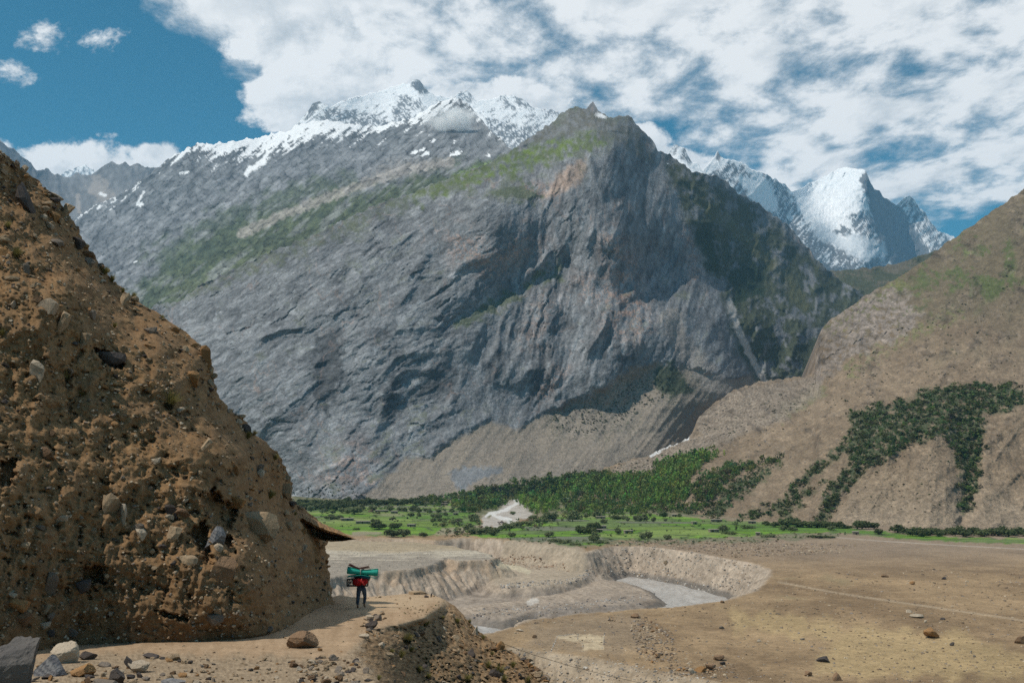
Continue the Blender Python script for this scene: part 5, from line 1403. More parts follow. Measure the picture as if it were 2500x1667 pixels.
def scatter_valley(n, poly, smin, smax, seed, prob=None, cols=None, name='gravel', sub=1, power=3.0):
    r = np.random.RandomState(seed); bx = [p_[0] for p_ in poly]; by = [p_[1] for p_ in poly]
    x = r.uniform(min(bx), max(bx), n); y = r.uniform(min(by), max(by), n)
    k = poly_sd(x, y, poly) < 0
    if prob is not None: k &= r.rand(n) < prob(x, y)
    x, y = x[k], y[k]
    a = (x - 1250) / FPX; b = (833.5 - y) / FPX; Y = CP - b * SP; Z = SP + b * CP
    t0 = (ZP - CAMZ) / Z; hit = np.zeros(len(x)); done = np.zeros(len(x), bool)
    for f_ in np.linspace(.97, 1.36, 70):
        t = t0 * f_; g = valley_z(a * t, Y * t, False)
        h = (~done) & (CAMZ + Z * t <= g); hit[h] = t[h]; done |= h
    x, y, a, Y, hit = x[done], y[done], a[done], Y[done], hit[done]
    px3, py3 = a * hit, Y * hit
    P = np.stack([px3, py3, valley_z(px3, py3)], -1)
    sz = (smin + (smax - smin) * r.rand(len(x)) ** power) * P[:, 1] / FPX
    return P, sz, stone_cols(len(x), r, cols)


brownpal = [[.20, .14, .09], [.27, .19, .12], [.33, .25, .17], [.14, .105, .08], [.40, .32, .23], [.24, .20, .17]]
palepal = [[.44, .39, .33], [.36, .31, .26], [.27, .235, .20], [.20, .18, .165], [.38, .27, .18], [.50, .46, .41]]
greypal = [[.26, .25, .245], [.18, .17, .165], [.36, .34, .32], [.12, .11, .11], [.30, .25, .2], [.45, .43, .40]]
sets = [scatter_valley(10000, [(1250, 1500), (1800, 1475), (1950, 1400), (2600, 1380), (2600, 1680), (1900, 1680), (1500, 1612), (1250, 1575)], .6, 4.2, 31, lambda x, y: .35 + .65 * smooth(fbm(x / 90, y / 40, 3, 900) + smooth(x, 1950, 2200) * .5, -.2, .4), brownpal),
        scatter_valley(2500, [(1480, 1320), (1750, 1322), (2100, 1330), (2050, 1350), (1800, 1362), (1600, 1334), (1480, 1334)], 1.0, 4.2, 32, None, brownpal, power=2.2),
        scatter_valley(3000, [(1850, 1330), (2600, 1350), (2600, 1480), (1900, 1420)], .4, 1.4, 33, None, brownpal),
        scatter_valley(2600, [(830, 1340), (1180, 1345), (1100, 1372), (900, 1395), (800, 1400)], .5, 1.5, 34, None, [[.10, .10, .075], [.25, .21, .17], [.14, .13, .09], [.33, .28, .22], [.09, .085, .07], [.2, .17, .13]]),
        scatter_valley(1500, [(1150, 1515), (1340, 1495), (1560, 1475), (1610, 1455), (1600, 1435), (1560, 1450), (1400, 1470), (1150, 1490)], 1.0, 4.2, 35, None, greypal, power=2.4),
        scatter_valley(700, [(1180, 1370), (1240, 1358), (1330, 1372), (1400, 1395), (1300, 1388)], 1.4, 4.5, 36, None, [[.36, .24, .16], [.30, .2, .13], [.42, .30, .21], [.33, .24, .17], [.25, .17, .12], [.38, .28, .2]]),
        scatter_valley(1400, [(1220, 1440), (1420, 1420), (1450, 1400), (1430, 1395), (1400, 1412), (1220, 1425)], .9, 3.6, 37, None, greypal, power=2.4),
        scatter_valley(1600, [(1440, 1402), (1600, 1422), (1780, 1460), (1860, 1440), (1840, 1425), (1700, 1428), (1560, 1405), (1450, 1395)], 1.0, 4.0, 38, None, palepal, power=2.2),
        scatter_valley(1200, [(1450, 1350), (1600, 1345), (1860, 1385), (1850, 1430), (1700, 1420), (1460, 1390)], .7, 3.6, 39, None, palepal),
        scatter_valley(1600, [(1250, 1580), (1500, 1610), (1800, 1667), (1250, 1680)], .9, 4.5, 40, None, palepal),
        scatter_valley(900, [(1550, 1500), (1640, 1540), (1660, 1620), (1560, 1610), (1540, 1540)], 1.4, 5.5, 41, None, brownpal, power=2.0), scatter_valley(260, [(1620, 1625), (1700, 1615), (1790, 1625), (1800, 1655), (1640, 1655)], 1.4, 6, 42, None, brownpal, power=2.0)]
P_ = np.concatenate([s_[0] for s_ in sets]); S_ = np.concatenate([s_[1] for s_ in sets]); C_ = np.concatenate([s_[2] for s_ in sets])
merged('valley_stones', P_, S_, C_, M_debris, 1, 4, flat=.6)

# rows of cleared stones round the two old plots
rowp = []
for a_, b_ in (((1345, 1590), (1362, 1552)), ((1412, 1546), (1410, 1562)), ((1410, 1562), (1422, 1570)), ((1422, 1570), (1424, 1584)), ((1476, 1545), (1474, 1572)), ((1474, 1572), (1468, 1586)), ((1362, 1552), (1412, 1546))):
    L_ = math.hypot(b_[0] - a_[0], b_[1] - a_[1])
    for i in range(int(L_ / 1.3)):
        t_ = i / (L_ / 1.3); rowp.append(valley_at(a_[0] + (b_[0] - a_[0]) * t_ + RR.gauss(0, .5), a_[1] + (b_[1] - a_[1]) * t_ + RR.gauss(0, .3))[:])
rowp = np.array(rowp); rr_ = np.random.RandomState(2)
merged('cleared_stone_rows', rowp, .10 + .16 * rr_.rand(len(rowp)), stone_cols(len(rowp), rr_, palepal), M_debris, 1, 5)

# rocks on the debris fan and the dry hillside
def scatter_grid(G, n, cond, smin, smax, cols, name, seed, mat=M_debris, power=3.0):
    PX, PY, D = G; r = np.random.RandomState(seed)
    iy = r.randint(2, PX.shape[0] - 2, n); ix = r.randint(2, PX.shape[1] - 2, n)
    k = r.rand(n) < cond(PX[iy, ix], PY[iy, ix]); iy, ix = iy[k], ix[k]
    P = proj(PX[iy, ix], PY[iy, ix], D[iy, ix])
    sz = (smin + (smax - smin) * r.rand(len(iy)) ** power) * P[:, 1] / FPX
    return merged(name, P, sz, stone_cols(len(iy), r, cols), mat, 1, seed, flat=.7)


scatter_grid(I_grid, 9000, lambda x, y: .9 * in_poly(x, y, I_deb, 10, 10, 1) + .28 * smooth(fbm(x / 40, y / 30, 3, 901), 0, .4) + .03, .8, 4.2, [[.22, .18, .145], [.30, .245, .19], [.17, .14, .12], [.36, .29, .23], [.26, .21, .17], [.2, .17, .145]], 'hillside_stones', 61)
scatter_grid(A_grid, 5000, lambda x, y: .35 * in_poly(x, y, A_talus, 10, 10, 1), .6, 2.6, [[.22, .19, .17], [.28, .245, .21], [.17, .15, .14], [.11, .12, .09], [.08, .095, .06], [.2, .17, .145]], 'talus_stones', 62)

# ------------------------------------------------------------------ plants
def leaf_mat(name, base, rnd=.2, tr=.35):
    m = simple_mat(name, base, .85, rnd=rnd, noise=(2.5, .8, tuple(v_ * .55 for v_ in base)), spec=.1, transl=tr)
    return m


M_leafA, M_leafB, M_leafC = leaf_mat('willow_leaves', (.20, .225, .11)), leaf_mat('poplar_leaves', (.15, .22, .06)), leaf_mat('dark_leaves', (.12, .145, .062))
M_bark = simple_mat('bark', (.12, .095, .07), noise=(.3, .6, (.06, .05, .04)))
M_dry = simple_mat('dry_grass', (.20, .175, .06), .9, rnd=.2, spec=.1, transl=.3)


def crown_arrays(seed, n, lobes, dims, leaf, narrow=False):
    r = np.random.RandomState(seed)
    if narrow:
        c = np.stack([r.randn(lobes) * .10, r.randn(lobes) * .10, np.linspace(.18, .88, lobes)], -1); rad = .20 * np.sin(np.linspace(.7, 2.85, lobes)) + .05
        rad3 = np.stack([rad, rad, rad * 1.3], -1)
    else:
        th = r.rand(lobes) * 6.283; rr = .30 * np.sqrt(r.rand(lobes))
        c = np.stack([rr * np.cos(th), rr * np.sin(th), .30 + .44 * r.rand(lobes) * (1 - rr / .55)], -1); rad = .17 + .11 * r.rand(lobes); rad3 = np.stack([rad, rad, rad * 1.05], -1)
    k = r.randint(0, lobes, n)
    d = r.randn(n, 3); d /= np.linalg.norm(d, axis=1, keepdims=True)
    pos = c[k] + d * rad3[k] * (r.rand(n, 1) ** .25 * 1.02 + .08 * r.randn(n, 1))
    u_ = np.cross(d + .8 * r.randn(n, 3), r.randn(n, 3)); u_ /= np.linalg.norm(u_, axis=1, keepdims=True)
    v_ = np.cross(u_, d); v_ /= np.linalg.norm(v_, axis=1, keepdims=True) + 1e-9
    s_ = leaf * (.6 + .8 * r.rand(n, 1))
    V = np.stack([pos - u_ * s_ * .5, pos + v_ * s_ * .5, pos + u_ * s_ * .6, pos - v_ * s_ * .45], 1).reshape(-1, 3) * np.array(dims)
    F = np.arange(n * 4).reshape(n, 4)
    return V, F


def trunk_mesh(name, seed, narrow):
    r = random.Random(seed); bm = bmesh.new()

    def limb(p0, p1, r0, r1, seg=6):
        d = (p1 - p0).normalized(); s_ = d.orthogonal().normalized(); t_ = d.cross(s_)
        a = [bm.verts.new(p0 + (s_ * math.cos(k * 6.283 / seg) + t_ * math.sin(k * 6.283 / seg)) * r0) for k in range(seg)]
        b = [bm.verts.new(p1 + (s_ * math.cos(k * 6.283 / seg) + t_ * math.sin(k * 6.283 / seg)) * r1) for k in range(seg)]
        for k in range(seg): bm.faces.new((a[k], a[(k + 1) % seg], b[(k + 1) % seg], b[k]))
    top = .85 if narrow else .42
    limb(Vector((0, 0, -.04)), Vector((.01, 0, top)), .030, .012 if narrow else .022)
    for k in range(5):
        a = r.uniform(0, 6.3); z0 = top * r.uniform(.5, .98); L_ = .12 if narrow else .28
        limb(Vector((.01, 0, z0)), Vector((math.cos(a) * L_, math.sin(a) * L_, z0 + L_ * (1.4 if narrow else .9))), .012, .004, 5)
    me = bpy.data.meshes.new(name); bm.to_mesh(me); bm.free(); me.materials.append(M_bark); return me


CR, TRK = {}, {}
for k in range(4):
    V, F = crown_arrays(30 + k, 620, 13, (1, 1, 1), .12); CR['round', k] = np_mesh('crown', V, F, None, False)
    V, F = crown_arrays(50 + k, 380, 9, (1, 1, 1), .07, True); CR['tall', k] = np_mesh('crown', V, F, None, False)
    V, F = crown_arrays(70 + k, 260, 10, (1.15, 1.15, .8), .10); V[:, 2] -= .12; CR['bush', k] = np_mesh('crown', V, F, None, False)
for k in range(2): TRK['round', k] = trunk_mesh('trunk', k, False); TRK['tall', k] = trunk_mesh('trunk', k + 5, True)
for me in CR.values(): me.materials.append(None)


def tree(p, h, wdt, shape, mat, label, cat='tree', group=None, k=None):
    k = RR.randrange(4) if k is None else k
    nm = {'round': 'willow_tree', 'tall': 'poplar_tree', 'bush': 'bush'}[shape]
    if shape == 'bush': root = new_obj(nm, CR[shape, k]); crown = root
    else:
        root = new_obj(nm, None); crown = new_obj('crown', CR[shape, k], root); new_obj('trunk', TRK[shape, k % 2], root)
    crown.material_slots[0].link = 'OBJECT'; crown.material_slots[0].material = mat
    root.location = p; root.rotation_euler = (0, 0, RR.uniform(0, 6.3)); root.scale = (wdt, wdt, h)
    tag(root, label, cat, group)
    return root


def vt(px, py, hpx, wpx, shape, mat, label, group=None, cat='tree'):
    p = valley_at(px, py); s = p.y / FPX
    tree(p - Vector((0, 0, .1)), hpx * s * 1.3, wpx * s * 1.7, shape, mat, label, cat, group)


A_, B_, C_l = M_leafA, M_leafB, M_leafC
solo = [(760, 1249, 17, 12, 'round', A_, 'narrow grey-green willow just right of the cliff edge'), (925, 1292, 19, 30, 'round', C_l, 'big dark round willow in the left field above the ploughed strip'), (963, 1291, 16, 19, 'round', C_l, 'ball-shaped dark willow alone right of the big dark one'),
        (957, 1310, 19, 26, 'round', C_l, 'dense willow on the river rim below the left field'), (984, 1310, 21, 22, 'round', A_, 'loose willow on the river rim beside the dense one'), (1033, 1311, 13, 14, 'round', A_, 'small willow standing against the eroded river bank'),
        (1398, 1272, 24, 26, 'round', A_, 'large round willow at the upper edge of the middle field'), (1475, 1278, 11, 13, 'round', A_, 'small spreading willow with bare trunk in the middle field'), (1510, 1305, 17, 13, 'round', A_, 'upright willow beside the flat-roofed barn in the middle field'),
        (1362, 1282, 8, 5, 'tall', A_, 'tiny slim tree at the left of the middle field'), (1249, 1310, 12, 14, 'round', A_, 'small round willow above the canyon rim'), (1204, 1307, 14, 15, 'round', C_l, 'dark willow where the gravel fan meets the field'),
        (1340, 1311, 14, 17, 'round', A_, 'grey willow left of the shrub clump on the rim'), (1449, 1324, 24, 20, 'round', A_, 'tall grey willow at the canyon notch'), (1583, 1314, 19, 14, 'round', A_, 'taller of two willows at the lower field edge'), (1569, 1315, 13, 14, 'round', A_, 'shorter of two willows at the lower field edge'),
        (1629, 1317, 13, 14, 'round', A_, 'feathery willow at the lower right field edge'), (1764, 1297, 15, 20, 'round', A_, 'broad willow beside the ruined walls'), (1798, 1294, 17, 9, 'tall', C_l, 'dark narrow cypress-like poplar in the right field'), (1779, 1304, 11, 24, 'bush', C_l, 'wide dark bush below the ruined walls'),
        (1825, 1290, 12, 24, 'bush', C_l, 'wide bush at the right field edge'), (1914, 1295, 12, 14, 'round', A_, 'small willow with visible trunk before the thicket'), (1937, 1296, 10, 18, 'round', A_, 'low wide pale willow before the thicket'), (2028, 1294, 11, 16, 'round', A_, 'small willow before the long dark hedge'),
        (2105, 1291, 22, 30, 'round', C_l, 'large dark round tree at the foot of the pale cone'), (2134, 1291, 17, 23, 'round', C_l, 'medium round tree right of the large dark one'), (2144, 1304, 14, 14, 'round', C_l, 'lone small tree standing in the right green strip'), (2191, 1300, 18, 30, 'round', C_l, 'broad tree right of the rocky knoll'),
        (1874, 1311, 13, 22, 'bush', A_, 'pale green shrub clump on the dry margin, left one'), (1889, 1311, 12, 18, 'bush', A_, 'pale green shrub clump on the dry margin, right one'), (1995, 1312, 10, 34, 'bush', C_l, 'long dark shrub on the dry margin'), (2020, 1312, 9, 24, 'bush', C_l, 'low dark shrub at the end of the long one'),
        (1316, 1290, 11, 6, 'tall', A_, 'thin leafless-looking tree in the green field'), (870, 1293, 9, 12, 'bush', C_l, 'small bush left of the big dark willow'), (977, 1283, 8, 7, 'round', A_, 'tiny tree above the ball-shaped willow')]
for s_ in solo: vt(*s_)
groups = [
    ('willow of the row behind the left huts', 'willows of the row behind the left huts', [(836, 1252, 14, 16), (848, 1253, 13, 14), (866, 1255, 20, 26), (882, 1246, 14, 14), (857, 1248, 13, 14), (909, 1246, 13, 16), (953, 1247, 13, 14), (975, 1247, 11, 10), (986, 1248, 10, 10), (1008, 1249, 15, 16), (1023, 1251, 12, 12), (1038, 1249, 10, 9), (1049, 1252, 10, 12), (1070, 1252, 11, 11), (1103, 1251, 10, 11), (792, 1251, 11, 12), (812, 1254, 9, 10)], 'round', A_),
    ('small willow between two left fields', 'willows along the left field boundary', [(1003, 1262, 12, 12), (1024, 1262, 9, 8), (1056, 1263, 9, 9), (1070, 1265, 12, 13), (1089, 1259, 9, 9), (1057, 1276, 13, 12), (1074, 1273, 9, 10), (1107, 1279, 10, 9), (1120, 1275, 12, 11), (909, 1275, 9, 9), (921, 1274, 8, 9), (1085, 1276, 8, 8)], 'round', A_),
    ('grey willow close to the cliff edge', 'grey willows near the cliff edge', [(810, 1268, 13, 14), (825, 1268, 11, 18), (800, 1267, 9, 12)], 'round', A_),
    ('dark tree at the left mountain foot', 'dark trees at the left mountain foot', [(x_, 1238 + (i * 7) % 9, 17 + (i * 5) % 7, 18 + (i * 3) % 8) for i, x_ in enumerate(range(706, 860, 8))], 'round', C_l),
    ('tree in the thin line along the talus foot', 'trees along the talus foot', [(x_, 1229 + (i * 5) % 6, 10 + (i * 5) % 7, 11 + (i * 3) % 8) for i, x_ in enumerate(range(866, 1060, 8))], 'round', C_l),
    ('willow at the edge of the stream gravel', 'willows edging the stream gravel', [(1143, 1296, 18, 20), (1155, 1272, 18, 20), (1164, 1275, 12, 14), (1160, 1302, 16, 20), (1175, 1303, 15, 20), (1190, 1300, 14, 18), (1150, 1303, 12, 14), (1210, 1299, 13, 18), (1225, 1294, 13, 16), (1240, 1290, 13, 18), (1256, 1287, 12, 18), (1270, 1284, 13, 18), (1290, 1282, 12, 18), (1302, 1270, 14, 16), (1315, 1276, 12, 14), (1338, 1271, 20, 20), (1349, 1270, 18, 18), (1330, 1277, 12, 14), (1251, 1256, 9, 10)], 'round', A_),
    ('willow along the top of the middle field', 'willows across the top of the middle field', [(1454, 1264, 17, 16), (1465, 1263, 11, 12), (1430, 1264, 11, 9), (1501, 1268, 12, 14), (1510, 1268, 10, 10), (1523, 1268, 9, 10), (1533, 1272, 10, 8), (1552, 1272, 14, 11), (1561, 1273, 15, 13), (1572, 1272, 16, 16), (1595, 1274, 12, 10), (1588, 1261, 10, 6), (1619, 1264, 17, 14), (1625, 1272, 7, 7), (1681, 1256, 12, 16), (1660, 1262, 9, 9)], 'round', A_),
    ('dark tree of the tight clump in the green field', 'dark tree clump in the green field', [(1417, 1303, 20, 18), (1427, 1303, 19, 18), (1437, 1302, 22, 18), (1447, 1300, 26, 17), (1456, 1298, 25, 16), (1442, 1303, 17, 16)], 'round', C_l),
    ('shrub on the canyon rim below the green field', 'rim shrubs below the green field', [(1350, 1322, 16, 16), (1361, 1323, 14, 20), (1384, 1324, 12, 18), (1372, 1326, 10, 16), (1460, 1326, 14, 15), (1475, 1326, 13, 18), (1395, 1330, 9, 14), (1412, 1330, 8, 14)], 'bush', A_),
    ('dark tree of the thicket at the hillside foot', 'thicket trees at the hillside foot', [(1915, 1286, 22, 26), (1932, 1281, 20, 22), (1955, 1286, 16, 24), (1975, 1287, 16, 22), (1992, 1287, 16, 22), (2010, 1287, 17, 24), (2030, 1288, 16, 24), (2050, 1289, 15, 24), (1945, 1284, 17, 20), (2072, 1290, 8, 16), (1893, 1286, 12, 16), (1870, 1282, 10, 16)], 'round', C_l),
    ('dark tree at the far right field end', 'shaded trees at the far right', [(x_, 1303 + (i * 5) % 8, 14 + (i * 7) % 8, 20 + (i * 3) % 9) for i, x_ in enumerate(range(2215, 2530, 13))], 'round', C_l)]
ORD = ('first second third fourth fifth sixth seventh eighth ninth tenth eleventh twelfth thirteenth fourteenth fifteenth sixteenth seventeenth eighteenth nineteenth twentieth '
       'twenty-first twenty-second twenty-third twenty-fourth twenty-fifth twenty-sixth').split()
for lb, gp, lst, sh, mt in groups:
    for i, (x, y, hh, ww) in enumerate(sorted(lst)): vt(x, y, hh, ww, sh, mt, lb + ', %s from the left' % ORD[i], gp)


def mass(name, items, mat, nleaf, leaf, seed, shape='round'):
    """merged foliage of trees nobody could count: items = (x, y, z, height, width)"""
    it = np.array(items); VV = []
    protos = [crown_arrays(seed + k, nleaf, 6, (1, 1, 1), leaf, shape == 'tall')[0] for k in range(6)]
    r = np.random.RandomState(seed); kk = r.randint(0, 6, len(it)); an = r.rand(len(it)) * 6.283
    base = np.stack(protos)[kk]
    X = base[..., 0] * np.cos(an)[:, None] - base[..., 1] * np.sin(an)[:, None]; Y = base[..., 0] * np.sin(an)[:, None] + base[..., 1] * np.cos(an)[:, None]
    V = np.stack([X * it[:, 4:5] + it[:, 0:1], Y * it[:, 4:5] + it[:, 1:2], base[..., 2] * it[:, 3:4] + it[:, 2:3]], -1)
    cl = np.repeat((np.array(mat[1]) * (.5 + 1.0 * r.rand(len(it), 1)) * (1 + .15 * r.randn(len(it), 3)))[:, None], V.shape[1], 1)
    o = link(name, np_mesh(name, V.reshape(-1, 3), np.arange(V.shape[0] * V.shape[1]).reshape(-1, 4), cl, False), mat[0])
    o['kind'] = 'stuff'
    return o


M_mass = ground_mat("foliage_mass", bump=(), var=((6, .25),))
nt = M_mass.node_tree
pb = next(n_ for n_ in nt.nodes if n_.type == 'BSDF_PRINCIPLED'); om = next(n_ for n_ in nt.nodes if n_.type == 'OUTPUT_MATERIAL')
tr = nt.nodes.new('ShaderNodeBsdfTranslucent'); ms = nt.nodes.new('ShaderNodeMixShader'); ms.inputs[0].default_value = .35
nt.links.new(pb.inputs['Base Color'].links[0].from_socket, tr.inputs[0]); nt.links.new(pb.outputs[0], ms.inputs[1]); nt.links.new(tr.outputs[0], ms.inputs[2]); nt.links.new(ms.outputs[0], om.inputs[0])


def fill(polys, n, seed):
    r = np.random.RandomState(seed); out = []
    for poly, share in polys:
        bx = [p_[0] for p_ in poly]; by = [p_[1] for p_ in poly]; m = int(n * share); x = r.uniform(min(bx), max(bx), m * 4); y = r.uniform(min(by), max(by), m * 4)
        k = poly_sd(x, y, poly) < 0; out += list(zip(x[k][:m] + 5 * r.randn(len(x[k][:m])), y[k][:m] + 3 * r.randn(len(x[k][:m]))))
    return out


def ground_any(x, y):
    """surface visible at a pixel: hillside, mountain foot or valley, whichever is nearer"""
    v_ = valley_at(x, y) if y > 1180 else None
    best = v_
    for f, G in ((hill_at, I_grid), (rock_at, A_grid)):
        if x < G[0][0, 3] or x > G[0][0, -3]: continue
        cx = int(np.argmin(np.abs(G[0][0] - x)))
        if y < G[1][0, cx] - 2: continue
        p, _n = f(x, y)
        if best is None or p.y < best.y: best = p
    return best


def mk_items(pts, hmin, hmax, wr, seed):
    r = random.Random(seed); out = []
    for x, y in pts:
        p = ground_any(x, y)
        if p is None: continue
        s = p.y / FPX; h = (hmin + (hmax - hmin) * r.random() ** 1.4 * 1.15) * s * (.75 if r.random() < .25 else 1)
        out.append((p.x, p.y, p.z - .05 * h, h, h * wr * r.uniform(.8, 1.3)))
    return out


pop = fill([([(1340, 1200), (1400, 1180), (1500, 1172), (1600, 1168), (1660, 1172), (1690, 1195), (1670, 1225), (1640, 1240), (1560, 1236), (1480, 1218), (1420, 1212), (1370, 1224)], .62), ([(1600, 1150), (1650, 1130), (1700, 1118), (1762, 1112), (1720, 1135), (1690, 1165), (1660, 1180), (1600, 1170)], .25), ([(1260, 1225), (1350, 1215), (1362, 1245), (1300, 1256), (1280, 1240)], .13)], 1900, 5)
mass('poplar_wood', mk_items(pop, 15, 27, .75, 1), (M_mass, (.165, .235, .06)), 40, .17, 300, 'tall')
dk_ = fill([([(1000, 1226), (1080, 1218), (1150, 1205), (1230, 1190), (1300, 1180), (1400, 1165), (1480, 1158), (1500, 1170), (1400, 1185), (1340, 1205), (1270, 1222), (1180, 1228), (1060, 1234)], .4), ([(1110, 1236), (1180, 1224), (1230, 1216), (1240, 1232), (1200, 1244), (1150, 1252), (1120, 1250)], .15), ([(1370, 1225), (1420, 1214), (1480, 1224), (1560, 1240), (1660, 1242), (1690, 1238), (1690, 1250), (1560, 1256), (1440, 1262), (1390, 1255)], .25),
            ([(1690, 1210), (1700, 1180), (1730, 1160), (1760, 1140), (1900, 1120), (1905, 1128), (1830, 1150), (1780, 1175), (1750, 1210), (1730, 1240), (1690, 1262)], .2)], 1300, 6)
mass('mixed_wood', mk_items(dk_, 12, 25, 1.0, 2), (M_mass, (.115, .155, .05)), 44, .17, 320)
r = np.random.RandomState(44); cand = np.stack([r.uniform(1700, 2510, 14000), r.uniform(930, 1290, 14000)], -1)
vg = I_veg(cand[:, 0], cand[:, 1]) * smooth(fbm(cand[:, 0] / 14, cand[:, 1] / 11, 4, 631) + .55, -.1, .2)
cand = cand[r.rand(len(cand)) < vg * .8][:3600]
mass('hillside_scrub', mk_items(cand, 5, 15, 1.3, 3), (M_mass, (.085, .11, .042)), 24, .22, 340)
hed = fill([([(1340, 1322), (1500, 1314), (1700, 1312), (1900, 1305), (2020, 1300), (2120, 1305), (1950, 1318), (1780, 1326), (1500, 1328), (1400, 1336)], .35), ([(1200, 1302), (1350, 1318), (1350, 1326), (1200, 1312)], .1), ([(1060, 1298), (1150, 1288), (1170, 1305), (1090, 1312)], .1), ([(760, 1240), (1110, 1232), (1140, 1262), (1120, 1285), (780, 1290)], .2), ([(1300, 1255), (1680, 1258), (1900, 1290), (1500, 1312), (1300, 1300)], .25)], 520, 9)
mass('low_scrub', mk_items(hed, 2.5, 6.5, 1.7, 4), (M_mass, (.12, .15, .06)), 16, .3, 360)
sh_ = fill([([(1060, 1285), (1140, 1262), (1180, 1285), (1260, 1275), (1330, 1262), (1390, 1250), (1400, 1268), (1300, 1292), (1200, 1304), (1100, 1308)], .6), ([(700, 1236), (1000, 1228), (1130, 1240), (1140, 1258), (900, 1258), (700, 1252)], .4)], 300, 19)
mass('stream_scrub', mk_items(sh_, 5, 13, 1.3, 14), (M_mass, (.15, .175, .08)), 30, .22, 420)
tal = fill([([(1340, 1010), (1440, 985), (1560, 930), (1640, 905), (1640, 960), (1560, 1010), (1460, 1060), (1380, 1060)], .6), ([(710, 1190), (860, 1175), (900, 1215), (1000, 1215), (1000, 1230), (710, 1235)], .25), ([(1480, 1130), (1600, 1120), (1650, 1150), (1500, 1160)], .12), ([(1700, 1050), (1990, 930), (2200, 800), (2480, 640), (2480, 930), (2300, 930), (2050, 1000), (1800, 1130)], .4), ([(2100, 1150), (2300, 1040), (2340, 1260), (2050, 1260)], .12)], 600, 10)
mass('slope_scrub', mk_items(tal, 2.5, 5, 1.7, 5), (M_mass, (.07, .085, .04)), 12, .34, 380)


def tuft_mesh(seed, n=110):
    r = np.random.RandomState(seed); V = []; F = []
    for i in range(n):
        a = r.rand() * 6.283; lean = .15 + .75 * r.rand() ** 1.2; b0 = np.array([math.cos(a), math.sin(a), 0]) * .16 * r.rand()
        tip = b0 + np.array([math.cos(a) * lean, math.sin(a) * lean, 1.05 - .45 * lean]) * (.6 + .5 * r.rand()); sd_ = np.array([-math.sin(a), math.cos(a), 0]) * .022
        mid = (b0 + tip) / 2 + np.array([0, 0, .12]); k = len(V)
        V += [b0 - sd_, b0 + sd_, mid + sd_ * .8, mid - sd_ * .8, tip, tip]; F += [[k, k + 1, k + 2, k + 3], [k + 3, k + 2, k + 4, k + 5]]
    return np_mesh('tuft', np.array(V), np.array(F), None, False)


TUFT = [tuft_mesh(k) for k in range(4)]
for t_ in TUFT: t_.materials.append(M_dry)
M_thorn = simple_mat('thorny_cushion', (.035, .032, .018), .95, spec=.05)
cush = []
for k in range(3):
    V, F = crown_arrays(90 + k, 420, 9, (1.2, 1.2, 1.0), .09); V[:, 2] -= .25; me = np_mesh('cushion', V, F, None, False); me.materials.append(M_thorn); cush.append(me)
tufts = [(38, 628, 18, 'cliff', 'dark thorny tuft high on the cliff at the left edge', 1), (20, 560, 13, 'cliff', 'olive tuft near the top left of the cliff', 1), (168, 932, 20, 'cliff', 'dark tuft left of centre on the cliff face', 1), (196, 968, 14, 'cliff', 'smaller tuft below the one left of centre', 1), (415, 990, 25, 'cliff', 'largest dark tuft hanging in mid cliff', 1),
         (605, 1072, 13, 'cliff', 'green-brown tuft on the cliff shoulder', 0), (622, 1064, 9, 'cliff', 'pale dry tuft beside the shoulder tuft', 0), (672, 1124, 11, 'cliff', 'yellowish tuft on the right cliff rim', 0), (660, 1218, 15, 'cliff', 'long olive tuft above the jutting slab', 0), (252, 672, 14, 'cliff', 'dry tuft on the upper skyline of the cliff', 0), (275, 690, 12, 'cliff', 'dry tuft second from top of the skyline', 0),
         (345, 728, 10, 'cliff', 'grey tuft on the cliff skyline above the bend', 0), (300, 715, 9, 'cliff', 'thin tuft between two skyline tufts', 0), (395, 780, 8, 'cliff', 'small tuft low on the cliff skyline', 0), (720, 1258, 6, 'cliff', 'tiny tuft at the root of the jutting slab', 0), (280, 800, 9, 'cliff', 'pale dry tuft on the open cliff slope', 0), (10, 820, 12, 'cliff', 'yellow tuft at the left margin of the cliff', 0),
         (990, 1568, 17, 'path', 'tall golden tuft with dark heart on the bank', 1), (1035, 1528, 9, 'path', 'dark tuft high on the bank below the path rim', 1), (1042, 1522, 7, 'path', 'little tuft beside the high dark one', 1), (978, 1605, 13, 'path', 'olive tuft below the tall golden one', 0), (1002, 1590, 9, 'path', 'dark tuft right below the golden one', 1), (1215, 1650, 19, 'path', 'broad brown tuft above the dark purple boulder', 0),
         (1190, 1630, 12, 'path', 'brown tuft left of the broad one', 0), (1200, 1600, 8, 'path', 'green tuft near the bank skyline', 0), (1250, 1628, 10, 'path', 'grey-green tuft left of the tumbled wall', 0), (1140, 1665, 14, 'path', 'dark tuft at the lower centre of the bank', 1), (1020, 1640, 11, 'path', 'dark tuft in the gully of the bank', 1), (1045, 1655, 10, 'path', 'lower dark tuft in the gully of the bank', 1),
         (955, 1595, 8, 'path', 'small dark bush below the bluish chip', 1), (1115, 1520, 9, 'path', 'black tuft near the top of the bank', 1), (1145, 1505, 6, 'path', 'small dark tuft on the upper bank skyline', 1), (1178, 1560, 8, 'path', 'green tuft behind the white oval stone', 0), (1080, 1510, 6, 'path', 'dark hollow tuft under the path corner', 1), (1290, 1665, 10, 'path', 'dark tuft under the tumbled wall', 1), (1230, 1665, 12, 'path', 'dark tuft at the lower bank right', 1), (925, 1660, 9, 'path', 'olive tuft beside the packed rubble', 0)]
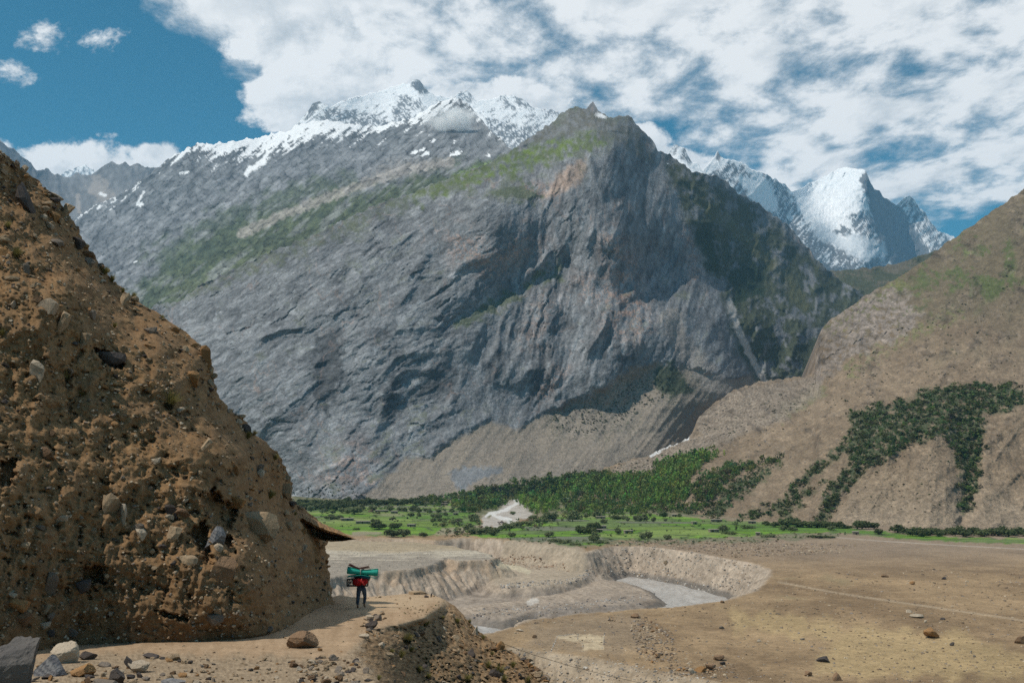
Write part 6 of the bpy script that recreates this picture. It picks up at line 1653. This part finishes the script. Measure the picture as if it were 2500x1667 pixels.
for i, (x, y, s_, wh, lb, drk) in enumerate(tufts):
    p, n_ = (cliff_at if wh == 'cliff' else path_at)(x, y); m = s_ * 1.45 * p.y / FPX
    root = new_obj('grass_tuft', TUFT[i % 4]); root.location = p; up_ = (n_ * .7 + Vector((0, 0, 1))).normalized()
    root.rotation_euler = up_.to_track_quat('Z', 'Y').to_euler(); root.scale = (m * 1.1, m * 1.1, m * 1.25); tag(root, lb, 'grass tuft')
    if drk:
        o = new_obj('foliage', cush[i % 3], root); o.scale = (.9, .9, .75)
wp = []
r = np.random.RandomState(12)
for _ in range(130):
    x, y = (r.uniform(985, 1075), r.uniform(1478, 1505)) if _ < 50 else (r.uniform(1000, 1320), r.uniform(1520, 1667))
    p, n_ = path_at(x, y); s = r.uniform(2, 5) * p.y / FPX; wp.append((p.x, p.y, p.z - .1 * s, s, s * 1.5))
mass('creeping_plants', wp, (M_mass, (.10, .105, .04)), 14, .3, 400)

# ------------------------------------------------------------------ mud-brick houses, cattle
M_mud = simple_mat('mud_wall', (.27, .215, .16), noise=(1.5, .5, (.19, .15, .115)), bump=(.4, .4)); M_roof = simple_mat('mud_roof', (.36, .31, .25), noise=(1.5, .5, (.24, .2, .15)))
M_white = simple_mat('whitewash', (.74, .74, .72)); M_open = simple_mat('dark_wood', (.035, .03, .027)); M_tin = simple_mat('tin_roof', (.62, .64, .66), .5)


def box(name, x0, x1, y0, y1, z0, z1, mat, parent, bev=.03):
    bm = bmesh.new(); bmesh.ops.create_cube(bm, size=1)
    for v in bm.verts: v.co = Vector(((x0 + x1) / 2 + v.co.x * (x1 - x0), (y0 + y1) / 2 + v.co.y * (y1 - y0), (z0 + z1) / 2 + v.co.z * (z1 - z0)))
    bmesh.ops.bevel(bm, geom=bm.edges[:], offset=bev, segments=1, affect='EDGES')
    me = bpy.data.meshes.new(name); bm.to_mesh(me); bm.free(); return link(name, me, mat, parent)


houses = [(848, 1271, 30, 5.0, 0, 'long low stone hut nearest the cliff edge in the left field'), (886, 1278, 34, 3.5, 0, 'long low wall-like hut behind the big dark willow'), (1002, 1286, 18, 6, 0, 'small square hut alone in the left field'), (962, 1253, 16, 5, 0, 'brown hut in the willow row'), (930, 1250, 30, 4, 0, 'wide low farm hut left of the brown one'),
          (1048, 1233, 26, 6, 0, 'dark stone farmhouse at the upper left field'), (1082, 1228, 22, 4, 0, 'pale long house right of the dark farmhouse'), (1122, 1223, 18, 4.5, 1, 'white house at the edge of the wood'), (1084, 1234, 16, 5, 0, 'grey walled yard house below the pale one'), (1113, 1257, 12, 5, 0, 'little tent-shaped mud hut by the gravel fan'),
          (1352, 1213, 16, 4, 1, 'white tin-roofed house inside the wood'), (1383, 1220, 14, 4, 1, 'white cabin right of the tin-roofed house'), (1466, 1266, 22, 4, 0, 'long low mud house under the two willows'), (1472, 1290, 16, 6, 0, 'grey barn beside the dark tree clump'), (1462, 1299, 18, 4, 0, 'roofless stone pen below the grey barn'), (1536, 1302, 20, 5.5, 0, 'flat-roofed barn in the middle field'),
          (1649, 1261, 16, 4, 0, 'low hut at the back of the right field'), (1697, 1280, 11, 6, 0, 'small cube hut with dark doorway in the right field'), (1750, 1274, 26, 5, 0, 'long grey house under the hillside'), (1836, 1278, 18, 4, 0, 'low house in front of the debris foot'), (1745, 1299, 22, 4, 0, 'ruined mud walls beside the broad willow'), (1851, 1307, 10, 4.5, 0, 'small dark hut on the dry margin'), (2090, 1305, 14, 4, 0, 'low ruined hut at the edge of the plain')]
for x, y, wp_, hp, wt, lb in houses:
    p = valley_at(x, y) if not wt or x < 1300 else ground_any(x, y); s = p.y / FPX; W, H = wp_ * s, max(hp * s * 1.05, 1.9); Dp = max(4.0, W * .5)
    root = new_obj('mud_house' if not wt else 'white_house', None); root.location = p - Vector((0, 0, .2)); root.rotation_euler = (0, 0, RR.uniform(-.25, .25)); tag(root, lb, 'house')
    wall = box('wall', -W / 2, W / 2, 0, Dp, 0, H, M_white if wt else M_mud, root)
    box('roof', -W / 2 - .25, W / 2 + .25, -.3, Dp + .25, H + .003, H + .3, M_tin if wt else M_roof, root)
    dr = min(W * .2, 1.1); dxp = RR.uniform(-W * .3, W * .1)
    d_ = box('door', dxp, dxp + dr, -.08, .05, .1, min(1.9, H * .85), M_open, root)
    if W > 4:
        for wx in (-W * .38, W * .28): box('window', wx, wx + .7, -.06, .05, H * .4, H * .7, M_open, root)
M_cow = simple_mat('dark_hide', (.045, .035, .03))


def cow_mesh():
    bm = bmesh.new()
    def b(x0, x1, y0, y1, z0, z1):
        g = bmesh.ops.create_cube(bm, size=1)['verts']
        for v in g: v.co = Vector(((x0 + x1) / 2 + v.co.x * (x1 - x0), (y0 + y1) / 2 + v.co.y * (y1 - y0), (z0 + z1) / 2 + v.co.z * (z1 - z0)))
    b(-.75, .75, -.28, .28, .6, 1.25); b(.7, 1.0, -.16, .16, .85, 1.3); b(.95, 1.4, -.12, .12, .75, 1.15); b(-.85, -.75, -.04, .04, .6, 1.2)
    for x in (-.62, .58):
        for y in (-.2, .2): b(x - .09, x + .09, y - .09, y + .09, 0, .62)
    bmesh.ops.remove_doubles(bm, verts=bm.verts, dist=.001)
    bmesh.ops.subdivide_edges(bm, edges=bm.edges[:], cuts=1, smooth=.6)
    me = bpy.data.meshes.new('cow'); bm.to_mesh(me); bm.free(); me.materials.append(M_cow); return me


cw = cow_mesh()
for x, y in ((952, 1269), (956, 1268), (960, 1268), (963, 1267), (958, 1270), (995, 1266), (1018, 1265)):
    o = new_obj('cow', cw); o.location = valley_at(x, y) + Vector((0, 0, .02)); o.rotation_euler = (0, 0, RR.uniform(0, 6.3)); tag(o, 'dark cow grazing in the bright left field', 'cow', 'cattle in the left field')

# ------------------------------------------------------------------ the porter and his load
M_skin = simple_mat('skin', (.26, .15, .095), .6); M_tr = simple_mat('faded_blue_cotton', (.075, .095, .125), noise=(.15, .7, (.035, .045, .07)), bump=(.06, .5)); M_top = simple_mat('dark_tunic', (.022, .026, .035), bump=(.08, .4)); M_hair = simple_mat('black_hair', (.01, .009, .008))
PD = 39.6
pf, _n = path_at(872, 1483)
PX0 = pf.x + .13; PZ0 = pf.z - .035; PY0 = pf.y


def skin(name, verts, edges, radii, mat, parent, sub=2, root=0):
    me = bpy.data.meshes.new(name); me.from_pydata([Vector(v) for v in verts], edges, [])
    o = bpy.data.objects.new(name, me); col.objects.link(o)
    md = o.modifiers.new('skin', 'SKIN'); md.use_smooth_shade = True
    for i, rd in enumerate(radii): me.skin_vertices[0].data[i].radius = rd if isinstance(rd, tuple) else (rd, rd)
    me.skin_vertices[0].data[root].use_root = True
    sb = o.modifiers.new('subsurf', 'SUBSURF'); sb.levels = sb.render_levels = sub
    me.materials.append(mat)
    if parent is not None: o.parent = parent
    return o


man = new_obj('person', None); man.location = (PX0, PY0, PZ0); tag(man, 'barefoot porter in blue trousers walking away bent under a load', 'person')
# joints: x to the right, y forward (away), z up
J = dict(pel=(0, 0, .86), sp=(0, .05, 1.02), ch=(0, .16, 1.20), nk=(0, .29, 1.30), hd=(0, .37, 1.35), hd2=(0, .44, 1.38),
         lh=(-.09, 0, .82), lk=(-.105, -.02, .46), la=(-.115, -.10, .09), lt=(-.12, .05, .03), lt2=(-.125, .10, .025),
         rh=(.09, 0, .82), rk=(.125, .12, .47), ra=(.10, .17, .10), rt=(.12, .31, .035), rt2=(.125, .36, .03),
         ls=(-.17, .20, 1.25), le=(-.27, .08, 1.02), lw=(-.18, .22, .90), rs=(.17, .20, 1.25), re=(.29, .10, 1.06), rw=(.30, .24, 1.22))
ks = list(J); ix_ = {k: i for i, k in enumerate(ks)}
bones = [('pel', 'sp'), ('sp', 'ch'), ('ch', 'nk'), ('nk', 'hd'), ('hd', 'hd2'), ('pel', 'lh'), ('lh', 'lk'), ('lk', 'la'), ('la', 'lt'), ('lt', 'lt2'), ('pel', 'rh'), ('rh', 'rk'), ('rk', 'ra'), ('ra', 'rt'), ('rt', 'rt2'), ('ch', 'ls'), ('ls', 'le'), ('le', 'lw'), ('ch', 'rs'), ('rs', 're'), ('re', 'rw')]
rad = dict(pel=.11, sp=.11, ch=.13, nk=.055, hd=.085, hd2=.08, lh=.085, lk=.055, la=.038, lt=.038, lt2=.03, rh=.085, rk=.055, ra=.038, rt=.038, rt2=.03, ls=.06, le=.042, lw=.03, rs=.06, re=.042, rw=.03)
skin('body', [J[k] for k in ks], [(ix_[a], ix_[b]) for a, b in bones], [rad[k] for k in ks], M_skin, man)
# fingers round the straps, toes
for sx, wk in ((-1, 'lw'), (1, 'rw')):
    wv_ = Vector(J[wk])
    for f_ in range(4):
        b0 = wv_ + Vector((sx * (.012 - .018 * f_), .02, .0)); skin('finger', [wv_, b0 + Vector((0, .035, .02)), b0 + Vector((0, .06, .0)), b0 + Vector((0, .055, -.025))], [(0, 1), (1, 2), (2, 3)], [.018, .010, .009, .007], M_skin, man, 1)
    skin('thumb', [wv_, wv_ + Vector((-sx * .03, .02, .015)), wv_ + Vector((-sx * .035, .045, 0))], [(0, 1), (1, 2)], [.017, .011, .008], M_skin, man, 1)
tv = [(0, 0, .93), (0, 0, .84), (-.085, -.005, .76), (-.105, -.02, .58), (-.112, -.045, .42), (-.118, -.085, .24), (-.117, -.10, .13), (.085, .01, .76), (.125, .09, .58), (.135, .125, .44), (.118, .14, .28), (.10, .165, .15)]
skin('trousers', tv, [(0, 1), (1, 2), (2, 3), (3, 4), (4, 5), (5, 6), (1, 7), (7, 8), (8, 9), (9, 10), (10, 11)], [(.14, .12), (.15, .12), .112, .090, .076, .072, .044, .112, .086, .074, .066, .042], M_tr, man)
skin('tunic', [(0, -.01, .74), (0, 0, .86), (0, .06, 1.04), (0, .16, 1.22), (0, .22, 1.30), (-.18, .19, 1.25), (-.27, .09, 1.05), (.18, .19, 1.25), (.28, .11, 1.09)], [(0, 1), (1, 2), (2, 3), (3, 4), (3, 5), (5, 6), (3, 7), (7, 8)], [(.165, .12), (.165, .13), (.16, .13), (.165, .13), .10, .085, .065, .085, .065], M_top, man)
skin('hair', [(0, .38, 1.39), (0, .44, 1.42), (0, .47, 1.40)], [(0, 1), (1, 2)], [.085, .085, .06], M_hair, man)


def ld(x, y, z): return Vector((PX0 + x, PY0 + y, PZ0 + z))


M_mat = simple_mat('green_foam', (.025, .34, .26), .7, bump=(.05, .3)); M_matd = simple_mat('darker_green_foam', (.025, .30, .235), .7)  # the lower flap gets a slightly darker green


def roll_mesh():
    """a foam mat rolled up: spiral section swept along the roll, pinched at the middle by its tie"""
    V = []; nx, ns = 41, 84
    for i in range(nx):
        t = i / (nx - 1) * 2 - 1; x = t * .60; pinch = .62 + .38 * min(1, abs(t) ** 1.0 * 1.25)
        if abs(t) > .93: pinch *= 1.0
        for k in range(ns):
            a = k / (ns - 1) * math.pi * 2 * 3.3; rr = (.040 + .120 * (k / (ns - 1))) * pinch * (1.0 + (.03 if i % 2 else 0) * 0)
            V.append((x, math.cos(a) * rr * 1.0, math.sin(a) * rr * .95 + .03 * abs(t) ** 1.5 - .02))
    F = [[i * ns + k, i * ns + k + 1, (i + 1) * ns + k + 1, (i + 1) * ns + k] for i in range(nx - 1) for k in range(ns - 1)]
    me = np_mesh('mat_roll', np.array(V), np.array(F), None, True); return me


mat_o = new_obj('sleeping_mat', None); mat_o.location = ld(.07, -.20, 1.44); mat_o.rotation_euler = (0, R(4.5), R(3)); tag(mat_o, 'rolled turquoise foam sleeping mat tied across the top of the load', 'sleeping mat')
ro = link('mat_roll', roll_mesh(), M_mat, mat_o); so = ro.modifiers.new('s', 'SOLIDIFY'); so.thickness = .012
V = []; nx, ny = 31, 9
for i in range(nx):
    t = i / (nx - 1) * 2 - 1
    for k in range(ny):
        u_ = k / (ny - 1) * 2 - 1
        V.append((t * .57, u_ * .10 - .02, -.115 - .10 * abs(t) ** 1.4 - .02 * u_ * t))
ws = link('lower_flap', np_mesh('lower_flap', np.array(V), grid_faces(nx, ny), None, True), M_matd, mat_o); so = ws.modifiers.new('s', 'SOLIDIFY'); so.thickness = .022
def torus_strap(name, parent, rx, rz, x, mat, th=.012, wd=.022, zc=0.0):
    V = []; F = []; n_ = 28
    for k in range(n_):
        a = k / n_ * 6.283
        for dxx, rr in ((-wd, 0), (wd, 0), (wd, th), (-wd, th)): V.append((x + dxx, math.cos(a) * (rx + rr), math.sin(a) * (rz + rr) + zc))
    for k in range(n_):
        for j in range(4): F.append([k * 4 + j, k * 4 + (j + 1) % 4, ((k + 1) % n_) * 4 + (j + 1) % 4, ((k + 1) % n_) * 4 + j])
    return link(name, np_mesh(name, np.array(V), np.array(F), None, True), mat, parent)
M_strap = simple_mat('pale_webbing', (.42, .36, .33)); torus_strap('strap', mat_o, .105, .125, -.07, M_strap, wd=.013, zc=-.01)

bl = new_obj('blanket', None); bl.location = ld(0, -.19, 1.56); bl.rotation_euler = (0, R(4), 0); tag(bl, 'folded maroon blanket strapped on top of the turquoise mat', 'blanket')
M_bl = simple_mat('maroon_wool', (.07, .018, .02), .95); M_bl2 = simple_mat('brown_wool', (.16, .075, .045), .95)
for j, (zz, hh, mt_) in enumerate(((0, .03, M_bl), (.033, .03, M_bl2), (.066, .022, M_bl))):
    V = []; nx, ny = 25, 7
    for i in range(nx):
        t = i / (nx - 1) * 2 - 1; lift = (.10 * abs(t) ** 1.6 if t < 0 else .06 * abs(t) ** 1.6)
        for k in range(ny):
            a = k / ny * 6.283; V.append((t * (.42 - .02 * j) - .08, math.cos(a) * .07, zz * (.35 + .65 * abs(t)) + lift + math.sin(a) * hh * .5))
    F = [[i * ny + k, i * ny + (k + 1) % ny, (i + 1) * ny + (k + 1) % ny, (i + 1) * ny + k] for i in range(nx - 1) for k in range(ny)]
    for b0 in (0, (nx - 1) * ny): F += [[b0, b0 + k, b0 + k + 1, b0 + k + 1] for k in range(0)]
    me = bpy.data.meshes.new('fold'); me.from_pydata(V, [], F + [list(range(ny)), list(range((nx - 1) * ny, nx * ny))]); link('fold', me, mt_, bl)


def lumpy(name, hx, hy, hz, seed, mat, loc, parent=None, rot=(0, 0, 0), amp=.12, fr=2.2):
    V, F = ICO[3]; V = V.copy(); q = V * fr
    d_ = 1 + amp * fbm(q[:, 0] + q[:, 2] * .7, q[:, 1] - q[:, 2], 4, seed) * 1.6 + amp * .6 * ridged(q[:, 0] * 1.6, q[:, 2] * 1.6, 3, seed + 3) - amp * .5
    V = V * d_[:, None] * np.array([hx, hy, hz]); o = link(name, np_mesh(name, V, F, None, True), mat, parent); o.location = loc; o.rotation_euler = rot; return o


M_red = simple_mat('red_cloth', (.42, .012, .014), .75, noise=(.1, .5, (.22, .006, .01)), bump=(.07, .6)); M_redl = simple_mat('light_red_cloth', (.62, .05, .045), .7); M_blue = simple_mat('teal_blue_cloth', (.012, .085, .14), .7, bump=(.08, .5)); M_navy = simple_mat('navy_cloth', (.008, .012, .02), .8)
rb = new_obj('red_bag', None); rb.location = ld(-.13, -.20, 1.06); tag(rb, 'bulging red cloth bag hanging on the back under the mat', 'bag')
lumpy('pouch', .19, .15, .165, 5, M_red, (0, 0, 0), rb, (0, .1, 0)); lumpy('pouch', .13, .12, .15, 9, M_red, (.27, .03, .01), rb, (0, -.2, 0)); lumpy('loose_flap', .035, .03, .12, 12, M_redl, (.25, -.13, -.04), rb, (0, -.6, 0), .2); lumpy('loose_flap', .035, .03, .09, 15, M_redl, (.19, -.13, .03), rb, (0, -.1, 0), .2)
bb = new_obj('blue_bundle', None); bb.location = ld(.05, -.16, 1.25); tag(bb, 'dark blue cloth bundle squeezed between red bag and mat', 'bundle')
lumpy('cloth', .28, .13, .085, 22, M_blue, (.07, 0, 0), bb, (0, .12, 0)); lumpy('cloth', .13, .14, .085, 26, M_navy, (-.20, -.01, .01), bb)
# slatted plastic crate
M_crate = simple_mat('black_plastic', (.018, .017, .018), .5)
cr = new_obj('crate', None); cr.location = ld(-.165, -.02, .86); tag(cr, 'black plastic lattice crate carried behind the red bag', 'crate')
W2, Hc, Dc = .40, .255, .26
def bar(p0, p1, th, name, parent, mat):
    p0, p1 = Vector(p0), Vector(p1); d_ = p1 - p0; bm = bmesh.new(); bmesh.ops.create_cube(bm, size=1)
    M_ = Matrix.Translation((p0 + p1) / 2) @ d_.to_track_quat('Z', 'Y').to_matrix().to_4x4() @ Matrix.Diagonal((th, th, d_.length, 1)); bm.transform(M_); return bm
def bars(name, lst, parent, mat):
    me = bpy.data.meshes.new(name); out = bmesh.new()
    for p0, p1, th in lst:
        b_ = bar(p0, p1, th, name, parent, mat); t_ = bpy.data.meshes.new('t'); b_.to_mesh(t_); b_.free(); out.from_mesh(t_); bpy.data.meshes.remove(t_)
    out.to_mesh(me); out.free(); return link(name, me, mat, parent)
for y in (0, Dc):
    fr = [((-W2, y, 0), (W2, y, 0), .03), ((-W2, y, Hc), (W2, y, Hc), .03), ((-W2, y, 0), (-W2, y, Hc), .03), ((W2, y, 0), (W2, y, Hc), .03)]
    lat = []
    for i in range(1, 7): xx = -W2 + 2 * W2 * i / 7 + .0; lat.append(((xx, y, 0), (xx, y, Hc), .014 if i % 2 else .022))
    for i in range(7):
        xa, xb = -W2 + 2 * W2 * i / 7, -W2 + 2 * W2 * (i + 1) / 7
        if i % 2: xa, xb = xb, xa
        lat += [((xa, y, 0), (xb, y, Hc / 2), .013), ((xb, y, Hc / 2), (xa, y, Hc), .013)]
    lat.append(((-W2, y, Hc / 2), (W2, y, Hc / 2), .012))
    bars('rim', fr, cr, M_crate); bars('lattice', lat, cr, M_crate)
bars('end_rails', [((s_, 0, z_), (s_, Dc, z_), .03) for s_ in (-W2, W2) for z_ in (0, Hc)], cr, M_crate)
bars('base_slats', [((-W2 + 2 * W2 * i / 6, 0, 0), (-W2 + 2 * W2 * i / 6, Dc, 0), .02) for i in range(1, 6)], cr, M_crate)
bars('pack_cord', [((-.15, -.03, 0), (-.15, -.03, .45), .012), ((.15, -.03, 0), (.15, -.03, .45), .012)], cr, M_strap)

# ------------------------------------------------------------------ the wire across the gully
pts = [proj(x, y, d_) for x, y, d_ in ((1228, 1570, 41), (1300, 1597, 44), (1400, 1627, 48), (1500, 1652, 52), (1600, 1674, 57), (1720, 1698, 63))]
wv_, wf_ = [], []
for i, q_ in enumerate(pts):
    for k in range(6): wv_.append((q_[0] + .009 * math.cos(k * 1.047), q_[1], q_[2] + .009 * math.sin(k * 1.047)))
    if i: wf_ += [[(i - 1) * 6 + k, (i - 1) * 6 + (k + 1) % 6, i * 6 + (k + 1) % 6, i * 6 + k] for k in range(6)]
wire = link('wire', np_mesh('wire', np.array(wv_), np.array(wf_)), simple_mat('rusty_wire', (.07, .055, .045))); tag(wire, 'thin slack wire running from the bank down across the gully', 'wire')

# ------------------------------------------------------------------ cloud caught on the shoulder below the snow
def cloud(name, px, py, D, rx, ry, dens, seed):
    c0 = proj(px, py, D); s = D / FPX
    V, F = ICO[3]; V = V * np.array([rx * s, rx * s * .6, ry * s])
    m = bpy.data.materials.new('cloud_vapour'); m.use_nodes = True; nt = m.node_tree; nt.nodes.clear(); n, l = nt.nodes.new, nt.links.new
    tcn = n('ShaderNodeTexCoord'); mp = n('ShaderNodeMapping'); mp.inputs['Scale'].default_value = (1 / (rx * s), 1 / (rx * s * .6), 1 / (ry * s)); l(tcn.outputs['Object'], mp.inputs[0])
    ln = n('ShaderNodeVectorMath'); ln.operation = 'LENGTH'; l(mp.outputs[0], ln.inputs[0])
    no = n('ShaderNodeTexNoise'); no.inputs['Scale'].default_value = 1 / (ry * s * .55); no.inputs['Detail'].default_value = 5; l(tcn.outputs['Object'], no.inputs[0])
    E.nt = nt; L_ = E(ln.outputs['Value']); Nn_ = E(no.outputs['Fac'])
    d_ = ((1.0 - L_) * 1.1 + (Nn_ - .5) * 2.6).smooth(.1, .8) * (1.0 - L_).smooth(0, .35) * dens
    pv = n('ShaderNodeVolumePrincipled'); pv.inputs['Color'].default_value = (1, 1, 1, 1); pv.inputs['Anisotropy'].default_value = .2; l(d_.v, pv.inputs['Density'])
    em = pv
    ou = n('ShaderNodeOutputMaterial'); l(pv.outputs[0], ou.inputs['Volume'])
    o = link(name, np_mesh(name, V, F, None, True), m); o.location = c0; tag(o, kind='stuff'); return o


cloud('cloud', 1100, 296, 3650, 84, 50, .045, 1)

# ------------------------------------------------------------------ air
hb = np.array([(x, y, z) for z in (-60, 3200) for y in (-3000, 13500) for x in (-11000, 11000)], float)
hf = [f[::-1] for f in ((0, 1, 3, 2), (4, 6, 7, 5), (0, 4, 5, 1), (2, 3, 7, 6), (0, 2, 6, 4), (1, 5, 7, 3))]
M_haze = bpy.data.materials.new("air"); M_haze.use_nodes = True
nt = M_haze.node_tree; nt.nodes.clear()
pv = nt.nodes.new('ShaderNodeVolumePrincipled'); pv.inputs['Color'].default_value = (.30, .66, 1.0, 1)
pv.inputs['Density'].default_value = 3.9e-5; pv.inputs['Anisotropy'].default_value = 0.1
ho = nt.nodes.new('ShaderNodeOutputMaterial'); nt.links.new(pv.outputs[0], ho.inputs['Volume'])
haze = link('haze', np_mesh('haze', hb, hf, None, False), M_haze)
tag(haze, kind='stuff')
